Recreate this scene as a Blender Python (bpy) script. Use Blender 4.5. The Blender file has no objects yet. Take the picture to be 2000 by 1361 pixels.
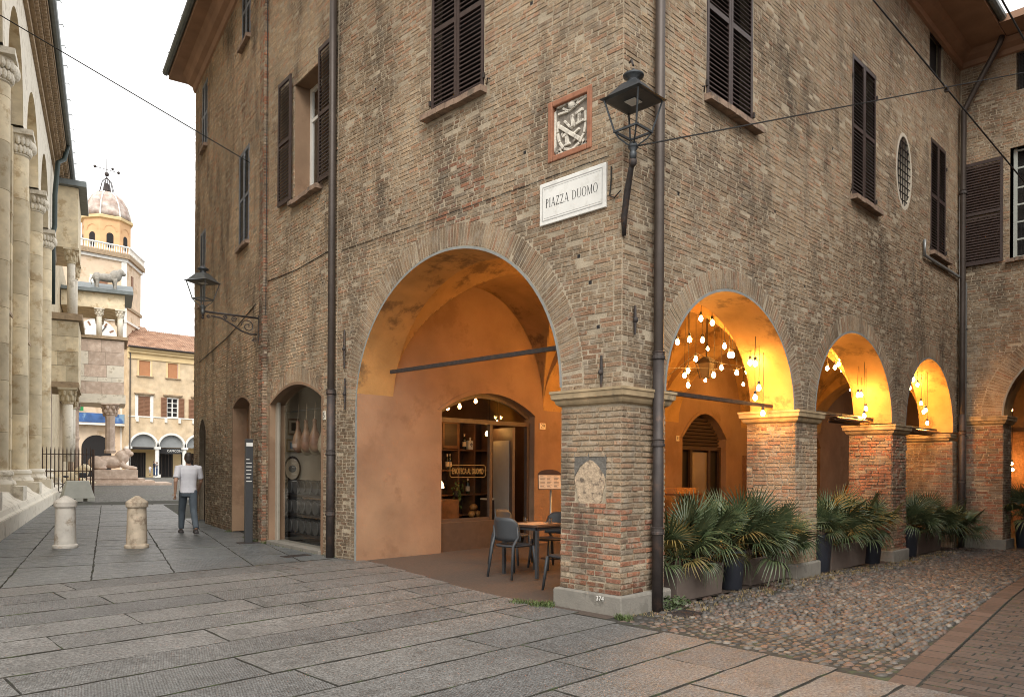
import bpy, bmesh, math, random
from math import sin, cos, pi, radians, sqrt
from mathutils import Vector, Matrix
from mathutils.geometry import tessellate_polygon
random.seed(7)
R = random.uniform
scene = bpy.context.scene
C = bpy.context.collection

# ------------------------------------------------------------ camera
HALF = sqrt(.5)
CAMX, CAMY, EYE = -6.714, -5.024, 1.6
cam_data = bpy.data.cameras.new('camera')
cam = bpy.data.objects.new('camera', cam_data); C.objects.link(cam)
cam_data.sensor_width = 36.0
cam_data.lens = 26.64
cam_data.shift_y = .11725
cam_data.clip_start = .1
cam_data.clip_end = 2000
cam.matrix_world = (Matrix.Translation((CAMX, CAMY, EYE)) @ Matrix.Rotation(radians(-45), 4, 'Z')
                    @ Matrix.Rotation(radians(90), 4, 'X') @ Matrix.Rotation(radians(.35), 4, 'Z'))
scene.camera = cam

# ------------------------------------------------------------ overcast sky, weak broad sun, exposure
world = bpy.data.worlds.new('World'); scene.world = world; world.use_nodes = True
wn = world.node_tree; wn.nodes.clear()
sky = wn.nodes.new('ShaderNodeTexSky'); sky.sky_type = 'NISHITA'; sky.sun_disc = False
sky.sun_elevation = radians(38); sky.sun_rotation = radians(250); sky.dust_density = 4
cloud = wn.nodes.new('ShaderNodeMix'); cloud.data_type = 'RGBA'
cloud.inputs[0].default_value = .9
cloud.inputs[7].default_value = (10.0, 9.88, 9.68, 1)
bg = wn.nodes.new('ShaderNodeBackground'); bg.inputs[1].default_value = .1
wo = wn.nodes.new('ShaderNodeOutputWorld')
wn.links.new(sky.outputs[0], cloud.inputs[6]); wn.links.new(cloud.outputs[2], bg.inputs[0]); wn.links.new(bg.outputs[0], wo.inputs[0])
sun_data = bpy.data.lights.new('sun', 'SUN'); sun_data.energy = 1.5; sun_data.angle = radians(35); sun_data.color = (1, .95, .88)
sun = bpy.data.objects.new('sun', sun_data); C.objects.link(sun)
sun.rotation_euler = Vector((.50, .60, -.80)).to_track_quat('-Z', 'Y').to_euler()
vs = scene.view_settings
vs.view_transform = 'Standard'; vs.look = 'None'; vs.gamma = 1; vs.use_curve_mapping = False
vs.exposure = .93
scene.render.engine = 'CYCLES'
cy = scene.cycles
cy.use_denoising = True; cy.max_bounces = 8; cy.diffuse_bounces = 4; cy.glossy_bounces = 3; cy.transmission_bounces = 4
cy.transparent_max_bounces = 12; cy.sample_clamp_indirect = 6; cy.caustics_reflective = False; cy.caustics_refractive = False
cy.use_light_tree = True; cy.filter_width = 1.0

# ------------------------------------------------------------ mesh helpers
def lerp(a, b, t): return a + (b - a) * t
def sstep(t):
    t = max(0., min(1., t)); return t * t * (3 - 2 * t)
def gz(x, y):
    return .135 * sstep((y - .6) / 4.6) - .1 * sstep((x - 4) / 5) * sstep((4 - y) / 4)

class MB:
    def __init__(s): s.v = []; s.f = []; s.c = []; s.col = None
    def add(s, vs, fs):
        o = len(s.v); s.v.extend([tuple(p) for p in vs])
        for f in fs: s.f.append(tuple(i + o for i in f)); s.c.append(s.col)
        return s
    def hexa(s, p):
        return s.add(p, [(0, 3, 2, 1), (4, 5, 6, 7), (0, 1, 5, 4), (1, 2, 6, 5), (2, 3, 7, 6), (3, 0, 4, 7)])
    def box(s, x0, x1, y0, y1, z0, z1):
        return s.hexa([(x0, y0, z0), (x1, y0, z0), (x1, y1, z0), (x0, y1, z0), (x0, y0, z1), (x1, y0, z1), (x1, y1, z1), (x0, y1, z1)])
    def cbox(s, c, d, rz=0, rx=0, ry=0):
        m = Matrix.Rotation(rz, 3, 'Z') @ Matrix.Rotation(ry, 3, 'Y') @ Matrix.Rotation(rx, 3, 'X')
        a, b, e = d[0] / 2, d[1] / 2, d[2] / 2
        q = [(-a, -b, -e), (a, -b, -e), (a, b, -e), (-a, b, -e), (-a, -b, e), (a, -b, e), (a, b, e), (-a, b, e)]
        return s.hexa([tuple(Vector(c) + m @ Vector(k)) for k in q])
    def frus(s, c0, a0, b0, c1, a1, b1):
        x, y, z = c0; X, Y, Z = c1
        return s.hexa([(x - a0, y - b0, z), (x + a0, y - b0, z), (x + a0, y + b0, z), (x - a0, y + b0, z),
                       (X - a1, Y - b1, Z), (X + a1, Y - b1, Z), (X + a1, Y + b1, Z), (X - a1, Y + b1, Z)])
    def prism(s, poly, vec):
        n = len(poly); v = Vector(vec)
        vs = [tuple(p) for p in poly] + [tuple(Vector(p) + v) for p in poly]
        return s.add(vs, [tuple(range(n))[::-1], tuple(range(n, 2 * n))] + [(i, (i + 1) % n, n + (i + 1) % n, n + i) for i in range(n)])
    def lathe(s, prof, cx=0, cy=0, n=16, cz=0, a0=0, a1=2 * pi, ph=0):
        full = abs(a1 - a0 - 2 * pi) < 1e-6; k = n if full else n + 1
        vs = []; fs = []
        for r, z in prof:
            for i in range(k):
                a = a0 + (a1 - a0) * i / n + ph
                vs.append((cx + r * cos(a), cy + r * sin(a), cz + z))
        for j in range(len(prof) - 1):
            for i in range(n):
                i2 = (i + 1) % k
                fs.append((j * k + i, j * k + i2, (j + 1) * k + i2, (j + 1) * k + i))
        if full:
            fs.append(tuple(range(k))[::-1]); fs.append(tuple(range((len(prof) - 1) * k, len(prof) * k)))
        return s.add(vs, fs)
    def tube(s, pts, r, n=8):
        P = [Vector(p) for p in pts]; m = len(P)
        rs = r if isinstance(r, (list, tuple)) else [r] * m
        vs = []; up = Vector((0, 0, 1)); prev = None
        for i in range(m):
            t = (P[min(i + 1, m - 1)] - P[max(i - 1, 0)])
            if t.length < 1e-9: t = Vector((0, 0, 1))
            t.normalize()
            if prev is None:
                a = up.cross(t) if abs(t.z) < .95 else Vector((1, 0, 0)).cross(t)
            else:
                a = prev - t * prev.dot(t)
            a.normalize(); prev = a; b = t.cross(a)
            for k in range(n):
                q = 2 * pi * k / n
                vs.append(tuple(P[i] + (a * cos(q) + b * sin(q)) * rs[i]))
        fs = [(i * n + k, i * n + (k + 1) % n, (i + 1) * n + (k + 1) % n, (i + 1) * n + k) for i in range(m - 1) for k in range(n)]
        fs += [tuple(range(n))[::-1], tuple(range((m - 1) * n, m * n))]
        return s.add(vs, fs)
    def ell(s, c, r, n=12, m=8, rot=None):
        if not isinstance(r, (list, tuple)): r = (r, r, r)
        vs = []; M3 = rot or Matrix.Identity(3)
        for j in range(1, m):
            p = pi * j / m
            for i in range(n):
                a = 2 * pi * i / n
                vs.append(tuple(Vector(c) + M3 @ Vector((r[0] * sin(p) * cos(a), r[1] * sin(p) * sin(a), r[2] * cos(p)))))
        vs.append(tuple(Vector(c) + M3 @ Vector((0, 0, r[2])))); vs.append(tuple(Vector(c) + M3 @ Vector((0, 0, -r[2]))))
        T = len(vs) - 2
        fs = [(j * n + i, (j + 1) * n + i, (j + 1) * n + (i + 1) % n, j * n + (i + 1) % n) for j in range(m - 2) for i in range(n)]
        fs += [(T, i, (i + 1) % n) for i in range(n)] + [(T + 1, (m - 2) * n + (i + 1) % n, (m - 2) * n + i) for i in range(n)]
        return s.add(vs, fs)
    def loft(s, rings):
        n = len(rings[0]); vs = [p for r in rings for p in r]
        fs = [(j * n + i, j * n + (i + 1) % n, (j + 1) * n + (i + 1) % n, (j + 1) * n + i) for j in range(len(rings) - 1) for i in range(n)]
        fs += [tuple(range(n))[::-1], tuple(range((len(rings) - 1) * n, len(rings) * n))]
        return s.add(vs, fs)
    def poly(s, outer, holes=(), depth=None):
        loops = [[Vector(p) for p in outer]] + [[Vector(p) for p in h] for h in holes]
        tri = tessellate_polygon(loops)
        return s.add([p for l in loops for p in l], [tuple(t) for t in tri])
    def mesh(s, name, mat=None, smooth=False):
        me = bpy.data.meshes.new(name)
        me.from_pydata(s.v, [], s.f)
        if mat: me.materials.append(mat)
        if any(c is not None for c in s.c):
            at = me.color_attributes.new('col', 'FLOAT_COLOR', 'CORNER'); buf = []
            for f, c in zip(s.f, s.c): buf.extend(list(c or (1, 1, 1)) [:3] * 1 and ([c[0], c[1], c[2], 1.] if c else [1., 1., 1., 1.]) * len(f))
            at.data.foreach_set('color', buf)
        if smooth: me.polygons.foreach_set('use_smooth', [True] * len(me.polygons))
        me.update()
        return me
    def build(s, name, mat, parent=None, smooth=False, bevel=0, loc=None, rz=0, kind=None, label=None, angle=None):
        me = s.mesh(name, mat, smooth)
        if angle is not None:
            me.polygons.foreach_set('use_smooth', [True] * len(me.polygons))
            me.set_sharp_from_angle(angle=radians(angle))
        return place(name, me, parent, loc, rz, bevel, kind, label)

def place(name, me, parent=None, loc=None, rz=0, bevel=0, kind=None, label=None):
    o = bpy.data.objects.new(name, me); C.objects.link(o)
    if parent: o.parent = parent
    if loc is not None: o.location = loc
    if rz: o.rotation_euler = (0, 0, rz)
    if bevel:
        b = o.modifiers.new('bevel', 'BEVEL'); b.width = bevel; b.segments = 2; b.limit_method = 'ANGLE'; b.angle_limit = radians(40)
    if kind: o['kind'] = kind
    if label: o['label'] = label
    return o
def thing(name, label, cat, loc=(0, 0, 0), rz=0, group=None):
    o = bpy.data.objects.new(name, None); C.objects.link(o); o.empty_display_size = .2
    o.location = loc; o.rotation_euler = (0, 0, rz)
    return tag(o, label, cat, group)
def tag(o, label, cat, group=None):
    o['label'] = label; o['category'] = cat
    if group: o['group'] = group
    return o
def struct(o): o['kind'] = 'structure'; return o
def copy_tree(o, parent=None):
    c = o.copy(); C.objects.link(c); c.parent = parent
    for ch in list(o.children): copy_tree(ch, c)
    return c
def remesh(mb, name, mat, parent=None, voxel=.02, smooth_it=4, loc=None, rz=0, label=None):
    me = mb.mesh(name, mat)
    t = bpy.data.objects.new('tmp', me); C.objects.link(t)
    m = t.modifiers.new('r', 'REMESH'); m.mode = 'VOXEL'; m.voxel_size = voxel; m.use_smooth_shade = True
    k = t.modifiers.new('s', 'SMOOTH'); k.iterations = smooth_it; k.factor = .5
    dg = bpy.context.evaluated_depsgraph_get()
    me2 = bpy.data.meshes.new_from_object(t.evaluated_get(dg)); me2.name = name
    bpy.data.objects.remove(t); bpy.data.meshes.remove(me)
    me2.materials.clear(); me2.materials.append(mat)
    return place(name, me2, parent, loc, rz, label=label)
def text_mesh(name, txt, size, mat, ext=.001, sx=1.):
    cu = bpy.data.curves.new(name, 'FONT'); cu.body = txt; cu.size = size; cu.align_x = 'CENTER'; cu.align_y = 'CENTER'; cu.extrude = ext
    t = bpy.data.objects.new('tmp', cu); C.objects.link(t); t.scale = (sx, 1, 1)
    dg = bpy.context.evaluated_depsgraph_get()
    me = bpy.data.meshes.new_from_object(t.evaluated_get(dg)); me.name = name
    bpy.data.objects.remove(t); bpy.data.curves.remove(cu)
    for v in me.vertices: v.co.x *= sx
    me.materials.clear(); me.materials.append(mat)
    return me

# ------------------------------------------------------------ materials
def nd(nt, typ, **kw):
    n = nt.nodes.new('ShaderNode' + typ)
    for k, v in kw.items():
        if k.startswith('i'):
            i = int(k[1:])
            if hasattr(v, 'is_linked') or isinstance(v, bpy.types.NodeSocket): nt.links.new(v, n.inputs[i])
            else: n.inputs[i].default_value = v
        else: setattr(n, k, v)
    return n
def newmat(name):
    m = bpy.data.materials.new(name); m.use_nodes = True
    nt = m.node_tree; b = nt.nodes['Principled BSDF']
    return m, nt, b
def rgba(c): return (c[0], c[1], c[2], 1)
def noise(nt, vec, scale, detail=4, rough=.55, dist=0):
    n = nd(nt, 'TexNoise'); n.inputs['Scale'].default_value = scale; n.inputs['Detail'].default_value = detail
    n.inputs['Roughness'].default_value = rough; n.inputs['Distortion'].default_value = dist
    if vec is not None: nt.links.new(vec, n.inputs['Vector'])
    return n.outputs[0]
def rng(nt, val, a, b, c, d):
    n = nd(nt, 'MapRange'); n.inputs[1].default_value = a; n.inputs[2].default_value = b; n.inputs[3].default_value = c; n.inputs[4].default_value = d
    nt.links.new(val, n.inputs[0]); return n.outputs[0]
def mixc(nt, fac, a, b, mode='MIX'):
    n = nd(nt, 'Mix', data_type='RGBA', blend_type=mode)
    for i, v in ((0, fac), (6, a), (7, b)):
        if isinstance(v, bpy.types.NodeSocket): nt.links.new(v, n.inputs[i])
        else: n.inputs[i].default_value = v if i == 0 else rgba(v)
    return n.outputs[2]
def mulv(nt, col, val):
    n = nd(nt, 'VectorMath', operation='SCALE'); nt.links.new(col, n.inputs[0]); nt.links.new(val, n.inputs[3]); return n.outputs[0]
def bump(nt, b, h, strength, dist, prev=None):
    n = nd(nt, 'Bump'); n.inputs['Strength'].default_value = strength; n.inputs['Distance'].default_value = dist
    nt.links.new(h, n.inputs['Height'])
    if prev is not None: nt.links.new(prev, n.inputs['Normal'])
    nt.links.new(n.outputs[0], b.inputs['Normal']); return n.outputs[0]
def pos(nt, obj=False):
    if obj: return nd(nt, 'TexCoord').outputs['Object']
    return nd(nt, 'NewGeometry').outputs['Position']
def simple(name, col, rough=.7, var=.25, scale=6, bmp=.2, bscale=60, metal=0, obj=False, spots=None, rand=0, spec=None, attr=False, col2=None, bdist=.004, spot_scale=3, detail=5):
    m, nt, b = newmat(name)
    p = pos(nt, obj)
    n1 = noise(nt, p, scale, detail)
    if attr: base = nd(nt, 'Attribute', attribute_name='col').outputs[0]
    else: base = nd(nt, 'RGB').outputs[0]; base.node.outputs[0].default_value = rgba(col)
    if col2: base = mixc(nt, rng(nt, noise(nt, p, scale * .6, 6), .35, .65, 0, 1), base, col2)
    c = mulv(nt, base, rng(nt, n1, .25, .75, 1 - var, 1 + var))
    if spots: c = mixc(nt, rng(nt, noise(nt, p, spot_scale, 8, .68), .53, .62, 0, .82), c, spots)
    if rand:
        oi = nd(nt, 'ObjectInfo'); c = mulv(nt, c, rng(nt, oi.outputs['Random'], 0, 1, 1 - rand, 1 + rand))
    nt.links.new(c, b.inputs['Base Color'])
    b.inputs['Roughness'].default_value = rough; b.inputs['Metallic'].default_value = metal
    if spec is not None: b.inputs['Specular IOR Level'].default_value = spec
    if bmp: bump(nt, b, noise(nt, p, bscale, 5), bmp, bdist)
    return m
def brick_mat(name, src, dirt=(.055, .045, .037)):
    m, nt, b = newmat(name); p = pos(nt)
    base = nd(nt, 'ObjectInfo').outputs['Color'] if src == 'obj' else nd(nt, 'Attribute', attribute_name='col').outputs[0]
    fine = noise(nt, p, 55, 6, .65)
    c = mulv(nt, base, rng(nt, fine, .3, .7, .55, 1.42))
    smear = rng(nt, noise(nt, p, 7, 7, .68), .50, .62, 0, .75)
    c = mixc(nt, smear, c, (.36, .305, .235))
    speck = rng(nt, noise(nt, p, 130, 3, .7), .60, .68, 0, .55)
    c = mixc(nt, speck, c, (.48, .405, .30))
    st = nd(nt, 'VectorMath', operation='MULTIPLY', i0=p, i1=(1.3, 1.3, .45)).outputs[0]
    grime = rng(nt, noise(nt, st, 1.1, 8, .66), .47, .68, 0, .80)
    c = mixc(nt, grime, c, dirt)
    big = rng(nt, noise(nt, p, .45, 4), .3, .7, .76, 1.22)
    c = mulv(nt, c, big)
    nt.links.new(c, b.inputs['Base Color']); b.inputs['Roughness'].default_value = .92; b.inputs['Specular IOR Level'].default_value = .2
    k = bump(nt, b, noise(nt, p, 42, 7, .7), .75, .016)
    bump(nt, b, noise(nt, p, 160, 4, .6), .5, .004, k)
    return m
BRICK = brick_mat('brick_clay', 'attr'); BRICKO = brick_mat('brick_clay_piece', 'obj')
def mortar_mat():
    m, nt, b = newmat('lime_mortar'); p = pos(nt)
    c = mixc(nt, rng(nt, noise(nt, p, 3, 7, .65), .4, .65, 0, 1), (.43, .36, .265), (.28, .232, .168))
    c = mulv(nt, c, rng(nt, noise(nt, p, 90, 4), .25, .75, .7, 1.3))
    nt.links.new(c, b.inputs['Base Color']); b.inputs['Roughness'].default_value = .95; b.inputs['Specular IOR Level'].default_value = .15
    bump(nt, b, noise(nt, p, 70, 6, .7), .7, .012)
    return m
MORTAR = mortar_mat()
PEACH = simple('peach_plaster', (.275, .182, .113), .85, .22, 1.3, .4, 14, spots=(.20, .122, .072), spot_scale=1.1, bdist=.012, col2=(.235, .143, .088), detail=9)
OCHRE = simple('ochre_vault_plaster', (.38, .235, .09), .9, .25, 2.2, .5, 22, spots=(.13, .082, .04), spot_scale=1.5, bdist=.01)
RIM = simple('grey_arch_rim', (.24, .245, .23), .9, .2, 8, .3, 50)
IMPOST = simple('weathered_ochre_stone', (.36, .27, .16), .85, .3, 5, .4, 35, spots=(.16, .13, .09))
CONC = simple('worn_concrete', (.21, .195, .168), .92, .25, 4, .6, 45, spots=(.14, .13, .11), spot_scale=4, bdist=.008)
SHUT = simple('dark_brown_shutter_paint', (.052, .034, .030), .5, .25, 9, .25, 40)
SHUTIN = simple('painted_unlit_depth', (.012, .010, .010), .8, .1, 5, 0)  # near-black colour stands in for the unlit depth of openings
IRON = simple('old_iron', (.045, .038, .036), .6, .35, 20, .3, 80, metal=.3, spots=(.09, .05, .03), spot_scale=9)
LANT = simple('slate_lantern_paint', (.05, .056, .062), .45, .25, 15, .15, 60, metal=.4)
PIPE = simple('brown_pipe_paint', (.072, .057, .048), .5, .2, 4, .15, 40, metal=.3)
PIPEIRON = simple('cast_iron_pipe', (.052, .043, .040), .6, .3, 7, .3, 60, metal=.3, spots=(.10, .065, .05), spot_scale=5)
ZINC = simple('zinc_pipe', (.26, .27, .27), .45, .2, 5, .1, 40, metal=.6)
GUTTER = simple('slate_gutter', (.15, .17, .17), .5, .25, 4, .15, 40, metal=.3)
SILL = simple('sill_brick', (.26, .18, .13), .9, .35, 8, .6, 40, spots=(.1, .08, .06), spot_scale=6, bdist=.01)
EAVE = simple('brown_eave_plaster', (.33, .195, .125), .85, .2, 2, .2, 20)
TERRA = simple('terracotta_moulding', (.29, .125, .07), .85, .25, 12, .4, 60)
RELIEF = simple('pale_relief_stone', (.60, .56, .48), .9, .25, 20, .5, 60, spots=(.16, .135, .11), spot_scale=9)
RELIEFBACK = simple('dark_relief_ground', (.20, .175, .145), .95, .4, 25, .5, 60)  # panel behind the carving in a darker tone
MARBLE = simple('white_marble_sign', (.74, .735, .70), .45, .06, 4, .03, 30, spots=(.62, .61, .57), spot_scale=5)
INK = simple('black_sign_paint', (.02, .02, .02), .7, .1, 10, 0)
BLACK = simple('black_plastic', (.022, .024, .028), .5, .2, 10, .06, 70)
CHAIR = simple('anthracite_polypropylene', (.045, .05, .056), .5, .1, 8, .05, 90)
TABLE = simple('dark_tabletop', (.075, .045, .032), .5, .2, 7, .08, 60)
PAPER = simple('straw_paper', (.50, .34, .20), .8, .1, 10, .05, 60)
MENU = simple('menu_paper', (.62, .50, .36), .7, .05, 10, 0)
PLANTER = simple('taupe_planter', (.135, .105, .088), .75, .15, 5, .15, 60)
POT = simple('blue_black_pot', (.022, .025, .034), .45, .2, 6, .05, 50)
SOIL = simple('potting_soil', (.03, .022, .016), 1, .4, 30, .8, 60)
WIRE = simple('black_cable', (.012, .012, .012), .7, .1, 10, 0)
WOOD = simple('brown_cabinet_wood', (.15, .07, .032), .45, .3, 7, .15, 30)
DARKWOOD = simple('dark_stained_wood', (.04, .022, .014), .45, .3, 7, .15, 30)
FRAME = simple('brown_joinery', (.075, .052, .040), .5, .2, 8, .1, 40)
WHITE = simple('white_paint', (.72, .71, .67), .6, .08, 6, .08, 40)
GREYPANEL = simple('grey_door_panel', (.32, .31, .28), .6, .1, 4, .05, 40)
CREAM = simple('cream_room_plaster', (.52, .46, .37), .85, .1, 3, .1, 30)
def glass_mat(name, tint=(1, 1, 1), refl=.10):
    m, nt, b = newmat(name)
    nt.nodes.remove(b); out = nt.nodes['Material Output']
    t = nd(nt, 'BsdfTransparent', i0=rgba(tint)); g = nd(nt, 'BsdfGlossy'); g.inputs['Roughness'].default_value = .02
    lw = nd(nt, 'LayerWeight'); lw.inputs[0].default_value = .5
    pw = nd(nt, 'Math', operation='POWER'); nt.links.new(lw.outputs[1], pw.inputs[0]); pw.inputs[1].default_value = 4.
    x = nd(nt, 'MixShader'); nt.links.new(rng(nt, pw.outputs[0], 0, 1, refl * .35, .9), x.inputs[0]); nt.links.new(t.outputs[0], x.inputs[1]); nt.links.new(g.outputs[0], x.inputs[2])
    nt.links.new(x.outputs[0], out.inputs[0]); return m
GLASS = glass_mat('window_glass', (.92, .92, .9))
def emit(name, col, s):
    m, nt, b = newmat(name); b.inputs['Base Color'].default_value = rgba(col); b.inputs['Emission Color'].default_value = rgba(col); b.inputs['Emission Strength'].default_value = s; return m
BULB = emit('glowing_filament_bulb', (1., .44, .095), 250)
BULBDIM = emit('shop_bulb', (1., .48, .13), 26)
NEON = emit('amber_sign_tube', (1., .45, .10), .13); NEON.node_tree.nodes['Principled BSDF'].inputs['Base Color'].default_value = (.05, .025, .01, 1)
SHADE = emit('lit_lamp_shade', (1., .62, .30), 3.)

# ------------------------------------------------------------ brickwork
from mathutils import noise as vnoise
def frame(O, U, N):
    O = Vector(O); U = Vector(U); N = Vector(N); Zv = Vector((0, 0, 1))
    flip = U.cross(Zv).dot(N) < 0
    def F(u, z, d=0.): return tuple(O + U * u + Zv * z + N * d)
    F.flip = flip; F.U = U; F.N = N; F.O = O
    return F
def add_brick(mb, F, q, d, col, e=.005, j=.003, back=-.03):
    cu = sum(p[0] for p in q) / 4; cz = sum(p[1] for p in q) / 4
    vs = [F(u, z, back) for u, z in q]
    vs += [F(u + R(-j, j), z + R(-j, j), d - e - R(0, .004)) for u, z in q]
    for u, z in q:
        du, dz = cu - u, cz - z; L = sqrt(du * du + dz * dz) or 1
        vs.append(F(u + du / L * e * 1.6, z + dz / L * e * 1.6, d + R(-.002, .002)))
    fs = [(8, 9, 10, 11)]
    for a in (0, 4):
        for i in range(4): fs.append((a + i, a + (i + 1) % 4, a + 4 + (i + 1) % 4, a + 4 + i))
    if F.flip: fs = [f[::-1] for f in fs]
    mb.col = col; mb.add(vs, fs)
PALETTE = [((.315, .225, .150), 30), ((.245, .165, .112), 24), ((.36, .275, .19), 20), ((.335, .165, .105), 13), ((.40, .325, .235), 12), ((.27, .225, .175), 16), ((.17, .115, .085), 10)]
PW = [w for _, w in PALETTE]; MEANB = (.36, .256, .160)
def bcol(red=0., dark=0.):
    if random.random() < red: c = random.choice([(.36, .14, .08), (.40, .17, .10), (.30, .115, .075)])
    else: c = random.choices(PALETTE, PW)[0][0]
    k = R(.90, 1.11) * (1 - dark); m_ = MEANB; w_ = .4 if red < .2 else .8
    return tuple((m_[i] + (c[i] - m_[i]) * w_) * k for i in range(3))
def subtract(iv, a, b):
    out = []
    for p, q in iv:
        if b <= p or a >= q: out.append((p, q))
        else:
            if a > p: out.append((p, a))
            if b < q: out.append((b, q))
    return out
def op_rect(u0, u1, z0, z1): return lambda z: (u0, u1) if z0 < z < z1 else None
def op_arch(uc, a, zs, b, z0=-9, t=0.):
    def f(z):
        if z < z0: return None
        if z <= zs: return (uc - a, uc + a)
        k = (z - zs) / (b + t)
        return None if k >= 1 else (uc - (a + t) * sqrt(1 - k * k), uc + (a + t) * sqrt(1 - k * k))
    return f
def op_ell(uc, zc, a, b):
    def f(z):
        k = (z - zc) / b
        return None if abs(k) >= 1 else (uc - a * sqrt(1 - k * k), uc + a * sqrt(1 - k * k))
    return f
def courses(mb, F, u0, u1, z0, z1, ops=(), pitch=.056, gap=.0115, red=.06, dark=None, collect=None, rough=1., wav=None):
    z = z0; row = 0
    while z < z1 - .02:
        h = pitch - gap
        iv = [(u0, u1)]
        for o in ops:
            r = o(z + h / 2)
            if r: iv = subtract(iv, *r)
        for a, b in iv:
            u = a; first = True
            while u < b - .03:
                L = R(.205, .26) if (random.random() < .6) else R(.095, .13)
                if first and row % 2: L *= .5
                first = False
                e = u + L
                if b - e < .07: e = b
                zz = z + (wav(u) if wav else 0)
                t = R(-.004, .004)
                q = [(u + .004, zz + t), (e - gap * R(.6, 1.1), zz + R(-.003, .003)), (e - gap * R(.6, 1.1), zz + h + R(-.003, .003)), (u + .004, zz + h + t)]
                d = R(.001, .008) * rough
                if random.random() < .05: d -= .012
                dk = dark(u, z) if dark else 0
                nv = vnoise.noise(Vector((u * .55 + F.O.x * 3, z * .55, F.O.y * 5 + 3.1)))
                c = bcol(max(0, red + (.22 * nv if nv > .1 else 0)), dk + .16 * nv)
                if collect is not None and collect(u, e, zz, h, d, c): pass
                else: add_brick(mb, F, q, d, c)
                u = e
        z += pitch; row += 1
def ring(mb, F, uc, a, zs, b, r0, r1, w=.052, z_lo=0., red=.08, layers=1):
    # radial bricks round an elliptical arch
    n = 400; L = 0; pts = []
    for i in range(n + 1):
        th = pi * i / n; pts.append((a * cos(th), b * sin(th), th))
    acc = [0]
    for i in range(n):
        acc.append(acc[-1] + sqrt((pts[i + 1][0] - pts[i][0]) ** 2 + (pts[i + 1][1] - pts[i][1]) ** 2))
    def at(s):
        lo = 0; hi = n
        while hi - lo > 1:
            m = (lo + hi) // 2
            if acc[m] <= s: lo = m
            else: hi = m
        t = (s - acc[lo]) / max(1e-9, acc[hi] - acc[lo]); th = lerp(pts[lo][2], pts[hi][2], t)
        x, z = a * cos(th), b * sin(th); nx, nz = cos(th) / a, sin(th) / b; l = sqrt(nx * nx + nz * nz)
        return x, z, nx / l, nz / l
    s = 0
    while s < acc[-1] - w * .5:
        x0, z0, nx0, nz0 = at(s + .004); x1, z1, nx1, nz1 = at(min(acc[-1], s + w - .007))
        for k in range(layers):
            ra = r0 + (r1 - r0) * k / layers + .004; rb = r0 + (r1 - r0) * (k + 1) / layers - .006 + R(-.01, .012)
            q = [(uc + x0 + nx0 * ra, zs + z0 + nz0 * ra), (uc + x1 + nx1 * ra, zs + z1 + nz1 * ra), (uc + x1 + nx1 * rb, zs + z1 + nz1 * rb), (uc + x0 + nx0 * rb, zs + z0 + nz0 * rb)]
            q = [q[1], q[0], q[3], q[2]]
            add_brick(mb, F, q, R(.0, .005), bcol(red * .6, .10), e=.004)
        s += w
def arch_pts(uc, a, zs, b, n=40, r=0.):
    out = []
    for i in range(n + 1):
        th = pi - pi * i / n
        nx, nz = cos(th) / a, sin(th) / b; l = sqrt(nx * nx + nz * nz)
        out.append((uc + a * cos(th) + nx / l * r, zs + b * sin(th) + nz / l * r))
    return out
def seg_pts(u0, u1, zs, za, n=16):   # shallow segmental head
    uc = (u0 + u1) / 2; a = (u1 - u0) / 2
    return [(u0 + (u1 - u0) * i / n, zs + (za - zs) * (1 - ((u0 + (u1 - u0) * i / n - uc) / a) ** 2)) for i in range(n + 1)]
def op_seg(u0, u1, zs, za, z0=-9, t=0.):
    uc = (u0 + u1) / 2; a = (u1 - u0) / 2
    def f(z):
        if z < z0: return None
        if z <= zs: return (u0 - t, u1 + t)
        k = 1 - (z - zs) / (za - zs)
        return None if k <= 0 else (uc - a * sqrt(k) - t, uc + a * sqrt(k) + t)
    return f
def wall_face(mb, F, outer, holes=(), d=-.0005):
    n0 = len(mb.f)
    mb.poly([F(u, z, d) for u, z in outer], [[F(u, z, d) for u, z in h] for h in holes])
    return mb
def strip(mb, F, pts, d0, d1, close=False):
    n = len(pts); vs = [F(u, z, d0) for u, z in pts] + [F(u, z, d1) for u, z in pts]
    fs = [(i, i + 1, n + i + 1, n + i) for i in range(n - 1)]
    if close: fs.append((n - 1, 0, n, 2 * n - 1))
    mb.add(vs, fs)
def rect(u0, u1, z0, z1): return [(u0, z0), (u1, z0), (u1, z1), (u0, z1)]

# ------------------------------------------------------------ plan of the corner building
FR = frame((0, 0, 0), (1, 0, 0), (0, -1, 0))            # right-hand street front
FL = frame((0, 0, 0), (0, 1, 0), (-1, 0, 0))            # front with the wide arch
A2, A3 = radians(83.8), radians(77.7)
D2 = Vector((cos(A2), sin(A2), 0)); D3 = Vector((cos(A3), sin(A3), 0))
P2 = Vector((0, 5.75, 0)); P3 = Vector((.344, 8.916, 0))
F2 = frame(P2, D2, (-sin(A2), cos(A2), 0)); F3 = frame(P3, D3, (-sin(A3), cos(A3), 0))
WX = 12.7
FW = frame((WX, 0, 0), (0, -1, 0), (-1, 0, 0))          # wing, u runs towards -y
BY = 5.15
FB = frame((0, BY, 0), (1, 0, 0), (0, -1, 0))           # back wall of the portico
TH = .69
ARCH = [(2.55, 1.69, 2.5, 1.45), (6.7, 1.68, 2.5, 1.45), (10.72, 1.55, 2.47, 1.47)]
LARCH = (3.03, 2.13, 2.56, 2.02)
TOP = 11.0

pal = thing('corner_building', 'tall weathered brick corner building over a lamp-lit arcade of orange plaster', 'building')
wing = thing('brick_wing', 'brick wing closing the lane at the right edge of the picture', 'building')

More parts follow.
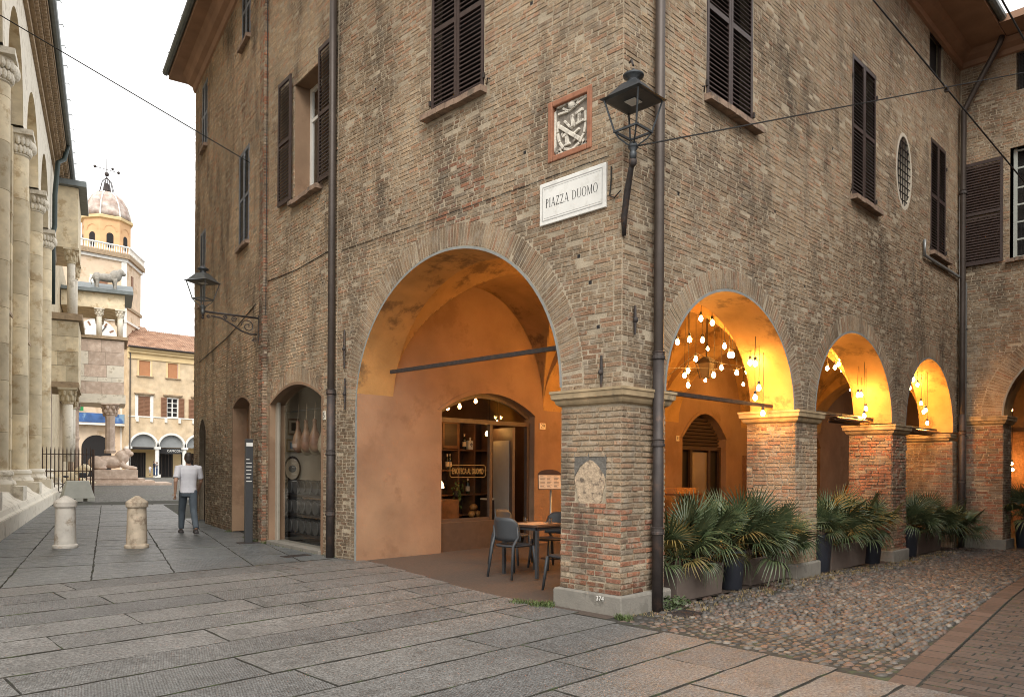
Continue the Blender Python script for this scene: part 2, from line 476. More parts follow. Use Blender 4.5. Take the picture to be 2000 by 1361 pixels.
# ---- right-hand front
winR = [(1.72, 2.93, 6.30, 8.62), (6.40, 7.50, 6.27, 8.68), (10.60, 11.65, 6.20, 8.57)]
topR = (10.48, 11.43, 9.95, 10.85)
oval = (8.97, 7.38, .38, .67)
mb = MB(); wall = [(0, 2.5)]
for a in ARCH: wall += arch_pts(*a, n=36)
wall += [(WX, 2.5), (WX, TOP), (0, TOP)]
ovp = [(oval[0] + oval[2] * cos(2 * pi * i / 32), oval[1] + oval[3] * sin(2 * pi * i / 32)) for i in range(32)]
holes = [rect(*w) for w in winR] + [rect(*topR), ovp]
wall_face(mb, FR, wall, holes)
for w in winR + [topR]: strip(mb, FR, rect(*w), -.005, -.22, True)
wallR = mb.build('facade_wall', MORTAR, pal, label='brick front over the three lamp-lit arches')
bk = MB()
ops = [op_rect(a - .005, b + .005, c - .005, d + .005) for a, b, c, d in winR + [topR]] + [op_arch(*a, t=.30) for a in ARCH] + [op_ell(oval[0], oval[1], oval[2] + .07, oval[3] + .07)]
ops += [op_rect(a - .08, b + .1, c - .12, c - .005) for a, b, c, d in winR]
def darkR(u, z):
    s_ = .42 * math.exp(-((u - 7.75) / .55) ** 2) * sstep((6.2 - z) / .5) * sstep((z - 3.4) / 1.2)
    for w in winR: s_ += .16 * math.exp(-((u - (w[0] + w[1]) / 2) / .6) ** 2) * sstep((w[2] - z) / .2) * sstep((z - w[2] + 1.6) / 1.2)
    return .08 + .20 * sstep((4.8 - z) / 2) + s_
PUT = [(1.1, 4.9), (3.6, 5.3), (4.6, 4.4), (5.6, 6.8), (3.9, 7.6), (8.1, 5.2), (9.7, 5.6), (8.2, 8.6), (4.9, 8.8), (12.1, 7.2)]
ops += [op_rect(a - .02, a + .022, b - .02, b + .022) for a, b in PUT]
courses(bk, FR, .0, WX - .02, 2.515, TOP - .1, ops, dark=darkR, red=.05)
for a in ARCH: ring(bk, FR, *a, .03, .30)
bk.build('brick_courses', BRICK, wallR, kind='stuff')
mb = MB()
for a in ARCH:   # pale rim at each arch edge
    p = arch_pts(*a, n=36); q = arch_pts(*a, n=36, r=.035)
    o = len(mb.v); n = len(p)
    vs_ = [FR(u, z, .004) for u, z in p] + [FR(u, z, .004) for u, z in q]
    mb.add(vs_, [(i, i + 1, n + i + 1, n + i) for i in range(n - 1)])
mb.build('arch_rim', RIM, wallR)
for a in ARCH:
    mb = MB(); strip(mb, FR, arch_pts(*a, n=36), .004, -TH - .002); mb.build('arch_soffit', OCHRE, pal, smooth=True)
mb = MB()
wi = [(TH, 2.45)]
for a in ARCH: wi += arch_pts(*a, n=36)
wi += [(WX, 2.45), (WX, 5.2), (TH, 5.2)]
wall_face(mb, FR, wi, (), -TH); mb.build('inner_wall', OCHRE, pal)

# ---- front with the wide arch
winL = (2.25, 3.35, 6.57, 8.85)
mb = MB()
wl = [(0, 2.5)] + [(u, z) for u, z in arch_pts(*LARCH, n=48)] + [(5.17, .0), (5.75, 0), (5.75, 12.3), (0, 12.3)]
plq = (.45, 1.09, 5.27, 5.95)
wall_face(mb, FL, wl, [rect(*winL), rect(*plq)])
strip(mb, FL, rect(*winL), -.005, -.22, True); strip(mb, FL, rect(*plq), -.005, -.1, True)
wallL = mb.build('side_wall', MORTAR, pal, label='brick front over the wide arch')
bk = MB()
opsL = [op_rect(winL[0] - .005, winL[1] + .005, winL[2] - .005, winL[3]), op_rect(winL[0] - .1, winL[1] + .12, winL[2] - .13, winL[2]), op_arch(*LARCH, t=.36), op_rect(*plq)]
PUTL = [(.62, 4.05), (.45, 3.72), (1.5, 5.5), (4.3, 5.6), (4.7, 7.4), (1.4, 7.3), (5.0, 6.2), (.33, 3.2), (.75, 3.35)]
opsL += [op_rect(a - .02, a + .022, b - .02, b + .022) for a, b in PUTL]
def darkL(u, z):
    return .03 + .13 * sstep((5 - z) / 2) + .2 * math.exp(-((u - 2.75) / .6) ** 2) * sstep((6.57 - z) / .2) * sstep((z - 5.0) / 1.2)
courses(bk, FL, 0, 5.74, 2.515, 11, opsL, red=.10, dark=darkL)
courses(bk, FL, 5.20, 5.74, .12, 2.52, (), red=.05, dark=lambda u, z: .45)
ring(bk, FL, *LARCH, .035, .36, layers=1)
bk.build('brick_courses', BRICK, wallL, kind='stuff')
mb = MB(); p = arch_pts(*LARCH, n=48); q = arch_pts(*LARCH, n=48, r=.035); n = len(p)
mb.add([FL(u, z, .004) for u, z in p] + [FL(u, z, .004) for u, z in q], [(i, i + 1, n + i + 1, n + i) for i in range(n - 1)])
mb.box(-.006, .02, 5.16, 5.2, .13, 2.56)
mb.build('arch_rim', RIM, wallL)
mb = MB(); strip(mb, FL, arch_pts(*LARCH, n=48)[:-3] + [(5.155, 2.74)], .004, -TH - .002)
mb.build('arch_soffit', OCHRE, pal, smooth=True)
mb = MB(); wall_face(mb, FL, [(.7, 2.4)] + arch_pts(*LARCH, n=48)[:-1] + [(5.155, 2.56), (5.155, 5.2), (.7, 5.2)], (), -TH); mb.build('inner_wall', OCHRE, pal)

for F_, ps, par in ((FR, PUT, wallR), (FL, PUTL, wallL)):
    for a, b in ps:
        mb = MB(); mb.add([F_(a - .022, b - .02, .0006), F_(a + .024, b - .02, .0006), F_(a + .024, b + .022, .0006), F_(a - .022, b + .022, .0006)], [(0, 1, 2, 3)]); mb.build('painted_putlog_hole', SHUTIN, par)  # flat dark quad paints the shade inside each hole

# ---- piers: mortar core, brick skin, impost, plinth
def pier(x0, x1, y0, y1, zt, red, faces, name='pier', label=None, rough=1., lo=.0):
    mb = MB(); e = .006
    mb.box(x0 + e, x1 - e, y0 + e, y1 - e, -.2, zt)
    p = mb.build(name, MORTAR, pal, label=label)
    bk = MB()
    if 'S' in faces: courses(bk, frame((0, y0, 0), (1, 0, 0), (0, -1, 0)), x0, x1, lo, zt - .01, red=red, rough=rough, dark=lambda u, z: .25 * sstep((.8 - z) / .6))
    if 'W' in faces: courses(bk, frame((x0, 0, 0), (0, 1, 0), (-1, 0, 0)), y0, y1, lo, zt - .01, red=red, rough=rough, dark=lambda u, z: .25 * sstep((.8 - z) / .6))
    if 'E' in faces: courses(bk, frame((x1, 0, 0), (0, 1, 0), (1, 0, 0)), y0, y1, lo, zt - .01, red=red)
    if 'N' in faces: courses(bk, frame((0, y1, 0), (1, 0, 0), (0, 1, 0)), x0, x1, lo, zt - .01, red=red)
    if bk.f: bk.build('brick_courses', BRICK, p, kind='stuff')
    return p
def impost(p, x0, x1, y0, y1, z0, z1, skip=()):
    mb = MB()
    prof = [(0., .0), (.035, .02), (.05, .045), (.055, .07), (.085, .09), (.09, .15), (.10, .155), (.10, .185)]
    k = (z1 - z0) / .185
    rings = [[(x0 - o, y0 - o, z0 + z * k), (x1 + o, y0 - o, z0 + z * k), (x1 + o, y1 + o, z0 + z * k), (x0 - o, y1 + o, z0 + z * k)] for o, z in prof]
    mb.loft(rings); return mb.build('impost', IMPOST, p)
def plinth(p, x0, x1, y0, y1, z0, z1, o=.055):
    mb = MB(); j = lambda: R(-.012, .012)
    rings = []
    for z, q in ((z0, o), (z1 - .03, o), (z1 - .008, o - .006), (z1, o - .03)):
        rings.append([(x0 - q + j(), y0 - q + j(), z), (x1 + q + j(), y0 - q + j(), z + j() * .3), (x1 + q + j(), y1 + q + j(), z), (x0 - q + j(), y1 + q + j(), z + j() * .3)])
    mb.loft(rings); return mb.build('plinth', CONC, p, bevel=.012)
# corner pier: every brick of the two street faces is a piece
bm_unit = []
for k in range(8):
    b = MB(); f0 = frame((0, 0, 0), (1, 0, 0), (0, 1, 0))
    q = [(-.5 + R(-.02, .02), -.5 + R(-.07, .07)), (.5 + R(-.02, .02), -.5 + R(-.07, .07)), (.5 + R(-.02, .02), .5 + R(-.07, .07)), (-.5 + R(-.02, .02), .5 + R(-.07, .07))]
    vs_ = [(u, -.03, z) for u, z in q]
    vs_ += [(u * .995, R(-.004, .001), z * .98) for u, z in q]
    ins = [(u * .955, z * .80) for u, z in q]
    vs_ += [(u + R(-.01, .01), .006 + R(-.002, .002), z + R(-.05, .05)) for u, z in ins]
    fs_ = [(8, 9, 10, 11)] + [(a + i, a + (i + 1) % 4, a + 4 + (i + 1) % 4, a + 4 + i) for a in (0, 4) for i in range(4)]
    b.add(vs_, [f[::-1] for f in fs_]); bm_unit.append(b.mesh('brick', BRICKO))
mb = MB(); mb.box(.006, .845, .006, .875, -.2, 2.34)
pier1 = mb.build('corner_pier', MORTAR, pal, label='brick corner pier with a patched plaster scar and red bricks below')
count = [0]
def collector(rotz, mk):
    def f(u, e, z, h, d, c):
        if count[0] >= 296: return False
        count[0] += 1
        o = bpy.data.objects.new('brick', random.choice(bm_unit)); C.objects.link(o); o.parent = pier1
        o.location = mk((u + e) / 2 - .004, z + h / 2, d); o.rotation_euler = (0, R(-.01, .01), rotz); o.scale = (e - u - .017, 1, h)
        o.color = (c[0], c[1], c[2], 1); return True
    return f
def redfun(z): return .55 * sstep((1.45 - z) / .5)
bk = MB()
patch = op_rect(.21, .66, 1.20, 1.76)
z = .215
while z < 2.3:
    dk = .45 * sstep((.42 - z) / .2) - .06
    hi = sstep((z - 1.5) / .6)
    courses(bk, FL, .0, .88, z, z + .064, [patch], pitch=.0635, gap=.017, red=redfun(z) * .9, dark=lambda u, zz: dk, collect=collector(pi / 2, lambda u, zz, d: (-d, u, zz)))
    courses(bk, FR, .0, .85, z, z + .064, (), pitch=.0635, gap=.016, red=redfun(z) * .3, dark=lambda u, zz: dk + .12, collect=collector(pi, lambda u, zz, d: (u, -d, zz)))
    z += .0635
bk.build('brick_courses', BRICK, pier1, kind='stuff')
mb = MB()
nn = 28
scar = [(.435 + (.21 + .012 * sin(7 * t) + .01 * sin(3 * t)) * cos(t), 1.42 + (.27 + .015 * sin(5 * t)) * sin(t)) for t in [2 * pi * i / nn for i in range(nn)]]
mb.prism([FL(u, z, -.004) for u, z in scar], (-.010, 0, 0))
mb.build('plaster_scar', simple('bare_plaster_patch', (.42, .32, .22), .95, .35, 16, .9, 40, spots=(.09, .07, .055), spot_scale=10, bdist=.015), pier1)
mb = MB(); mb.prism([FL(u, z, -.004) for u, z in [(.20, 1.60), (.22, 1.50), (.3, 1.62), (.45, 1.69), (.58, 1.64), (.66, 1.52), (.67, 1.6), (.665, 1.765), (.42, 1.775), (.2, 1.76)]], (-.007, 0, 0))
mb.build('grey_render_patch', simple('grey_render', (.13, .12, .105), .95, .3, 14, .8, 40, bdist=.012), pier1)
impost(pier1, 0, .85, 0, .88, 2.325, 2.505)
pl1 = plinth(pier1, 0, .85, 0, .88, -.12, .215, .06)
t = text_mesh('painted_number', '374', .075, WHITE); o = place('painted_number', t, pl1); o.rotation_euler = (pi / 2, 0, -pi / 2); o.location = (-.0745, .225, .165)
pier2 = pier(4.32, 5.08, 0, .8, 2.33, .12, 'SWE', label='arcade pier between the first and second lane arches', lo=.2); impost(pier2, 4.32, 5.08, 0, .8, 2.32, 2.505); plinth(pier2, 4.32, 5.08, 0, .8, -.15, .2)
pier3 = pier(8.41, 9.18, 0, .8, 2.30, .5, 'SWE', label='eroded red brick arcade pier between the second and third lane arches', rough=3.5, lo=.1); impost(pier3, 8.41, 9.18, 0, .8, 2.29, 2.475); plinth(pier3, 8.41, 9.18, 0, .8, -.2, .1)
pier4 = pier(12.27, 12.69, 0.004, 1.3, 2.28, .15, 'SW', label='end pier in the corner with the wing', lo=-.1); impost(pier4, 12.27, 12.58, .11, 1.3, 2.27, 2.44)

# ---- portico: back wall, vault, floor
DOORS = [(9.36, 11.46, .0, 2.4, 3.02), (15.6, 17.4, 0., 2.3, 3.0)]
SHOPW = (1.73, 4.08, .10, 2.62, 2.98)
mb = MB()
def head(d): return [(d[0], d[2]), (d[1], d[2])] + seg_pts(d[0], d[1], d[3], d[4])[::-1]
wall_face(mb, FB, [(0, -.2), (24, -.2), (24, 5.2), (0, 5.2)], [head(SHOPW)] + [head(d) for d in DOORS], 0)
for d in [SHOPW] + DOORS: strip(mb, FB, head(d), 0, -.28, True)
mb.build('back_wall', PEACH, pal, label='peach plaster wall at the back of the arcade')
for d in [SHOPW] + DOORS:
    p = seg_pts(d[0] - .09, d[1] + .09, d[3], d[4] + .09); q = seg_pts(d[0], d[1], d[3], d[4]); n = len(p)
    mb = MB(); vs_ = [FB(u, z, .02) for u, z in p] + [FB(u, z, .02) for u, z in q]
    mb.add(vs_, [(i, i + 1, n + i + 1, n + i) for i in range(n - 1)])
    strip(mb, FB, p, .0, .02); strip(mb, FB, q, .02, -.0)
    mb.build('opening_surround', PEACH, pal)
bays = [(TH, 4.32), (5.08, 8.41), (9.18, 12.27), (13.2, 16.6), (17.4, 21.0)]
YC, YA = (TH + BY) / 2, (BY - TH) / 2
def vault_z(x, y):
    ky = max(0, 1 - ((y - YC) / YA) ** 2)
    for a, b in bays:
        if a <= x <= b:
            kx = max(0, 1 - ((x - (a + b) / 2) / ((b - a) / 2)) ** 2)
            return 2.75 + 2.12 * max(sqrt(ky), sqrt(kx))
    return 2.75 + 1.72 * sqrt(ky)
xs = []
for i, (a, b) in enumerate(bays):
    n = 64
    xs += [(a - .001)] + [a + .0005 + (b - a - .001) * (.5 - .5 * cos(pi * k / n)) for k in range(n + 1)] + [b + .001]
xs = [TH] + [x for x in xs if x > TH] + [21.5]
ys = [YC - YA * cos(pi * k / 90) for k in range(91)]
mb = MB(); vs_ = [(x, y, vault_z(x, y)) for x in xs for y in ys]; m = len(ys)
mb.add(vs_, [(i * m + j, i * m + j + 1, (i + 1) * m + j + 1, (i + 1) * m + j) for i in range(len(xs) - 1) for j in range(m - 1)])
mb.build('vault', OCHRE, pal, smooth=False)
mb = MB(); mb.box(21.4, 21.6, -1, 5.2, -.2, 5.2); mb.box(TH, 22, TH - .1, 5.2, 5.21, 5.4); mb.build('end_wall', PEACH, pal)

# ---- shutters
slats_left = [290]
def shutter(parent, F, u0, u1, z0, z1, d, dense=.06, objs=True, mat=SHUT, tilt=.6, tz=None):
    fw = .05; th = .035
    mb = MB()
    def bx(a, b, c, e, d0, d1):
        mb.hexa([F(a, c, d0), F(b, c, d0), F(b, c, d1), F(a, c, d1), F(a, e, d0), F(b, e, d0), F(b, e, d1), F(a, e, d1)])
    bx(u0, u0 + fw, z0, z1, d, d + th); bx(u1 - fw, u1, z0, z1, d, d + th)
    zm = z0 + (z1 - z0) * .5
    for a, b in ((z0, z0 + .07), (zm - .035, zm + .035), (z1 - .07, z1)): bx(u0 + fw + .001, u1 - fw - .001, a, b, d + .003, d + th - .003)
    sh = mb.build('shutter', mat, parent)
    w = u1 - u0 - 2 * fw; zz = z0 + .09
    sl = MB(); hh = .052; tt = .009
    base = None; big = MB()
    rz = math.atan2(F.U.y, F.U.x)
    sgn = 1 if not F.flip else -1
    while zz < z1 - .09:
        if abs(zz - zm) > .05:
            c = F((u0 + u1) / 2, zz, d + th / 2)
            if objs and slats_left[0] > 0:
                if base is None:
                    sl.cbox((0, 0, 0), (w - .002, tt, hh), rx=-tilt * sgn); base = sl.mesh('slat', mat)
                o = place('slat', base, sh, c, rz); o.rotation_euler = (R(-.03, .03), 0, rz); slats_left[0] -= 1
            else:
                big.cbox(c, (w - .002, tt, hh), rz=rz, rx=-tilt * sgn)
        zz += dense
    if big.f: big.build('slats', mat, sh, kind='stuff')
    return sh
def hinge_bits(mb, F, u, zs):
    for z in zs: mb.cbox(F(u, z, .03), (.05, .05, .05))
def sill(parent, F, u0, u1, z, d=.12, h=.09):
    mb = MB(); n = 7
    a = [(u0 + (u1 - u0) * i / n) for i in range(n + 1)]
    for i in range(n):
        e = R(-.012, .012); q = R(-.006, .006)
        mb.hexa([F(a[i] + .003, z - h + q, -.05), F(a[i + 1] - .003, z - h + q, -.05), F(a[i + 1] - .003, z - h + q, d + e), F(a[i] + .003, z - h + q, d + e),
                 F(a[i] + .003, z + q, -.05), F(a[i + 1] - .003, z + q, -.05), F(a[i + 1] - .003, z - .015 + q, d + e), F(a[i] + .003, z - .015 + q, d + e)])
    return mb.build('window_sill', SILL, parent)
def backing(parent, F, w, d=-.2, mat=SHUTIN):
    mb = MB(); u0, u1, z0, z1 = w
    mb.add([F(u0, z0, d), F(u1, z0, d), F(u1, z1, d), F(u0, z1, d)], [(0, 1, 2, 3)]); return mb.build('window_recess', mat, parent)
def closed_window(parent, F, w, objs=True, d=-.03):
    u0, u1, z0, z1 = w; um = (u0 + u1) / 2
    backing(parent, F, w)
    shutter(parent, F, u0 + .012, um - .003, z0 + .012, z1 - .012, d, objs=objs); shutter(parent, F, um + .003, u1 - .012, z0 + .012, z1 - .012, d, objs=objs)
    sill(parent, F, u0 - .06, u1 + .1, z0 - .005)
    mb = MB()
    for u in (u0 - .005, u1 + .005):
        for z in (z0 + .15, z1 - .4): mb.cbox(F(u, z, .012), (.03, .03, .07))
    mb.tube([F(u0 - .05, z0 + .02, .0), F(u0 - .12, z0 + .06, .05), F(u0 - .17, z0 + .03, .05)], .008, 6)
    mb.build('hinge', IRON, parent)
closed_window(pal, FL, winL); closed_window(pal, FR, winR[0]); closed_window(pal, FR, winR[1]); closed_window(pal, FR, winR[2])
# attic window with wire mesh
backing(pal, FR, topR, -.15, SHUTIN)
mb = MB(); u0, u1, z0, z1 = topR
for a, b, c, e in ((u0, u0 + .06, z0, z1), (u1 - .06, u1, z0, z1), (u0 + .061, u1 - .061, z0, z0 + .06), (u0 + .061, u1 - .061, z1 - .06, z1)): mb.box(a, b, .05, .09, c, e)
mb.build('attic_window_frame', FRAME, pal)
# oval window
mb = MB(); p = [(oval[0] + (oval[2] + .07) * cos(2 * pi * i / 32), oval[1] + (oval[3] + .07) * sin(2 * pi * i / 32)) for i in range(32)]
n = 32; vs_ = [FR(u, z, .005) for u, z in p] + [FR(u, z, .005) for u, z in ovp]
mb.add(vs_, [(i, (i + 1) % n, n + (i + 1) % n, n + i) for i in range(n)]); strip(mb, FR, ovp, .005, -.25, True)
ow = mb.build('oval_window', CREAM, pal, label='oval window behind an iron grille')
mb = MB(); mb.add([FR(u, z, -.24) for u, z in ovp], [tuple(range(32))]); mb.build('pane', simple('dusky_pane', (.05, .05, .05), .15, .1, 3, 0), ow)
for k in range(-2, 3):
    x = oval[0] + k * .13; h = oval[3] * sqrt(max(0, 1 - (k * .13 / oval[2]) ** 2))
    mb = MB(); mb.tube([FR(x, oval[1] - h, -.02), FR(x, oval[1] + h, -.02)], .011, 6); mb.build('grille_bar', IRON, ow)
for k in range(-4, 5):
    z = oval[1] + k * .14; h = oval[2] * sqrt(max(0, 1 - (k * .14 / oval[3]) ** 2))
    mb = MB(); mb.tube([FR(oval[0] - h, z, -.005), FR(oval[0] + h, z, -.005)], .011, 6); mb.build('grille_bar', IRON, ow)

# ---- canted stretch with the ham shop window
SHOP2 = (.55, 2.85, .14, 2.80, 3.09); WIN2 = (.62, 1.76, 6.40, 8.53)
mb = MB(); hd = [(SHOP2[0], .0), (SHOP2[0], SHOP2[3])] + seg_pts(SHOP2[0], SHOP2[1], SHOP2[3], SHOP2[4])[1:] + [(SHOP2[1], 0.)]
wall_face(mb, F2, [(0, 0.)] + hd + [(3.19, 0.), (3.19, 12.3), (0, 12.3)], [rect(*WIN2)])
wall2 = mb.build('side_wall', MORTAR, pal, label='canted brick wall with the ham shop window')
bk = MB()
courses(bk, F2, 0, 3.19, .12, 12, [op_seg(*SHOP2[:2], SHOP2[3], SHOP2[4] + .34, t=.02), op_rect(*WIN2), op_rect(WIN2[0] - .06, WIN2[1] + .06, WIN2[2] - .1, WIN2[2])], red=.04, dark=lambda u, z: -.24 + .58 * sstep((2.4 - z) / 1.6))
# flat arch of upright bricks
u = SHOP2[0]
while u < SHOP2[1] - .03:
    um = (SHOP2[0] + SHOP2[1]) / 2; a = (SHOP2[1] - SHOP2[0]) / 2
    zb = SHOP2[3] + (SHOP2[4] - SHOP2[3]) * (1 - ((u + .03 - um) / a) ** 2) + .035; k = (u + .03 - um) / a * .12
    add_brick(bk, F2, [(u + .004, zb), (u + .054, zb), (u + .054 + k, zb + .29), (u + .004 + k, zb + .29)], R(0, .005), bcol(.05)); u += .06
bk.build('brick_courses', BRICK, wall2, kind='stuff')
def jamb(F, S, name, depth, lo=.13, mat=PEACH):
    mb = MB(); p = [(S[0], lo), (S[0], S[3])] + seg_pts(S[0], S[1], S[3], S[4])[1:] + [(S[1], lo)]
    q = [(S[0] - .07, lo), (S[0] - .07, S[3])] + seg_pts(S[0] - .07, S[1] + .07, S[3], S[4] + .05)[1:] + [(S[1] + .07, lo)]
    n = len(p); vs_ = [F(u, z, .012) for u, z in p] + [F(u, z, .012) for u, z in q]
    mb.add(vs_, [(i, i + 1, n + i + 1, n + i) for i in range(n - 1)]); strip(mb, F, p, .012, -depth); strip(mb, F, q, .012, -.02)
    return mb.build(name, mat, pal)
jamb(F2, SHOP2, 'opening_surround', .3)
# open window with shutters folded back
strip_m = MB(); strip(strip_m, F2, rect(*WIN2), -.005, -.34, True); strip_m.build('window_reveal', PEACH, pal)
backing(pal, F2, WIN2, -.5)
mb = MB(); u0, u1, z0, z1 = WIN2; um = (u0 + u1) / 2
def bar(mb, F, a, b, c, e, d0, d1): mb.hexa([F(a, c, d0), F(b, c, d0), F(b, c, d1), F(a, c, d1), F(a, e, d0), F(b, e, d0), F(b, e, d1), F(a, e, d1)])
for a, b in ((u0, u0 + .08), (um - .05, um + .05), (u1 - .08, u1)): bar(mb, F2, a, b, z0, z1, -.34, -.29)
for a, b in ((z0, z0 + .08), (z0 + 1.5, z0 + 1.56), (z1 - .08, z1)): bar(mb, F2, u0 + .081, um - .051, a, b, -.335, -.295); bar(mb, F2, um + .051, u1 - .081, a, b, -.335, -.295)
wf = mb.build('window_frame', WHITE, pal)
mb = MB(); mb.add([F2(u0, z0, -.315), F2(u1, z0, -.315), F2(u1, z1, -.315), F2(u0, z1, -.315)], [(0, 1, 2, 3)]); mb.build('pane', GLASS, wf)
shutter(pal, F2, .06, .60, 6.40, 8.66, .05, objs=True); shutter(pal, F2, 1.79, 2.36, 6.44, 8.72, .05, objs=True)
sill(pal, F2, WIN2[0] - .05, WIN2[1] + .05, WIN2[2])

# ---- far stretch along the street
DOOR3 = (1.10, 2.60, .16, 2.92, 3.10); DOOR3B = (5.7, 6.6, .16, 2.5, 2.86)
W3 = [(1.26, 2.13, 6.37, 8.40), (1.24, 1.95, 10.68, 12.1), (5.70, 6.34, 9.98, 11.68), (5.85, 6.5, 5.9, 7.82)]
mb = MB()
lo = [(0., 0)]
for S in (DOOR3, DOOR3B): lo += [(S[0], 0), (S[0], S[3])] + seg_pts(S[0], S[1], S[3], S[4])[1:] + [(S[1], 0)]
E3 = 7.35
wall_face(mb, F3, lo + [(E3, 0), (E3, 12.4), (0, 12.4)], [rect(*w) for w in W3])
mb.add([F3(E3, 0, -.005), F3(E3, 12.4, -.005), F3(E3, 12.4, -7), F3(E3, 0, -7)], [(0, 1, 2, 3)])
wall3 = mb.build('side_wall', MORTAR, pal, label='far brick wall along the narrow street')
bk = MB()
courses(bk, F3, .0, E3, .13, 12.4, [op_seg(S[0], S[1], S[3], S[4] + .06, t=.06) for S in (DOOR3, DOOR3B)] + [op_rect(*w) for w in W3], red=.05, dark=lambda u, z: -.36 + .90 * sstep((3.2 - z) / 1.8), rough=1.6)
# brick quoin strip where the wall bends
courses(bk, frame(F3(0, 0, .07), tuple(D3), (-sin(A3), cos(A3), 0)), -.14, .17, .13, 12.4, red=.3)
courses(bk, frame(F3(-.14, 0, .07), tuple(Vector((sin(A3), -cos(A3), 0))), tuple(-D3)), .0, .1, .13, 12.4, red=.3)
bk.build('brick_courses', BRICK, wall3, kind='stuff')
mb = MB(); bar(mb, F3, -.13, .16, 0, 12.4, -.05, .064); mb.build('quoin_strip', MORTAR, wall3)
for w in W3:
    backing(pal, F3, w)
    um = (w[0] + w[1]) / 2; g = simple('weathered_grey_shutter', (.16, .17, .19), .6, .3, 9, .2, 40) if w is W3[0] else bpy.data.materials['weathered_grey_shutter']
    shutter(pal, F3, w[0], um - .002, w[2], w[3], -.02, objs=False, mat=g, dense=.075); shutter(pal, F3, um + .002, w[1], w[2], w[3], -.02, objs=False, mat=g, dense=.075)
    sill(pal, F3, w[0] - .05, w[1] + .05, w[2], .1)
jamb(F3, DOOR3, 'opening_surround', .3, .16)
mb = MB(); bar(mb, F3, DOOR3[0], DOOR3[1], .14, 3.2, -.36, -.30); dr = mb.build('door', PEACH, pal, label='peach panelled recess door')  # door leaf takes the peach plaster colour
mb = MB(); bar(mb, F3, 1.8, 1.83, .14, 3.0, -.30, -.28); mb.build('door_stile', FRAME, dr)
mb = MB(); bar(mb, F3, DOOR3B[0], DOOR3B[1], .1, 3, -.2, -.14); mb.build('door', DARKWOOD, pal, label='dark wooden door at the far end of the brick wall')

# ---- eaves and roof
mb = MB()
mb.box(-.95, 13, -.95, .0, 11.0, 11.16); ev = mb.build('eave', EAVE, pal)
mb = MB(); mb.prism([(0, 0, 10.72), (0, -.06, 10.74), (0, -.08, 10.84), (0, -.22, 10.9), (0, -.3, 10.998), (0, 0, 10.998)], (WX, 0, 0)); mb.build('eave_cove', EAVE, ev)
mb = MB(); mb.tube([(-1, -1.02, 11.12), (11.75, -1.02, 11.12)], .08, 10); mb.build('gutter', GUTTER, ev)
mb = MB()
bar(mb, F3, -10, E3 + .55, 12.4, 12.6, -8, .62); ev3 = mb.build('eave', EAVE, pal)
mb = MB(); q = [(.0, 11.95), (.05, 11.97), (.09, 12.1), (.2, 12.15), (.26, 12.3), (.34, 12.398), (0, 12.398)]
mb.prism([F3(-9, z, d) for d, z in q], tuple(D3 * (E3 + 9.02))); mb.build('eave_cove', EAVE, ev3)
mb = MB(); mb.tube([F3(-9, 12.58, .69), F3(E3 + .58, 12.58, .69)], .09, 10)
for k in range(12): mb.tube([F3(E3 + .5 - k, 12.56, .60), F3(E3 + .5 - k, 12.62, .80)], .012, 5)
mb.build('gutter', GUTTER, ev3)
mb = MB(); mb.box(.0, 22, .0, 9, 11.17, 11.4); mb.build('roof', EAVE, pal)

# ------------------------------------------------------------ wing on the right
WARCH = (2.62, 1.74, 2.83, 1.6)
mb = MB(); ww = (.98, 2.1, 6.26, 8.67); wt = (1.08, 1.9, 9.9, 10.75)
wall_face(mb, FW, [(0, 2.83)] + arch_pts(*WARCH, n=36) + [(9, 2.83), (9, 11.1), (0, 11.1)], [rect(*ww), rect(*wt)])
strip(mb, FW, rect(*ww), -.005, -.25, True); strip(mb, FW, rect(*wt), -.005, -.2, True)
wallW = mb.build('facade_wall', MORTAR, wing)
bk = MB()
courses(bk, FW, .02, 6, 2.84, 10.7, [op_rect(*ww), op_rect(*wt), op_arch(*WARCH, t=.42), op_rect(ww[0] - .05, ww[1] + .05, ww[2] - .1, ww[2])], red=.07, dark=lambda u, z: .02)
ring(bk, FW, *WARCH, .035, .42)
courses(bk, FW, .02, .88, .1, 2.64, red=.4)
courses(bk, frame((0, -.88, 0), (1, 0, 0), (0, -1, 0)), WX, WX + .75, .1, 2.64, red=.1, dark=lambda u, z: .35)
bk.build('brick_courses', BRICK, wallW, kind='stuff')
mb = MB(); mb.box(WX + .006, WX + .75, -.874, .0, -.3, 2.82); wp = mb.build('pier', MORTAR, wing, label='pier at the near foot of the wing arch')
impost(wp, WX, WX + .75, -.88, -.0, 2.64, 2.83)
mb = MB(); mb.box(WX - .03, WX + .78, -.94, -.02, -.3, .1); mb.build('plinth', CONC, wp)
mb = MB(); strip(mb, FW, arch_pts(*WARCH, n=36), .004, -.75); mb.build('arch_soffit', OCHRE, wing, smooth=True)
mb = MB(); strip(mb, FW, arch_pts(*WARCH, n=36, r=.035), .004, -.0); p = arch_pts(*WARCH, n=36); q = arch_pts(*WARCH, n=36, r=.035); n = len(p)
mb.add([FW(u, z, .004) for u, z in p] + [FW(u, z, .004) for u, z in q], [(i, i + 1, n + i + 1, n + i) for i in range(n - 1)]); mb.build('arch_rim', RIM, wallW)
mb = MB(); mb.box(WX + .76, 18.4, -9, .6, 4.6, 4.8); mb.box(18.2, 18.4, -9, .6, -.3, 4.6); mb.box(WX + .76, 18.4, -9.2, -9, -.3, 4.6)
mb.build('inner_wall', PEACH, wing)
mb = MB(); mb.box(18.05, 18.2, -9, .6, -.3, 2.7); ib = mb.build('inner_brick_wall', simple('reddish_inner_brick', (.26, .14, .085), .9, .3, 14, .8, 30, bdist=.02), wing)  # one even red-brown base colour
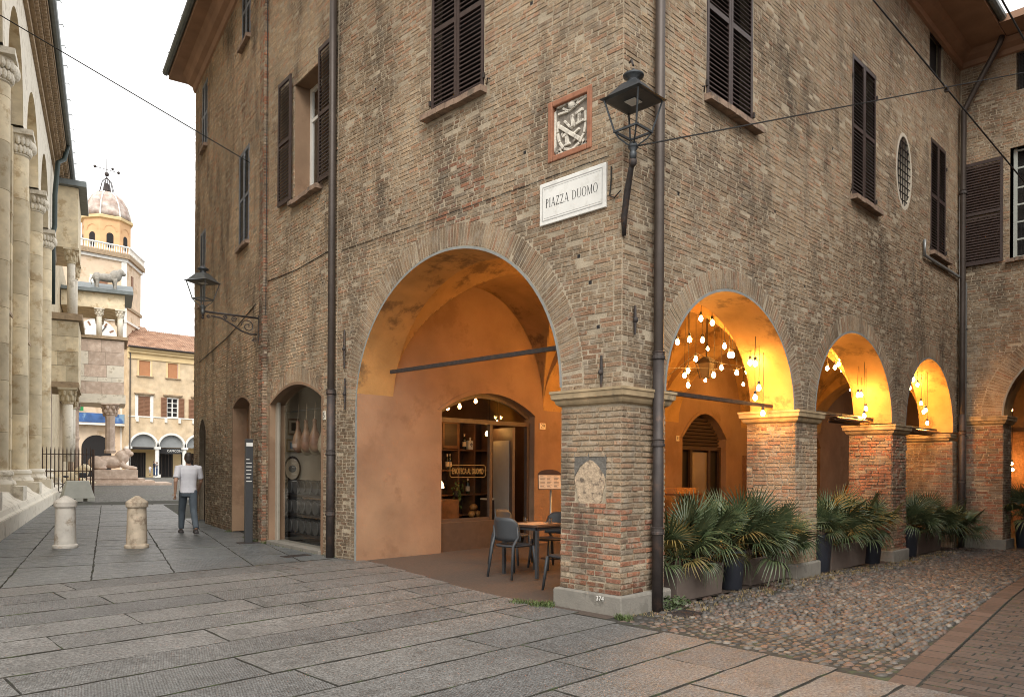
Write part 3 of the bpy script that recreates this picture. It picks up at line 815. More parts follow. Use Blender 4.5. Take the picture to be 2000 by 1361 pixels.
mb = MB(); mb.box(WX + .76, 18, .62, .72, 2.6, 4.6); mb.build('lintel_beam', DARKWOOD, wing)
backing(wing, FW, ww, -.24); backing(wing, FW, wt, -.19)
mb = MB(); u0, u1, z0, z1 = ww; um = (u0 + u1) / 2
for a, b in ((u0 + .04, u0 + .11), (um - .04, um + .04), (u1 - .09, u1 - .02)): bar(mb, FW, a, b, z0, z1, -.16, -.11)
for zc in (z0 + .04, z0 + .42, z0 + .8, z0 + 1.18, z0 + 1.55, z0 + 1.98, z1 - .05):
    bar(mb, FW, u0 + .111, um - .041, zc - .018, zc + .018, -.155, -.115); bar(mb, FW, um + .041, u1 - .091, zc - .018, zc + .018, -.155, -.115)
wfr = mb.build('window_frame', simple('sage_window_paint', (.42, .44, .40), .5, .1, 8, .1, 40), wing)
mb = MB(); mb.add([FW(u0, z0, -.14), FW(u1, z0, -.14), FW(u1, z1, -.14), FW(u0, z1, -.14)], [(0, 1, 2, 3)]); mb.build('pane', GLASS, wfr)
mb = MB(); strip(mb, FW, [(ww[0] - .0, ww[2]), (ww[0], ww[3]), (ww[1], ww[3])], .006, -.24); mb.build('window_reveal', PEACH, wing)
sill(wing, FW, ww[0] - .06, ww[1] + .05, ww[2])
slats_left[0] = 40
shutter(wing, FW, .1, .86, 6.22, 8.52, .05)
mb = MB()
for k in range(26): bar(mb, FW, wt[0] + .05 + k * .03, wt[0] + .056 + k * .03, wt[2], wt[3], -.03, -.024)
for k in range(28): bar(mb, FW, wt[0], wt[1], wt[2] + .02 + k * .03, wt[2] + .026 + k * .03, -.024, -.02)
mb.build('wire_mesh', IRON, wing, kind='stuff')
mb = MB(); mb.box(11.75, WX, -9, -.96, 11.02, 11.17); ev = mb.build('eave', EAVE, wing)
mb = MB(); mb.prism([(WX, 0, 10.72), (WX - .06, 0, 10.74), (WX - .08, 0, 10.84), (WX - .22, 0, 10.9), (WX - .3, 0, 10.998), (WX, 0, 10.998)], (0, -9, 0)); mb.build('eave_cove', EAVE, ev)
mb = MB(); mb.box(WX, 20, -9, 0, 11.17, 11.4); mb.build('roof', EAVE, wing)

# ------------------------------------------------------------ ground
def slab_mat(name, c1, c2, tool, rough=.75):
    m, nt, b = newmat(name); p = pos(nt); oi = nd(nt, 'ObjectInfo'); rnd = oi.outputs['Random']
    sp = noise(nt, p, 42, 5, .8); md = noise(nt, p, 9, 6, .6); bg_ = noise(nt, p, .8, 4)
    c = mixc(nt, rng(nt, rnd, 0, 1, 0, 1), c1, c2)
    c = mulv(nt, c, rng(nt, sp, .36, .64, .35, 1.75))
    c = mulv(nt, c, rng(nt, md, .3, .7, .82, 1.16)); c = mulv(nt, c, rng(nt, bg_, .3, .7, .82, 1.18))
    c = mixc(nt, rng(nt, noise(nt, p, 2.4, 8, .72), .55, .70, 0, .6), c, (.06, .057, .052))
    gum = nd(nt, 'TexVoronoi'); gum.inputs['Scale'].default_value = 2.2; nt.links.new(p, gum.inputs['Vector'])
    c = mixc(nt, rng(nt, gum.outputs[0], .035, .05, .7, 0), c, (.05, .048, .045))
    nt.links.new(c, b.inputs['Base Color'])
    nt.links.new(rng(nt, md, .3, .7, rough - .17, rough + .12), b.inputs['Roughness']); b.inputs['Specular IOR Level'].default_value = .42
    vr = nd(nt, 'VectorRotate', rotation_type='Z_AXIS'); nt.links.new(p, vr.inputs['Vector']); nt.links.new(rng(nt, rnd, 0, 1, .15, .75), vr.inputs['Angle'])
    w = nd(nt, 'TexWave', wave_type='BANDS', bands_direction='X'); w.inputs['Scale'].default_value = 16; w.inputs['Distortion'].default_value = 3.5; w.inputs['Detail'].default_value = 2; w.inputs['Detail Scale'].default_value = 2.5
    nt.links.new(vr.outputs[0], w.inputs['Vector'])
    mm = nd(nt, 'Math', operation='MULTIPLY'); nt.links.new(w.outputs[1], mm.inputs[0]); nt.links.new(rng(nt, rnd, .25, .8, tool, .12), mm.inputs[1])
    k = bump(nt, b, mm.outputs[0], .55, .010)
    k = bump(nt, b, noise(nt, p, 95, 5, .7), .55, .007, k)
    bump(nt, b, noise(nt, p, 5, 4), .3, .02, k)
    return m
SLAB = slab_mat('granite_slab', (.118, .119, .117), (.142, .138, .130), 1., .60)
SLABD = slab_mat('dark_street_slab', (.090, .098, .102), (.118, .124, .124), .25, .46)
BED = simple('joint_soil', (.034, .031, .025), 1, .5, 14, .8, 60, spots=(.055, .07, .03), spot_scale=5)
def pebble_ground():
    m, nt, b = newmat('grey_pebble_paving'); p = pos(nt)
    v = nd(nt, 'TexVoronoi'); v.inputs['Scale'].default_value = 9; nt.links.new(p, v.inputs['Vector'])
    c = mixc(nt, rng(nt, v.outputs[0], .25, .6, 0, 1), (.20, .19, .175), (.06, .058, .05))
    cc = nd(nt, 'SeparateColor'); nt.links.new(v.outputs[1], cc.inputs[0])
    c = mulv(nt, c, rng(nt, cc.outputs[0], 0, 1, .65, 1.35))
    c = mixc(nt, rng(nt, noise(nt, p, .35, 5), .55, .72, 0, .6), c, (.07, .085, .04))
    nt.links.new(c, b.inputs['Base Color']); b.inputs['Roughness'].default_value = .7
    inv = rng(nt, v.outputs[0], 0, .6, 1, 0); bump(nt, b, inv, .8, .03); return m
GROUND = pebble_ground()
gx = [-300, -150, -80, -40, -20, -12] + [-8 + .6 * i for i in range(46)] + [22, 26, 32, 40, 55, 80, 120, 180, 400]
mb = MB(); n = len(gx)
def base_off(x, y): return -.07 if (x < 23 and y < 27.5) else -.0
vs_ = [(x, y, gz(x, y) + base_off(x, y)) for x in gx for y in gx]
mb.add(vs_, [(i * n + j, (i + 1) * n + j, (i + 1) * n + j + 1, i * n + j + 1) for i in range(n - 1) for j in range(n - 1)])
struct(mb.build('ground', GROUND, smooth=True))

def shrink(p, ea, eb):
    q = [Vector((a, b)) for a, b in p]; ex = (q[1] - q[0]).normalized(); ey = (q[3] - q[0]).normalized()
    return [tuple(q[0] + ex * ea + ey * eb), tuple(q[1] - ex * ea + ey * eb), tuple(q[2] - ex * ea - ey * eb), tuple(q[3] + ex * ea - ey * eb)]
def slab_obj(name, pts, mat, parent, top=.0, thick=.06, edge=.004, tilt=.0015, gap=.011):
    cx_ = sum(p[0] for p in pts) / len(pts); cy_ = sum(p[1] for p in pts) / len(pts)
    def ins(p, e):
        dx, dy = cx_ - p[0], cy_ - p[1]
        sx = e if abs(dx) > 1e-6 else 0
        return (p[0] + math.copysign(min(e, abs(dx)), dx), p[1] + math.copysign(min(e, abs(dy)), dy))
    # subdivide the edges a little so that they run unevenly
    ring_ = []
    m = len(pts)
    for i in range(m):
        a, b = pts[i], pts[(i + 1) % m]; L = sqrt((a[0] - b[0]) ** 2 + (a[1] - b[1]) ** 2); k = max(1, int(L / .16))
        for t in range(k):
            q = t / k; w = 0 if t == 0 else R(-.009, .007)
            nx, ny = (b[1] - a[1]) / L, -(b[0] - a[0]) / L
            ring_.append((lerp(a[0], b[0], q) + nx * w, lerp(a[1], b[1], q) + ny * w))
    dz = R(-.001, .003); tx, ty = R(-tilt, tilt), R(-tilt, tilt)
    base = gz(cx_, cy_)
    def zt(p): return gz(p[0], p[1]) - base + top + dz + tx * (p[0] - cx_) + ty * (p[1] - cy_)
    r1 = [(*[k - o for k, o in zip(ins(p, gap + edge), (cx_, cy_))], zt(p)) for p in ring_]
    r0 = [(*[k - o for k, o in zip(ins(p, gap), (cx_, cy_))], zt(p) - edge) for p in ring_]
    rb = [(a, b, c - thick) for a, b, c in r0]
    mb = MB(); mb.loft([rb, r0, r1])
    o = mb.build(name, mat, parent, loc=(cx_, cy_, base)); o.data.materials.append(BED); k = 2 * len(ring_)
    o.data.polygons.foreach_set('material_index', [1] * k + [0] * (len(o.data.polygons) - k)); return o

# foreground pavement: long granite slabs in courses that run along the lane front
pave = MB(); vs_ = []
px_ = [-10 + .5 * i for i in range(22)]; py_ = [-8 + .5 * i for i in range(28)]
m = len(py_)
pave.add([(x, y, gz(x, y) - .009) for x in px_ for y in py_], [(i * m + j, (i + 1) * m + j, (i + 1) * m + j + 1, i * m + j + 1) for i in range(len(px_) - 1) for j in range(m - 1)])
pavement = struct(pave.build('pavement', BED, smooth=True))
def edge_x(y):
    if y > 5.0: return .42
    if y > .9: return -.16 + .11 * max(0, y - 2.1)
    if y > -.1: return -.10
    return -.28 - .09 * (-y)
SKEW = .02
y = -6.2
while y < 5.5:
    w = random.choice([.46, .52, .58, .62, .55]) if y > 3.2 else R(.52, .68)
    y1 = min(y + w, 5.64)
    if 5.64 - y1 < .25: y1 = 5.64
    x1 = min(edge_x(y + .02), edge_x(y1 - .02)) + (R(-.05, .05) if y < 0 else 0)
    x = x1
    L = R(.7, 1.9)
    while x > -9:
        xa = x - L
        sk = R(-.05, .05)
        slab_obj('paving_slab', shrink([(xa, y + R(-.004, .004)), (x, y), (x, y1), (xa, y1)], .002, .008), SLAB, pavement, gap=.003)
        x = xa; L = R(1.1, 3.0)
    y = y1
# street beyond: darker slabs in strips that follow the street
CH = radians(73.15); DC = Vector((cos(CH), sin(CH), 0)); NC = Vector((sin(CH), -cos(CH), 0))  # NC points from the church into the street
C0 = Vector((-3.34, 12.38, .13))
lane = MB()
xs_ = [-9 + .6 * i for i in range(35)]; ysv = [5.5 + .6 * i for i in range(40)]; m = len(ysv)
lane.add([(x, y_, gz(x, y_) - .0085) for x in xs_ for y_ in ysv], [(i * m + j, (i + 1) * m + j, (i + 1) * m + j + 1, i * m + j + 1) for i in range(len(xs_) - 1) for j in range(m - 1)])
street = struct(lane.build('street', BED, smooth=True))
w0 = -2.2; strips = [1.25, 1.0, 1.05, .95, 1.0, 1.1, .75, .8, .9, 1.0, 1.0]
def S(u, w): v = C0 + DC * u + NC * w; return (v.x, v.y)
acc_w = -2.6
for k, sw in enumerate(strips):
    a, b = acc_w, acc_w + sw; acc_w = b
    # each strip starts at the pavement line y = 5.66
    def u_at(w): return (5.66 - C0.y - NC.y * w) / DC.y
    ua, ub = u_at(a), u_at(b); first = True; u = max(ua, ub)
    L = R(.5, 1.0)
    end = 14.5
    while u < end:
        L = R(.55, 1.25) if random.random() < .7 else R(1.2, 1.8)
        e = min(u + L, end)
        if end - e < .3: e = end
        p = [S(u if not first else ua, a), S(u if not first else ub, b), S(e, b), S(e, a)]
        p = [p[0], p[1], p[2], p[3]]
        mid = S((u + e) / 2, (a + b) / 2)
        if mid[0] < .34 + (mid[1] - 8.9) * .218 + .2 or mid[1] < 8.9:
            slab_obj('street_slab', shrink(p, .003, .009), SLABD, street, tilt=.0015, gap=.003)
        u = e; first = False
# pale kerb course that closes the slabs off towards the cobbles
for k in range(7):
    p = [S(14.52, -2.2 + k * 1.4), S(14.52, -.82 + k * 1.4), S(14.95, -.82 + k * 1.4), S(14.95, -2.2 + k * 1.4)]
    slab_obj('street_slab', p, SLAB, street)

# arcade floor
mb = MB(); fx = [-.25, 0, .3] + [.6 + .6 * i for i in range(38)]; fy = [-.0, .3, .6, .9, 1.2, 1.8, 2.4, 3, 3.6, 4.2, 4.8, 5.3]; m = len(fy)
mb.add([(max(x, edge_x(y_) - .14), y_, gz(x, y_) - .0055) for x in fx for y_ in fy], [(i * m + j, (i + 1) * m + j, (i + 1) * m + j + 1, i * m + j + 1) for i in range(len(fx) - 1) for j in range(m - 1)])
mb2 = simple('speckled_arcade_floor', (.082, .060, .046), .78, .25, 40, .45, 110, col2=(.066, .050, .040), bdist=.004)
struct(mb.build('arcade_floor', mb2, smooth=True))
mb = MB(); mb.box(WX, 18.2, -9, .0, -.2, -.095); struct(mb.build('wing_floor', mb2))

# cobbled lane
COB = simple('river_cobble', (.2, .15, .12), .6, .3, 25, .4, 70, attr=True, bdist=.006)
def cob_obj_mat():
    m, nt, b = newmat('river_cobble_piece'); p = pos(nt); c = mulv(nt, nd(nt, 'ObjectInfo').outputs['Color'], rng(nt, noise(nt, p, 25, 5), .25, .75, .7, 1.3))
    nt.links.new(c, b.inputs['Base Color']); b.inputs['Roughness'].default_value = .6; bump(nt, b, noise(nt, p, 70, 5), .4, .006); return m
COBO = cob_obj_mat()
def border_y(x): return -2.95 + (x + .42) * .0895
bed = MB(); bx_ = [-.75 + .45 * i for i in range(31)]
vs_ = []
for x in bx_:
    for t in range(8):
        yy = lerp(-.0, border_y(x) + .0, t / 7); vs_.append((x, yy, gz(x, yy) - .026))
bed.add(vs_, [(i * 8 + j, i * 8 + j + 1, (i + 1) * 8 + j + 1, (i + 1) * 8 + j) for i in range(len(bx_) - 1) for j in range(7)])
cobbled = struct(bed.build('cobbled_lane', BED, smooth=True))
def dome(n=8):
    vs_ = []; fs_ = []
    ph = R(0, 6)
    for rr, zz in ((1., -.5), (.93, .25), (.6, .78)):
        for i in range(n):
            a = 2 * pi * i / n + ph; k = rr * (1 + R(-.13, .13)); vs_.append((cos(a) * k, sin(a) * k, zz + R(-.06, .06)))
    vs_.append((R(-.1, .1), R(-.1, .1), .9))
    for j in range(2):
        for i in range(n): fs_.append((j * n + i, j * n + (i + 1) % n, (j + 1) * n + (i + 1) % n, (j + 1) * n + i))
    for i in range(n): fs_.append((2 * n + i, 2 * n + (i + 1) % n, 3 * n))
    return vs_, fs_
domes = [dome() for _ in range(12)]
dome_me = []
for vv, ff in domes:
    b = MB(); b.add(vv, ff); dome_me.append(b.mesh('cobble', COBO, smooth=True))
COBPAL = [(.155, .13, .105), (.20, .165, .13), (.12, .108, .095), (.20, .135, .10), (.17, .152, .13), (.26, .22, .175), (.10, .09, .08), (.15, .135, .12), (.22, .13, .09)]
cobs = []
yy = -.03; r = 0
while yy > -3.0:
    x = -.62 + (r % 2) * .05
    while x < 12.6:
        if yy < border_y(x) + .03: break_x = True
        else:
            ok = x > edge_x(yy) + .07 and not (yy > -.12 and (x < 1.0 or 4.2 < x < 5.2 or 8.3 < x < 9.3 or x > 12.2))
            if ok: cobs.append((x + R(-.016, .016), yy + R(-.014, .014), R(.044, .063), R(.033, .044), R(-.6, .6)))
        x += R(.092, .122)
    yy -= .079; r += 1
cobs.sort(key=lambda c: (c[0] - CAMX) ** 2 + (c[1] - CAMY) ** 2)
rest = MB()
for i, (x, y_, a, b, ro) in enumerate(cobs):
    c = random.choice(COBPAL); k = R(.36, .70); gm = sum(c) / 3; c = tuple((gm + (q - gm) * .8) * k for q in c); h = R(.018, .028); zb = gz(x, y_) - .018 + R(-.007, .007)
    if y_ > -.45 and random.random() < .25: continue
    if i < 290:
        o = place('cobble', random.choice(dome_me), cobbled, (x, y_, zb)); o.rotation_euler = (R(-.1, .1), R(-.1, .1), ro); o.scale = (a, b, h); o.color = (*c, 1)
    else:
        vv, ff = random.choice(domes); cs, sn = cos(ro), sin(ro); rest.col = c
        rest.add([(x + (p[0] * a) * cs - (p[1] * b) * sn, y_ + p[0] * a * sn + p[1] * b * cs, zb + p[2] * h) for p in vv], ff)
rest.build('cobbles', COB, cobbled, smooth=True, kind='stuff')

# brick footway with a flat border
PAV = simple('brick_paver', (.062, .047, .040), .75, .25, 20, .5, 80, rand=.28, bdist=.005, col2=(.055, .045, .040))
PAVR = simple('red_border_paver', (.074, .052, .043), .75, .25, 20, .4, 80, rand=.3, bdist=.004)
mb = MB(); vs_ = []
for x in bx_ + [14.0]: vs_ += [(x - .3, border_y(x) + .0, gz(x, -3) - .028), (x - .3, -9, gz(x, -3) - .028)]
mb.add(vs_, [(2 * i, 2 * i + 1, 2 * i + 3, 2 * i + 2) for i in range(len(bx_))])
foot = struct(mb.build('brick_footway', BED))
x = -.62
while x < 12.4:
    e = x + .27
    slab_obj('border_paver', [(x, border_y(x) - .205), (e, border_y(e) - .205), (e, border_y(e) - .0), (x, border_y(x) - .0)], PAVR, foot, thick=.05, edge=.004, gap=.002, tilt=.004); x = e
kk = 0; x = -.85; npav = 0; restp = MB()
while x < 11.5:
    e = x + .125; y1 = border_y(x) - .215 - (kk % 2) * .13 * .0; first = True
    off = [.26, .14, .2][kk % 3]
    ylim = y1 - (1.3 if x < 2.2 else 1.1)
    while y1 > ylim:
        L = off if first else .262
        if npav < 295: slab_obj('paver', [(x, y1 - L), (e, y1 - L), (e, y1), (x, y1)], PAV, foot, thick=.05, edge=.005, gap=.003, tilt=.006); npav += 1
        else:
            z = gz(x, y1) + R(-.003, .003); restp.box(x + .004, e - .004, y1 - L + .004, y1 - .004, z - .05, z)
        y1 -= L; first = False
    x = e; kk += 1
if restp.f: restp.build('pavers', PAV, foot, kind='stuff')

# grass and weeds
GRASS = simple('grass_blades', (.075, .105, .03), .7, .35, 9, 0)
DRY = simple('dry_straw_grass', (.22, .16, .075), .8, .35, 9, 0)
def tuft(mb, x, y, z, n, rad, h):
    for _ in range(n):
        a = R(0, 2 * pi); q = rad * sqrt(random.random()); bx0, by0 = x + cos(a) * q, y + sin(a) * q; L = h * R(.4, 1.1); t = R(0, 2 * pi); l = L * R(.3, .9); w = .004
        dx, dy = cos(t), sin(t)
        mb.add([(bx0 - dy * w, by0 + dx * w, z), (bx0 + dy * w, by0 - dx * w, z), (bx0 + dx * l * .5 + dy * w * .7, by0 + dy * l * .5 - dx * w * .7, z + L * .7), (bx0 + dx * l * .5 - dy * w * .7, by0 + dy * l * .5 + dx * w * .7, z + L * .7), (bx0 + dx * l, by0 + dy * l, z + L * .85)], [(0, 1, 2, 3), (3, 2, 4)])
g = MB()
for x, y_ in [(-.16, .95), (-.2, 1.05), (-.22, 1.2), (-.12, .98), (-.25, 1.0), (-.2, .9), (-.3, 1.3), (-.1, -.1), (-.12, -.16)]: tuft(g, x, y_, gz(x, y_) - .01, 90, .09, .07)
for i in range(16): tuft(g, -.3 - i * .08, 1.32 + R(-.02, .02), gz(-.3, 1.3) - .02, 12, .03, .035)
for t in range(16):
    u = -.5 + t * .5; v = F2(t * .2, 0, .05) if t < 14 else F3(t * .3, 0, .05); tuft(g, v[0], v[1], .125, 8, .05, .05)
for v in (F2(2.9, 0, .06), F3(.2, 0, .12), F3(1.0, 0, .06), F3(2.7, 0, .06)): tuft(g, v[0], v[1], .13, 60, .09, .07)
tag(g.build('grass_tufts', GRASS), 'short green grass sprouting in slab joints and at the wall foot', 'grass')['kind'] = 'stuff'
g = MB()
for _ in range(260):
    x = R(.1, 11.5); y_ = R(-.42, -.02) if x > 1 else R(-.55, -.1); tuft(g, x, y_, gz(x, y_) - .02, 14, .08, .045)
tag(g.build('dry_grass', DRY), 'dry straw-coloured grass along the foot of the planters', 'grass')['kind'] = 'stuff'
wd = thing('weed_clump', 'leafy green weed growing at the foot of the cast iron downpipe', 'weed', (.82, -.17, -.01))
g = MB()
for _ in range(130):
    a = R(0, 2 * pi); r_ = .19 * sqrt(random.random()); z0_ = R(.01, .19) * (1 - r_ * 2.5); s_ = R(.02, .04); t = R(0, 6)
    x, y_ = cos(a) * r_, sin(a) * r_ * .7
    g.add([(x, y_, z0_), (x + cos(t) * s_ + sin(t) * s_ * .5, y_ + sin(t) * s_ - cos(t) * s_ * .5, z0_ + R(-.01, .03)), (x + cos(t) * s_ * 2, y_ + sin(t) * s_ * 2, z0_ + R(-.02, .03)), (x + cos(t) * s_ - sin(t) * s_ * .5, y_ + sin(t) * s_ + cos(t) * s_ * .5, z0_ + R(-.01, .03))], [(0, 1, 2, 3)])
g.build('foliage', simple('weed_leaf', (.06, .085, .035), .7, .4, 20, 0), wd)
g = MB()
for _ in range(14):
    a = R(0, 6.28); g.tube([(0, 0, 0), (cos(a) * .08, sin(a) * .06, .1), (cos(a) * .15, sin(a) * .1, R(.08, .16))], .003, 4)
g.build('stem', GRASS, wd)
for (x, y_, sx, sy, l, nm) in [(.62, -.42, .34, .26, 'rusty iron inspection cover set in the cobbles by the corner pier', 'inspection_cover'), (-.38, 6.35, .46, .22, 'small dark drain cover in the street slabs before the ham shop', 'drain_cover')]:
    t = thing(nm, l, 'drain cover', (x, y_, gz(x, y_) + .006)); mb = MB(); mb.box(-sx / 2, sx / 2, -sy / 2, sy / 2, -.04, .006); mb.build('frame', IRON, t, bevel=.004)
    for k in range(5): mb = MB(); mb.box(-sx / 2 + .04, sx / 2 - .04, -sy / 2 + .03 + k * (sy - .06) / 5, -sy / 2 + .03 + (k + .6) * (sy - .06) / 5, .006, .011); mb.build('tread_bar', IRON, t)

# ------------------------------------------------------------ pipes, anchors, rods, cables
def pipe(name, label, pts, r, mat, collars, lower=None, lowmat=None):
    t = thing(name, label, 'downpipe', pts[0]); b = Vector(pts[0])
    mb = MB(); mb.tube([tuple(Vector(p) - b) for p in pts], r, 14); mb.build('pipe', mat, t, smooth=True)
    if lower:
        mb = MB(); mb.tube([(0, 0, -.05), (0, 0, lower)], r * 1.13, 14); mb.build('cast_iron_foot', lowmat, t, smooth=True)
    for z in collars:
        mb = MB(); mb.lathe([(r * 1.1, z - .05), (r * 1.38, z - .045), (r * 1.38, z - .02), (r * 1.25, z - .012), (r * 1.25, z + .02), (r * 1.38, z + .03), (r * 1.1, z + .04)], n=14); mb.build('collar', lowmat or mat, t)
    return t
pipe('downpipe', 'brown downpipe with dark cast iron foot beside the corner lantern', [(.555, -.105, -.02), (.555, -.10, 5), (.555, -.10, 10.9)], .056, PIPE, (.93, 1.93, 2.92), 2.94, PIPEIRON)
v = F2(.02, 0, .09); pipe('downpipe', 'brown downpipe between the wide arch and the ham shop window', [(v[0], v[1], .12), (v[0], v[1], 6), (v[0], v[1], 12.2)], .058, PIPE, (.75, 1.73, 2.72), 2.74, PIPEIRON)
pipe('downpipe', 'dark downpipe in the inner corner where the wing meets the arcade front', [(12.5, -.12, -.12), (12.5, -.12, 5), (12.5, -.12, 9.7), (12.42, -.4, 10.15), (12.3, -.85, 10.85), (12.3, -.9, 11.0)], .06, PIPE, (.4, 1.5, 2.6, 8.0), 3.0, PIPEIRON)
t = thing('zinc_pipe', 'thin zinc service pipe running along the upper wall and down the wing pier', 'pipe', (12.62, -.1, 0)); mb = MB()
mb.tube([(-2.55, .05, 6.3), (-2.55, .05, 5.98), (-.15, .05, 5.98), (-.10, -.02, 5.95), (-.03, -.06, 5.8), (-.03, -.06, .1)], .03, 8); mb.build('pipe', ZINC, t, smooth=True)
for z in (1, 2.4, 3.6, 4.8): mb = MB(); mb.cbox((-.02, -.06, z), (.07, .08, .02)); mb.build('clip', IRON, t)
def anchor(label, p, h, n):
    t = thing('wall_anchor', label, 'wall anchor', p, group='iron wall anchors'); mb = MB(); mb.tube([(0, 0, -h / 2), (0, 0, 0), (0, 0, h / 2)], [.012, .02, .014], 6); mb.build('bar', IRON, t); mb = MB(); mb.ell((n[0] * .01, n[1] * .01, 0), (.03, .03, .035), 8, 6); mb.build('knuckle', IRON, t)
anchor('upper iron wall anchor bar just right of the left downpipe', FL(5.48, 3.5, .03), .62, (-1, 0)); anchor('lower iron wall anchor bar just right of the left downpipe', FL(5.46, 2.78, .03), .5, (-1, 0))
anchor('iron wall anchor bar rising from the corner pier impost', FL(.26, 2.68, .03), .38, (-1, 0)); anchor('iron wall anchor bar on the lane side above the corner pier', FR(.2, 3.26, .03), .32, (0, -1))
for i, (a, b, lab) in enumerate([((.33, .86, 3.1), (.33, 4.72, 3.09), 'long black tie rod across the wide arch'), ((.8, .35, 2.57), (4.35, .35, 2.56), 'dark tie rod across the first lane arch'), ((5.05, .35, 2.58), (8.45, .35, 2.55), 'dark tie rod across the second lane arch'), ((9.15, .35, 2.53), (12.3, .35, 2.5), 'dark tie rod across the third lane arch')]):
    L = (Vector(b) - Vector(a)).length; mb = MB()
    if i: mb.box(0, L, -.025, .025, -.025, .025)
    else: mb.box(-.018, .018, 0, L, -.028, .028)
    tag(mb.build('tie_rod', IRON, loc=a), lab, 'tie rod')
def CP(px, py, t):   # a point at distance t in front of the viewpoint, for cables that hang in the open
    dx, dy = px - 1000, py - 915; ro = radians(.35); X = (dx * cos(ro) + dy * sin(ro)) / 1480; Y = (-dx * sin(ro) + dy * cos(ro)) / 1480
    return Vector((CAMX + t * HALF * (1 + X), CAMY + t * HALF * (1 - X), EYE - t * Y))
def cable(label, pts, r=.009, cat='cable'):
    o = Vector(pts[0]); mb = MB(); P = []
    for i in range(len(pts) - 1):
        for k in range(8): P.append(Vector(pts[i]).lerp(Vector(pts[i + 1]), k / 8))
    P.append(Vector(pts[-1])); mb.tube([tuple(p - o) for p in P], r, 5); return tag(mb.build('cable', WIRE, loc=o), label, cat)
an = Vector(F3(1.12, 7.93, .03))
t = cable('black cable slung across the street from the church to the brick wall', [CP(-90, -27, 15.5), CP(0, 30, 15.6), an], .012)
J = Vector((4.75, -.95, 7.61)) if False else CP(1847, 171, 11.2)
lan = Vector((-.02, -.22, 5.07))
far2 = lan + (J - lan) * 1.6
cable('black cable from the corner lantern towards the upper right', [lan, J, far2], .009)
p0 = CP(1705, 0, 10.2); far3 = p0 + (J - p0) * 2.6; near3 = p0 - (J - p0) * .8
cable('black cable falling steeply across the upper right corner', [near3, p0, J, far3], .012)
q0, q1 = CP(1940, -30, 9.5), CP(2040, 150, 10.2); cable('short black cable at the extreme upper right corner', [q0, q1], .012)
mb = MB(); mb.cbox((0, 0, 0), (.10, .03, .03), rz=.3); mb.cbox((.06, 0, -.02), (.04, .06, .05)); tag(mb.build('cable_clamp', IRON, loc=J), 'small clamp where the two overhead cables cross', 'clamp')
cable('thin cable pinned along the brick front over the wide arch', [FL(.19, 5.08, .012), FL(1.6, 5.075, .014), FL(3.0, 5.08, .012), FL(5.6, 5.11, .012)], .004)
cable('thin cable pinned along the canted wall above the ham shop', [F2(.1, 5.2, .012), F2(1.6, 5.15, .012), F2(3.0, 5.2, .012)], .007)
cable('dark cable stapled up the brick quoin', [F3(-.2, 4.55, .03), F3(-.2, 8, .03), F3(-.2, 12.2, .03)], .008)
cable('old cable sagging along the far street wall', [F3(.6, 4.9, .02), F3(3, 4.6, .02), F3(6.5, 4.4, .02)], .009)

# ------------------------------------------------------------ lanterns
def lantern(t, s=1., glass=True):
    # origin at the socket under the cage
    a, b = .145 * s, .225 * s; z0, z1 = .18 * s, .52 * s
    mb = MB()
    mb.frus((0, 0, z1), b * 1.0, b * 1.0, (0, 0, z1 + .012), b * 1.18, b * 1.18); mb.frus((0, 0, z1 + .0125), b * 1.18, b * 1.18, (0, 0, z1 + .035), b * 1.0, b * 1.0); mb.frus((0, 0, z1 + .0355), b * .96, b * .96, (0, 0, z1 + .19 * s), b * .42, b * .42)
    rf = mb.build('roof', LANT, t)
    mb = MB(); q = z1 + .19 * s
    mb.lathe([(b * .36, q), (b * .3, q + .03 * s), (b * .26, q + .05 * s), (b * .5, q + .075 * s), (b * .52, q + .095 * s), (b * .3, q + .125 * s), (b * .12, q + .14 * s), (.012, q + .165 * s)], n=16); mb.build('finial', LANT, rf, smooth=True)
    for sx in (-1, 1):
        for sy in (-1, 1):
            mb = MB(); mb.tube([(sx * a, sy * a, z0), (sx * b, sy * b, z1)], .011 * s, 6); mb.build('frame_bar', LANT, t)
            mb = MB(); mb.tube([(sx * a, sy * a, z0), (sx * a * .75, sy * a * .75, z0 - .07 * s), (sx * .03, sy * .03, .03)], .009 * s, 6); mb.build('cage_stay', LANT, t)
    mb = MB()
    for k in range(4):
        c_, s_ = [(1, 0), (0, 1), (-1, 0), (0, -1)][k]
        if c_: mb.cbox((c_ * a, 0, z0), (.022 * s, 2 * a + .022 * s, .022 * s))
        else: mb.cbox((0, s_ * a, z0 + .001), (2 * a - .023 * s, .022 * s, .022 * s))
    mb.build('bottom_rim', LANT, t)
    if glass:
        for k in range(4):
            an_ = k * pi / 2; m3 = Matrix.Rotation(an_, 3, 'Z')
            mb = MB(); mb.add([tuple(m3 @ Vector(p)) for p in [(-a, -a, z0), (a, -a, z0), (b, -b, z1), (-b, -b, z1)]], [(0, 1, 2, 3)]); mb.build('pane', GLASS, t)
    mb = MB(); mb.lathe([(.05, .0), (.055, .03), (.035, .06), (.03, -.0), ], n=12); mb.lathe([(.02, -.12), (.035, -.11), (.04, -.05), (.03, -.03), (.05, 0), (.05, .02)], n=12); mb.build('socket', LANT, t, smooth=True)
    mb = MB(); mb.box(-.07 * s, .07 * s, -.07 * s, .07 * s, z1 - .012, z1 - .004); mb.build('lamp_glass', WHITE, t)
t = thing('wall_lantern', 'slate grey four-sided street lantern on a curved bracket at the building corner', 'lantern', (-.235, -.305, 4.95))
lantern(t, .95, False)
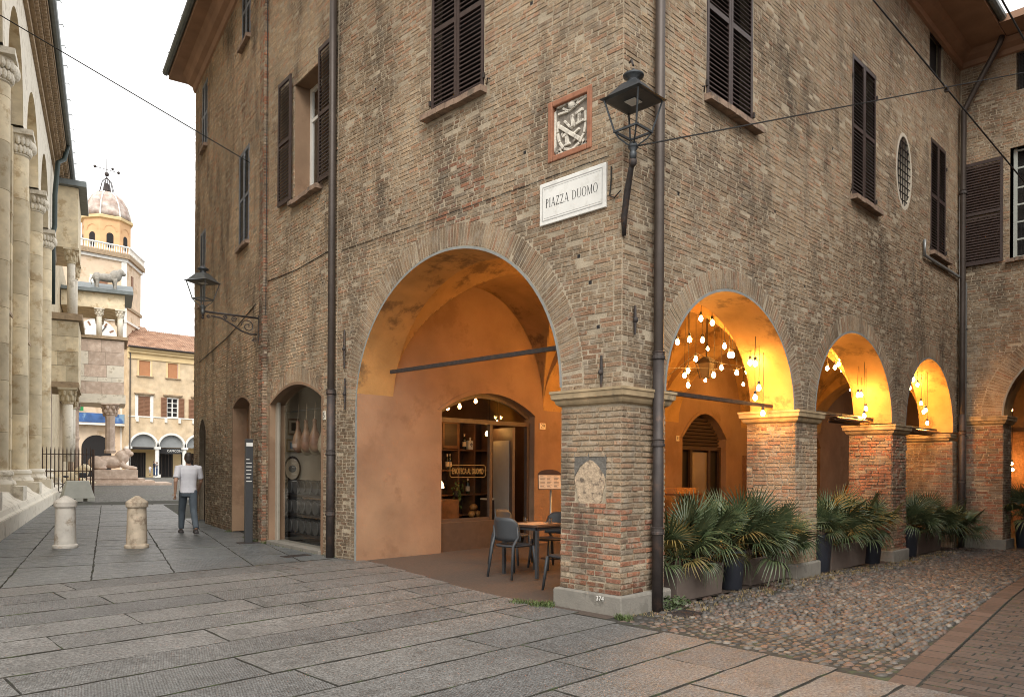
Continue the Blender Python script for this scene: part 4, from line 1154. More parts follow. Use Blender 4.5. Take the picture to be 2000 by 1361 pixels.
mb = MB(); mb.tube([(.235 - .0, .305 - .02, -.80), (.20, .26, -.62), (.12, .16, -.38), (.05, .07, -.22), (0, 0, -.10)], [.022, .034, .036, .03, .024], 8); mb.ell((0.01, .01, -.13), (.045, .045, .06), 10, 8); mb.build('bracket', IRON, t, smooth=True)
mb = MB(); mb.tube([(.215, .45, .0), (.215, .45, -.15), (.215, .47, -.32), (.21, .40, -.36), (.19, .30, -.31)], .008, 6); mb.build('feed_cable', WIRE, t)
mb = MB(); mb.tube([(.05, .04, .90), (.10, .1, 1.0), (.16, .17, 1.02)], .012, 6); mb.build('stay', IRON, t)
# left lantern on a scrolled arm
n3 = Vector((-sin(A3), cos(A3), 0)); rt = Vector(F3(.16, 4.53, .08))
t = thing('street_lantern', 'grey glazed street lantern on a scrolled iron arm over the street', 'lantern', tuple(rt + n3 * 1.03 + Vector((0, 0, .08))), radians(30))
lantern(t, .92, True)
for ch in t.children:
    if ch.data.materials[0] == LANT: ch.data.materials[0] = simple('pale_lantern_paint', (.10, .108, .11), .4, .25, 15, .1, 60, metal=.4) if 'pale_lantern_paint' not in bpy.data.materials else bpy.data.materials['pale_lantern_paint']
t = thing('lantern_bracket', 'scrolled wrought iron arm bolted to the brick quoin', 'bracket', tuple(rt), A3 + pi / 2)   # local +x points out into the street
mb = MB(); mb.tube([(-.02, 0, 0), (1.03, 0, 0.02)], .02, 8); mb.tube([(1.03, 0, .05), (1.03, 0, -.08)], .022, 8); mb.ell((1.03, 0, -.1), .03, 8, 6); mb.build('arm', IRON, t, smooth=True)
mb = MB(); mb.box(-.03, 0, -.03, .03, -.48, .06); mb.build('wall_plate', IRON, t)
def spiral(cx_, cz_, r0, turns, ph, sg=1, n=26, tap=.12):
    return [(cx_ + cos(ph + sg * 2 * pi * turns * k / n) * lerp(r0, r0 * tap, k / n), 0, cz_ + sin(ph + sg * 2 * pi * turns * k / n) * lerp(r0, r0 * tap, k / n)) for k in range(n + 1)]
mb = MB(); mb.tube([(.88, 0, -.05), (.7, 0, -.07), (.5, 0, -.17), (.32, 0, -.28), (.15, 0, -.33), (.02, 0, -.32)], .017, 6); mb.build('brace', IRON, t, smooth=True)
for c_, z_, r0, ph, sg in ((.2, -.18, .13, 0, 1), (.46, -.075, .055, pi, -1), (.62, -.055, .04, 0, 1), (.93, -.06, .035, pi, 1), (.07, -.42, .05, 0, -1)):
    mb = MB(); mb.tube(spiral(c_, z_, r0, 1.6, ph, sg), .011, 6); mb.build('scroll', IRON, t, smooth=True)

# ------------------------------------------------------------ street name sign and carved coat of arms
t = thing('street_sign', 'white marble street name slab lettered PIAZZA DUOMO on the corner wall', 'sign', FL(.71, 4.765, 0.))
# local: -y of sign runs right as seen; the slab faces -x
mb = MB(); mb.box(-.035, .0, -.5, .5, -.25, .25); mb.build('slab', MARBLE, t, bevel=.006)
mb = MB()
for a, b, c_, d_ in ((-.455, .455, .195, .205), (-.455, .455, -.205, -.195), (-.455, -.447, -.195, .195), (.447, .455, -.195, .195)): mb.box(-.037, -.0345, a, b, c_, d_)
for a, b, c_, d_ in ((-.43, .43, .172, .176), (-.43, .43, -.176, -.172)): mb.box(-.0365, -.0345, a, b, c_, d_)
mb.build('engraved_border', simple('engraved_line', (.35, .345, .33), .7, .1, 8, 0), t)
# roman capitals drawn as thick and thin strokes with serifs, in a box of height 1
def letter(ch):
    T, H = .13, .055; st = []
    def V(x, w=T, z0=0, z1=1): st.append([(x - w / 2, z0), (x + w / 2, z0), (x + w / 2, z1), (x - w / 2, z1)])
    def Hh(x0, x1, z, w=H): st.append([(x0, z - w / 2), (x1, z - w / 2), (x1, z + w / 2), (x0, z + w / 2)])
    def Dg(x0, z0, x1, z1, w): st.append([(x0 - w / 2, z0), (x0 + w / 2, z0), (x1 + w / 2, z1), (x1 - w / 2, z1)])
    def arc(cx_, cz_, rx, rz, a0, a1, wt, wn, n=18):
        for k in range(n):
            p = []
            for a in (a0 + (a1 - a0) * k / n, a0 + (a1 - a0) * (k + 1) / n):
                w = lerp(wn, wt, abs(cos(a)) ** 1.5); p.append(((cx_ + rx * cos(a), cz_ + rz * sin(a)), (cx_ + (rx - w) * cos(a), cz_ + (rz - w * .6) * sin(a))))
            st.append([p[0][0], p[1][0], p[1][1], p[0][1]])
    def serif(x, z, w=.28): Hh(x - w / 2, x + w / 2, z + (.015 if z < .5 else -.015), .03)
    if ch == 'P': V(.14); serif(.14, 0); arc(.16, .74, .40, .26, -pi / 2, pi / 2, T, H); Hh(.05, .2, .985, .03); return st, .58
    if ch == 'I': V(.14); serif(.14, 0); serif(.14, 1); return st, .28
    if ch == 'A': Dg(.08, 0, .40, 1, .05); Dg(.72, 0, .40, 1, T); Hh(.2, .6, .34, .045); serif(.08, 0, .2); serif(.72, 0, .26); return st, .82
    if ch == 'Z': Hh(.04, .66, .97, .06); Hh(.04, .7, .03, .06); Dg(.1, .03, .6, .97, .12); V(.06, .035, .82, .97); V(.68, .035, .03, .2); return st, .74
    if ch == 'D': V(.14); Hh(.02, .3, .985, .03); Hh(.02, .3, .015, .03); arc(.26, .5, .52, .5, -pi / 2, pi / 2, T, H); return st, .82
    if ch == 'U': V(.14, T, .3, 1); V(.66, .06, .3, 1); arc(.40, .34, .325, .34, pi, 2 * pi, T * .8, H); serif(.14, 1); serif(.66, 1, .22); return st, .80
    if ch == 'O': arc(.44, .5, .42, .52, 0, 2 * pi, T, H, 36); return st, .88
    if ch == 'M': V(.10, .05); V(.86, T); Dg(.48, 0, .12, 1, .11); Dg(.48, 0, .82, 1, .05); serif(.1, 0, .2); serif(.86, 0, .26); return st, .98
    return st, .42
mb = MB(); x = 0; items = []
for ch in 'PIAZZA DUOMO':
    st, w = letter(ch); items.append((x, st)); x += w + .13
kk = .80 / x; hh = .105
for x0, st in items:
    for q in st:
        # text reads left to right = decreasing y
        pts = [(-.0368, .40 - (x0 + p[0]) * kk, -.052 + p[1] * hh) for p in q]
        mb.add(pts, [tuple(range(len(pts)))])
mb.build('lettering', INK, t)
t = thing('coat_of_arms', 'pale carved stone coat of arms in a terracotta frame above the street sign', 'relief', FL(.77, 5.61, 0))
mb = MB(); mb.box(.05, .09, -.30, .30, -.33, .33); mb.build('panel', RELIEFBACK, t)
for a, b, c_, d_ in ((-.335, -.265, -.36, .36), (.265, .335, -.36, .36)):
    mb = MB(); mb.box(-.02, .08, a, b, c_, d_); mb.build('frame_side', TERRA, t, bevel=.012)
for c_, d_ in ((-.36, -.29), (.29, .36)):
    mb = MB(); mb.box(-.018, .078, -.264, .264, c_, d_); mb.build('frame_rail', TERRA, t, bevel=.012)
def rel(y0, z0, y1, z1, w, h=.028, x=.05):   # raised bar of the carving
    d = Vector((0, y1 - y0, z1 - z0)); L = d.length; d.normalize(); p = Vector((0, -d.z, d.y)) * w / 2; a = Vector((x, y0, z0)); b = Vector((x, y1, z1))
    q = [a - p, b - p, b + p, a + p]; mb.hexa([tuple(k) for k in q] + [tuple(k * 1 + Vector((-h, 0, 0)) - (k - (a + b) / 2) * .12) for k in q])
mb = MB()
sh_ = [(.21, .12), (.215, -.02), (.19, -.14), (.12, -.23), (0, -.28)]
out = [(y_, z_) for y_, z_ in sh_] + [(-y_, z_) for y_, z_ in sh_[::-1][1:]]
for i in range(len(out) - 1): rel(*out[i], *out[i + 1], .035)
rel(.2, .06, -.14, -.2, .05, .036); rel(.12, .1, .0, -.03, .03); rel(.0, .14, -.02, -.02, .045)
rel(-.05, .12, -.17, .15, .04); rel(-.06, .0, -.18, .02, .035); rel(-.11, .12, -.11, .01, .05, .02); rel(.13, -.08, .03, -.06, .04); rel(.08, -.08, .07, -.19, .06, .022); rel(.12, -.2, .02, -.19, .03)
rel(-.03, -.1, -.12, -.06, .03); rel(.15, -.04, .12, -.1, .03); rel(-.02, -.2, -.1, -.14, .03)
rel(.22, .20, .05, .19, .03); rel(.05, .19, -.08, .23, .03); rel(-.08, .23, -.23, .27, .03); rel(.05, .19, .14, .25, .03); rel(-.03, .20, -.12, .28, .02)
for y_ in (-.2, .2): rel(y_, -.28, y_ * .85, -.2, .05, .02); rel(y_ * 1.15, -.22, y_ * .7, -.27, .03, .02)
rel(.255, -.285, -.255, -.285, .03, .03); rel(.255, .285, -.255, .285, .03, .03); rel(.255, -.27, .255, .27, .025, .03); rel(-.255, -.27, -.255, .27, .025, .03)
mb.ell((.03, .0, .245), (.03, .055, .05), 10, 6)
mb.build('carving', RELIEF, t, bevel=.004)

# ------------------------------------------------------------ house numbers and small plates
def number(label, txt, F, u, z, w=.16, h=.12, flipx=False):
    t = thing('house_number', label, 'house number', F(u, z, .012)); nz = F.N; an_ = math.atan2(nz.y, nz.x) + pi / 2
    t.rotation_euler = (0, 0, an_)
    mb = MB(); mb.box(-w / 2, w / 2, -.012, .006, -h / 2, h / 2); mb.build('plate', simple('enamel_plate', (.74, .70, .6), .3, .05, 5, 0) if 'enamel_plate' not in bpy.data.materials else bpy.data.materials['enamel_plate'], t, bevel=.004)
    o = place('digits', text_mesh('digits', txt, h * .95, INK), t); o.rotation_euler = (pi / 2, 0, 0); o.location = (0, -.0135, 0)
number('white house number 29 on the orange arcade wall', '29', FB, 4.29, 2.44)
number('white house number 5 beside the ham shop window', '5', F2, .42, 2.47, .10, .15)
number('white house number 33 at the arcade door', '33', FB, 9.12, 2.36, .13, .13)

# ------------------------------------------------------------ bulbs on cords
CORD = WIRE
def bulb_meshes():
    g = MB(); g.lathe([(.004, -.045), (.017, -.040), (.028, -.024), (.031, -.004), (.027, .016), (.018, .032), (.014, .042)], n=12); me = g.mesh('globe', BULB, True)
    s_ = MB(); s_.lathe([(.017, .042), (.022, .046), (.022, .085), (.012, .1), (.006, .105)], n=10); return me, s_.mesh('socket', BLACK, True)
BG, BS = bulb_meshes()
def bulb(p, label, group, top=None, seed=None):
    p = Vector(p); t = thing('pendant_bulb', label, 'light bulb', p, group=group)
    place('globe', BG, t); place('socket', BS, t)
    zt = top if top is not None else vault_z(p.x, p.y) - .0
    if zt - p.z > .12:
        mb = MB(); mb.tube([(0, 0, .1), (R(-.01, .01), R(-.01, .01), (zt - p.z) * .5), (0, 0, zt - p.z)], .0045, 5); mb.build('cord', CORD, t)
G1 = 'glowing bulb hanging on a black cord under the first lane arch'
L1 = [(1369, 622, 11.7), (1391, 630, 11.5), (1347, 663, 11.7), (1323, 668, 11.9), (1372, 664, 12.6), (1415, 676, 11.8), (1441, 653, 12.3), (1453, 683, 12.0), (1425, 693, 11.9), (1431, 693, 12.3), (1465, 708, 11.4), (1475, 710, 11.3), (1359, 701, 12.8), (1409, 718, 12.9), (1344, 724, 13.0), (1337, 733, 12.6), (1394, 732, 12.6), (1439, 728, 13.1), (1459, 725, 12.9), (1344, 752, 12.7), (1482, 757, 11.25), (1475, 776, 11.15), (1490, 807, 11.3)]
for a, b, t_ in L1:
    p = CP(a, b, t_); bulb(p, G1, 'bulbs under the first lane arch', None if not (p.y < TH and True) else 2.5 + 1.45 * sqrt(max(0, 1 - ((p.x - 2.55) / 1.69) ** 2)))
L2 = [(1642, 700, 14.4), (1658, 708, 14.3), (1638, 711, 14.6), (1631, 717, 14.5), (1616, 719, 14.7), (1676, 771, 14.15), (1682, 771, 14.3), (1691, 798, 14.1), (1688, 812, 14.0)]
for a, b, t_ in L2:
    p = CP(a, b, t_); bulb(p, 'glowing bulb hanging on a black cord under the second lane arch', 'bulbs under the second lane arch', None if p.y >= TH else 2.5 + 1.45 * sqrt(max(0, 1 - ((p.x - 6.7) / 1.68) ** 2)))
L3 = [(1784, 741, 16.8), (1792, 751, 16.7), (1777, 757, 17.0), (1799, 787, 16.7), (1808, 801, 16.6), (1804, 804, 16.75), (1811, 826, 16.6)]
for a, b, t_ in L3:
    p = CP(a, b, t_); bulb(p, 'glowing bulb hanging on a black cord under the third lane arch', 'bulbs under the third lane arch', None if p.y >= TH else 2.47 + 1.47 * sqrt(max(0, 1 - ((p.x - 10.72) / 1.55) ** 2)))
for a, b, t_ in [(1975, 800, 19.5), (1971, 895, 20.5), (1976, 905, 20.3), (1978, 917, 20.6)]:
    bulb(CP(a, b, t_), 'glowing bulb seen through the wing arch at the right edge', 'bulbs under the wing arch', 4.6)
for x_, y_, z_ in [(6.4, 2.2, 4.2), (7.2, 3.2, 4.1), (7.9, 1.8, 4.0), (8.3, 3.9, 3.6), (10.2, 1.9, 4.2), (10.9, 3.1, 4.2), (11.6, 2.2, 4.0), (10.4, 4.1, 3.7), (14.2, 2.4, 3.9), (15.3, 3.4, 3.9)]:  # extra bulbs added to brighten the back wall of the arcade
    bulb((x_, y_, z_), 'added bulb high under the inner arcade vaults, brightening the back wall', 'added bulbs under the inner vaults')
# festoon cables
cable('thin festoon cable strung across the first arcade bay', [CP(1303, 735, 12.2), CP(1360, 690, 12.8), CP(1410, 710, 12.9), CP(1470, 718, 12.9)], .005)
cable('second thin festoon cable crossing the first arcade bay', [CP(1300, 720, 12.0), CP(1345, 718, 13.0), CP(1440, 722, 13.1), CP(1480, 700, 12.0)], .005)
# old lantern hung from the vault
pl = CP(1380, 722, 14.2); t = thing('arcade_lantern', 'old unlit lantern hanging from the vault among the bulbs', 'lantern', pl)
mb = MB(); mb.frus((0, 0, -.15), .065, .065, (0, 0, .12), .115, .115); mb.build('pane', simple('dusty_lantern_glass', (.08, .06, .04), .5, .2, 8, .1, 30), t)
mb = MB(); mb.frus((0, 0, .121), .16, .16, (0, 0, .24), .05, .05); mb.build('roof', IRON, t)
for sx in (-1, 1):
    for sy in (-1, 1): mb = MB(); mb.tube([(sx * .085, sy * .085, -.16), (sx * .145, sy * .145, .13)], .01, 5); mb.build('frame_bar', IRON, t)
mb = MB(); mb.tube([(0, 0, .24), (0, 0, vault_z(pl.x, pl.y) - pl.z)], .01, 5); mb.build('chain', IRON, t)
# patio heaters under the rods
for lab, xa, xb, z in (('long dark patio heater hung from the rod of the second lane arch', 6.15, 7.55, 2.44), ('long dark patio heater hung from the rod of the third lane arch', 10.2, 11.75, 2.40)):
    t = thing('patio_heater', lab, 'heater', ((xa + xb) / 2, .18, z)); L = (xb - xa) / 2; mb = MB()
    rg = []
    for x in (-L, L): rg.append([(x, cos(a) * .10, sin(a) * .085) for a in [pi * k / 10 - .35 for k in range(11)]] + [(x, cos(a) * .088, sin(a) * .073) for a in [pi * k / 10 - .35 for k in range(10, -1, -1)]])
    mb.loft(rg); mb.build('housing', simple('heater_metal', (.10, .065, .05), .4, .2, 6, 0, metal=.6) if 'heater_metal' not in bpy.data.materials else bpy.data.materials['heater_metal'], t)
    for x in (-L * .5, L * .55): mb = MB(); mb.cbox((x, .08, .1), (.04, .14, .05)); mb.build('clamp', IRON, t)
    mb = MB(); mb.tube([(-L * .9, 0, .03), (L * .9, 0, .03)], .012, 6); mb.build('element', ZINC, t)

# ------------------------------------------------------------ planters and fan palms
def planter(label, x0, x1, y0, y1, h, grp='taupe planter boxes'):
    cx_, cy_ = (x0 + x1) / 2, (y0 + y1) / 2; t = thing('planter_box', label, 'planter', (cx_, cy_, gz(cx_, cy_)), group=grp); a, b = (x1 - x0) / 2, (y1 - y0) / 2
    mb = MB(); w = .03
    r0 = [(-a + .03, -b + .02, 0), (a - .03, -b + .02, 0), (a - .03, b - .02, 0), (-a + .03, b - .02, 0)]; r1 = [(-a, -b, h), (a, -b, h), (a, b, h), (-a, b, h)]; r2 = [(-a + w, -b + w, h), (a - w, -b + w, h), (a - w, b - w, h), (-a + w, b - w, h)]; r3 = [(p[0], p[1], h - .05) for p in r2]
    mb.loft([r0, r1, r2, r3]); mb.build('box', PLANTER, t, bevel=.008)
    mb = MB(); mb.box(-a + w, a - w, -b + w, b - w, h - .08, h - .045); mb.build('soil', SOIL, t)
def pot(label, x, y, r, h):
    t = thing('round_pot', label, 'plant pot', (x, y, gz(x, y)), group='tall round pots'); mb = MB()
    mb.lathe([(r * .72, 0), (r * .75, .01), (r * .97, h - .06), (r * 1.04, h - .055), (r * 1.04, h), (r * .94, h), (r * .92, h - .07)], n=28); mb.build('pot', POT, t, angle=40)
    mb = MB(); mb.lathe([(.001, h - .06), (r * .91, h - .06)], n=20); mb.build('soil', SOIL, t)
def leaf_mat():
    m, nt, b = newmat('palm_leaf'); p = pos(nt); oi = nd(nt, 'ObjectInfo')
    c = mixc(nt, rng(nt, noise(nt, p, 14, 3), .4, .65, 0, 1), (.046, .070, .030), (.092, .112, .050)); c = mulv(nt, c, rng(nt, oi.outputs['Random'], 0, 1, .7, 1.35))
    nt.links.new(c, b.inputs['Base Color']); b.inputs['Roughness'].default_value = .42; b.inputs['Specular IOR Level'].default_value = .45
    return m
LEAF = leaf_mat(); LEAFY = simple('yellowing_palm_leaf', (.16, .12, .035), .6, .35, 10, 0, rand=.3); PET = simple('palm_stalk', (.07, .075, .03), .6, .3, 10, 0)
def frond(k, petl, bl, nb, spread, droop):
    mb = MB()
    # stalk leaves the crown along +x rising
    st = [(petl * q, 0, -.10 * petl * q * q) for q in (0, .35, .7, 1)]; mb.tube(st, [.008, .006, .005, .004], 5)
    ex, ez = st[-1][0], st[-1][2]
    for i in range(nb):
        a = lerp(-spread, spread, i / (nb - 1)) + R(-.03, .03); L = bl * (1 - .28 * abs(a / spread) ** 2) * R(.9, 1.06); w = R(.009, .012); prevp = None; ds = droop * R(.7, 1.5)
        d = Vector((cos(a), sin(a), .10)); sd = Vector((-sin(a), cos(a), 0)); seg = 5; row = []
        for s_ in range(seg + 1):
            q = s_ / seg; c_ = Vector((ex, 0, ez)) + d * L * q * (1 - .12 * ds * q * q) + Vector((0, 0, -ds * L * .55 * max(0, q - .3) ** 1.6)) + Vector((0, 0, -.05 * abs(sin(a)) * L))
            ww = w * (min(1, .45 + q * 2.2) if q < .5 else (1 - (q - .5) * 1.85)); row.append((c_ - sd * ww + Vector((0, 0, ww * .7)), c_ + Vector((0, 0, -ww * .25)), c_ + sd * ww + Vector((0, 0, ww * .7))))
        vs_ = [tuple(p) for r_ in row for p in r_]
        mb.add(vs_, [(3 * s_ + o, 3 * s_ + o + 1, 3 * s_ + o + 4, 3 * s_ + o + 3) for s_ in range(seg) for o in (0, 1)])
    return mb
FRONDS = [frond(k, R(.28, .42), R(.36, .46), 22, R(1.7, 2.2), d).mesh('frond', LEAF, True) for k, d in enumerate((.3, .6, .9, 1.3, 1.8, 2.3))]
FRONDY = [frond(k, R(.28, .38), R(.34, .42), 20, 1.9, d).mesh('frond', LEAFY, True) for k, d in enumerate((.8, 1.6))]
def palm(label, x, y, z0, n, scale=1., lean=(0, 0)):
    t = thing('fan_palm', label, 'palm', (x, y, z0), R(0, 6), group='potted fan palms')
    mb = MB(); mb.tube([(0, 0, -.04), (.01, 0, .08), (0, .01, .16 * scale)], [.05, .055, .035], 8)
    for _ in range(26):
        a = R(0, 6.28); zz = R(0, .14); mb.tube([(cos(a) * .045, sin(a) * .045, zz), (cos(a) * .075, sin(a) * .075, zz + .05)], [.008, .003], 4)
    mb.build('stem', simple('fibrous_palm_stem', (.085, .06, .04), .95, .4, 30, .8, 60) if 'fibrous_palm_stem' not in bpy.data.materials else bpy.data.materials['fibrous_palm_stem'], t)
    for i in range(n):
        q = (i + .5) / n; az = i * 2.39996 + R(-.3, .3); el = lerp(1.4, -.12, q ** .9) + R(-.2, .2)
        if sin(az + t.rotation_euler.z) < -.3 and el < .25 and random.random() < .55: continue
        yel = random.random() < .12
        me = random.choice(FRONDY) if yel else FRONDS[min(5, max(0, int(q * 5 + R(-1, 1.5))))]
        o = place('frond', me, t, (cos(az) * .03, sin(az) * .03, .13 * scale)); s_ = scale * R(.85, 1.18) * lerp(1.08, .95, q)
        o.rotation_euler = (R(-.4, .4), -el, az); o.scale = (s_, s_, s_)
planter('taupe planter box nearest the corner pier', 1.13, 2.24, .0, .46, .40); planter('taupe planter box against the foot of the second pier', 3.02, 4.18, .03, .46, .38)
planter('taupe planter box in the middle of the second lane arch', 5.78, 7.30, .04, .48, .42); planter('taupe planter box under the third lane arch', 10.0, 11.6, .02, .48, .42)
pot('tall black pot between the two boxes of the first lane arch', 2.63, .12, .19, .52); pot('tall black pot beside the second pier, left of its box', 5.45, .10, .19, .60); pot('tall black pot at the right end of the second lane arch', 7.74, .12, .19, .55); pot('tall black pot at the left end of the third lane arch', 9.68, .10, .19, .56)
pot('tall black pot under the wing arch', 13.4, -1.15, .2, .6)
for lab, x, y_, z, n, s_ in [('fan palm drooping over the planter nearest the corner pier', 1.42, .2, .36, 24, 1.06), ('fan palm in the right half of the planter nearest the corner pier', 1.95, .25, .36, 22, 1.1), ('fan palm in the black pot of the first lane arch', 2.63, .12, .46, 22, 1.0),
                            ('fan palm in the left half of the planter against the second pier', 3.3, .22, .34, 22, 1.08), ('fan palm leaning before the second pier', 3.92, .18, .34, 22, 1.02),
                            ('fan palm in the pot just right of the second pier', 5.45, .10, .54, 18, .92), ('fan palm in the left half of the second arch planter', 6.2, .25, .38, 20, 1.12), ('fan palm in the right half of the second arch planter', 6.95, .25, .38, 20, 1.12), ('fan palm in the pot left of the third pier', 7.74, .12, .5, 18, .95),
                            ('fan palm in the pot just right of the third pier', 9.68, .1, .5, 18, .95), ('fan palm in the left half of the third arch planter', 10.4, .2, .38, 20, 1.12), ('fan palm in the right half of the third arch planter', 11.2, .15, .38, 20, 1.12), ('fan palm spreading in front of the corner downpipe', 11.9, -.1, .2, 18, 1.1), ('fan palm under the wing arch at the right edge', 13.4, -1.15, .55, 18, 1.1)]:
    palm(lab, x, y_, z + gz(x, y_), n + 5, s_ * R(.84, 1.08))
mb = MB(); mb.box(-.08, .08, -.08, .08, 0, .38); t = tag(mb.build('red_canister', simple('red_paint', (.35, .02, .015), .4, .1, 6, 0), loc=(11.85, .2, gz(11.85, .2)), bevel=.03), 'small red canister behind the last lane planter', 'canister')

# ------------------------------------------------------------ table, chairs, menu stand under the wide arch
def chair_proto(label):
    t = thing('chair', label, 'chair', (0, 0, 0), group='anthracite arcade chairs')       # faces +x
    mb = MB(); rg = []
    n = 20
    def outline(s_): return [(.02 + .215 * s_ * (abs(cos(a)) ** .6) * math.copysign(1, cos(a)), .21 * s_ * (abs(sin(a)) ** .6) * math.copysign(1, sin(a))) for a in [2 * pi * k / n for k in range(n)]]
    for s_, z in ((.94, .425), (1., .44), (1., .452), (.9, .46), (.5, .452)): rg.append([(x, y_, z - .012 * (1 - abs(y_) * 3)) for x, y_ in outline(s_)])
    mb.loft(rg); mb.build('seat', CHAIR, t, smooth=True)
    # curved back shell
    mb = MB(); vs_ = []; fs_ = []; nu, nv = 14, 7
    for side in (0, 1):
        for j in range(nv):
            q = j / (nv - 1)
            for i in range(nu):
                s_ = i / (nu - 1) * 2 - 1; half = .235 * (1 - .25 * max(0, q - .6) ** 2 * 2)
                y_ = s_ * half; z = .50 + q * .325 * (1 - .22 * abs(s_) ** 6); x = -.20 - .05 * q + .10 * s_ * s_ + side * .018
                vs_.append((x, y_, z))
    N_ = nu * nv
    for j in range(nv - 1):
        for i in range(nu - 1):
            a = j * nu + i; fs_.append((a, a + nu, a + nu + 1, a + 1)); fs_.append((N_ + a, N_ + a + 1, N_ + a + nu + 1, N_ + a + nu))
    for i in range(nu - 1): fs_.append((i, i + 1, N_ + i + 1, N_ + i)); a = (nv - 1) * nu + i; fs_.append((a, N_ + a, N_ + a + 1, a + 1))
    for j in range(nv - 1): a = j * nu; fs_.append((a, N_ + a, N_ + a + nu, a + nu)); a += nu - 1; fs_.append((a, a + nu, N_ + a + nu, N_ + a))
    mb.add(vs_, fs_); mb.build('backrest', CHAIR, t, smooth=True)
    for sy in (-1, 1):
        mb = MB(); mb.tube([(-.255, sy * .225, 0), (-.20, sy * .195, .44), (-.165, sy * .205, .50), (-.13, sy * .222, .56), (-.15, sy * .215, .70)], [.016, .022, .023, .02, .014], 8); mb.build('leg', CHAIR, t, smooth=True)
        mb = MB(); mb.tube([(.25, sy * .215, 0), (.20, sy * .185, .43)], [.016, .022], 8); mb.build('leg', CHAIR, t, smooth=True)
    return t
c1 = chair_proto('dark grey chair with its back to the street before the cafe table')
for lab, x, y_, rz in [(None, .97, 2.63, 0.02), ('dark grey chair on the shop side of the cafe table', 1.80, 3.50, -pi / 2 + .25), ('dark grey chair across the cafe table near the menu stand', 2.02, 2.85, pi - .1), ('dark grey chair half hidden by the corner pier', .80, 1.42, pi / 2 - .1)]:
    o = c1 if lab is None else copy_tree(c1)
    if lab: o['label'] = lab
    o.scale = (1.06, 1.06, 1.04)
    o.location = (x, y_, gz(x, y_) + .002); o.rotation_euler = (0, 0, rz)
t = thing('cafe_table', 'small dark cafe table under the wide arch', 'table', (1.42, 2.6, gz(1.42, 2.6)))
mb = MB(); mb.box(-.37, .37, -.37, .37, .715, .745); mb.build('tabletop', TABLE, t, bevel=.005)
mb = MB()
for a in (-.33, .33): mb.box(a - .02, a + .02, -.31, .31, .675, .714); mb.box(-.309, .309, a - .02, a + .02, .675, .714)
mb.build('apron', CHAIR, t)
for sx in (-1, 1):
    for sy in (-1, 1): mb = MB(); mb.box(sx * .33 - .021, sx * .33 + .021, sy * .33 - .021, sy * .33 + .021, 0, .674); mb.build('leg', CHAIR, t)
zt = gz(1.42, 2.6) + .746
mb = MB(); mb.box(-.30, .30, -.2, .2, 0, .002); tag(mb.build('placemat', PAPER, loc=(1.40, 2.58, zt), rz=.1), 'straw-coloured paper mat on the cafe table', 'placemat')
for lab, x, y_ in (('left of the two small glasses on the cafe table', 1.32, 2.72), ('right of the two small glasses on the cafe table', 1.52, 2.42)):
    mb = MB(); mb.lathe([(.026, 0), (.03, .004), (.034, .085), (.031, .085), (.027, .008)], n=16); tag(mb.build('drinking_glass', GLASS, loc=(x, y_, zt + .003), smooth=True), lab, 'glass')
mb = MB(); mb.box(-.1, .1, -.008, .008, 0, .006); mb.box(-.1, .1, .015, .03, 0, .006); tag(mb.build('cutlery', ZINC, loc=(1.6, 2.5, zt + .003), rz=1.2), 'cutlery laid on the cafe table mat', 'cutlery')
t = thing('menu_stand', 'menu board on a slim steel stand by the corner pier', 'menu stand', (2.8, 3.56, gz(2.8, 3.56)), radians(-45))   # local -y faces the viewpoint
mb = MB(); mb.tube([(.0, 0, .02), (.0, 0, 1.15)], .02, 10); mb.build('pole', ZINC, t, smooth=True)
mb = MB(); mb.lathe([(.17, 0), (.17, .012), (.03, .02)], n=24); mb.build('base', IRON, t)
rg = []
rot = Matrix.Rotation(radians(-28), 3, 'X')
def tilt(p): v = rot @ Vector((p[0], p[1], p[2])); return (v.x - .02, v.y, v.z + 1.30)
mb = MB(); arc_ = [(-.2, 0, -.15), (.2, 0, -.15), (.2, 0, .12)] + [(.2 * cos(a), 0, .12 + .10 * sin(a)) for a in [pi * k / 12 for k in range(1, 12)]] + [(-.2, 0, .12)]
mb.prism([tilt(p) for p in arc_], tuple(rot @ Vector((0, .015, 0)))); mb.build('board', DARKWOOD, t)
mb = MB(); mb.prism([tilt((x, -.004, z)) for x, z in ((-.185, -.15), (.185, -.15), (.185, .11), (-.185, .11))], tuple(rot @ Vector((0, .003, 0)))); sheet = mb.build('menu_sheet', MENU, t)
mb = MB()
for k in range(9):
    for x0 in (-.16, -.045, .07):
        w = R(.05, .09); z = .08 - k * .026; mb.add([tilt(p) for p in ((x0, -.0065, z), (x0 + w, -.0065, z), (x0 + w, -.0065, z + .006), (x0, -.0065, z + .006))], [(0, 1, 2, 3)])
mb.build('printed_lines', INK, sheet)

# ------------------------------------------------------------ wine shop: joinery, glass, room and stock
t = thing('wine_shop_window', 'arched brown joinery and glass of the wine shop behind the wide arch', 'shop window', (0, BY, 0))
y0, y1 = .13, .20
mb = MB(); mb.box(1.74, 3.36, y0 - .02, y1 - .01, .10, .64); mb.build('base_panel', FRAME, t, bevel=.006)
mb = MB(); mb.box(1.731, 4.07, y0, y1, 2.42, 2.50); mb.build('transom', FRAME, t)
mb = MB(); mb.box(3.0, 3.07, y0, y1, .641, 2.419); mb.build('mullion', FRAME, t)
mb = MB(); mb.box(1.731, 1.79, y0, y1, .641, 2.419); mb.box(4.0, 4.07, y0, y1, .12, 2.419); mb.box(1.80, 2.99, y0, y1, .641, .70); mb.build('stile', FRAME, t)
p = seg_pts(1.735, 4.075, 2.60, 2.965); q = seg_pts(1.80, 4.01, 2.56, 2.90); n = len(p)
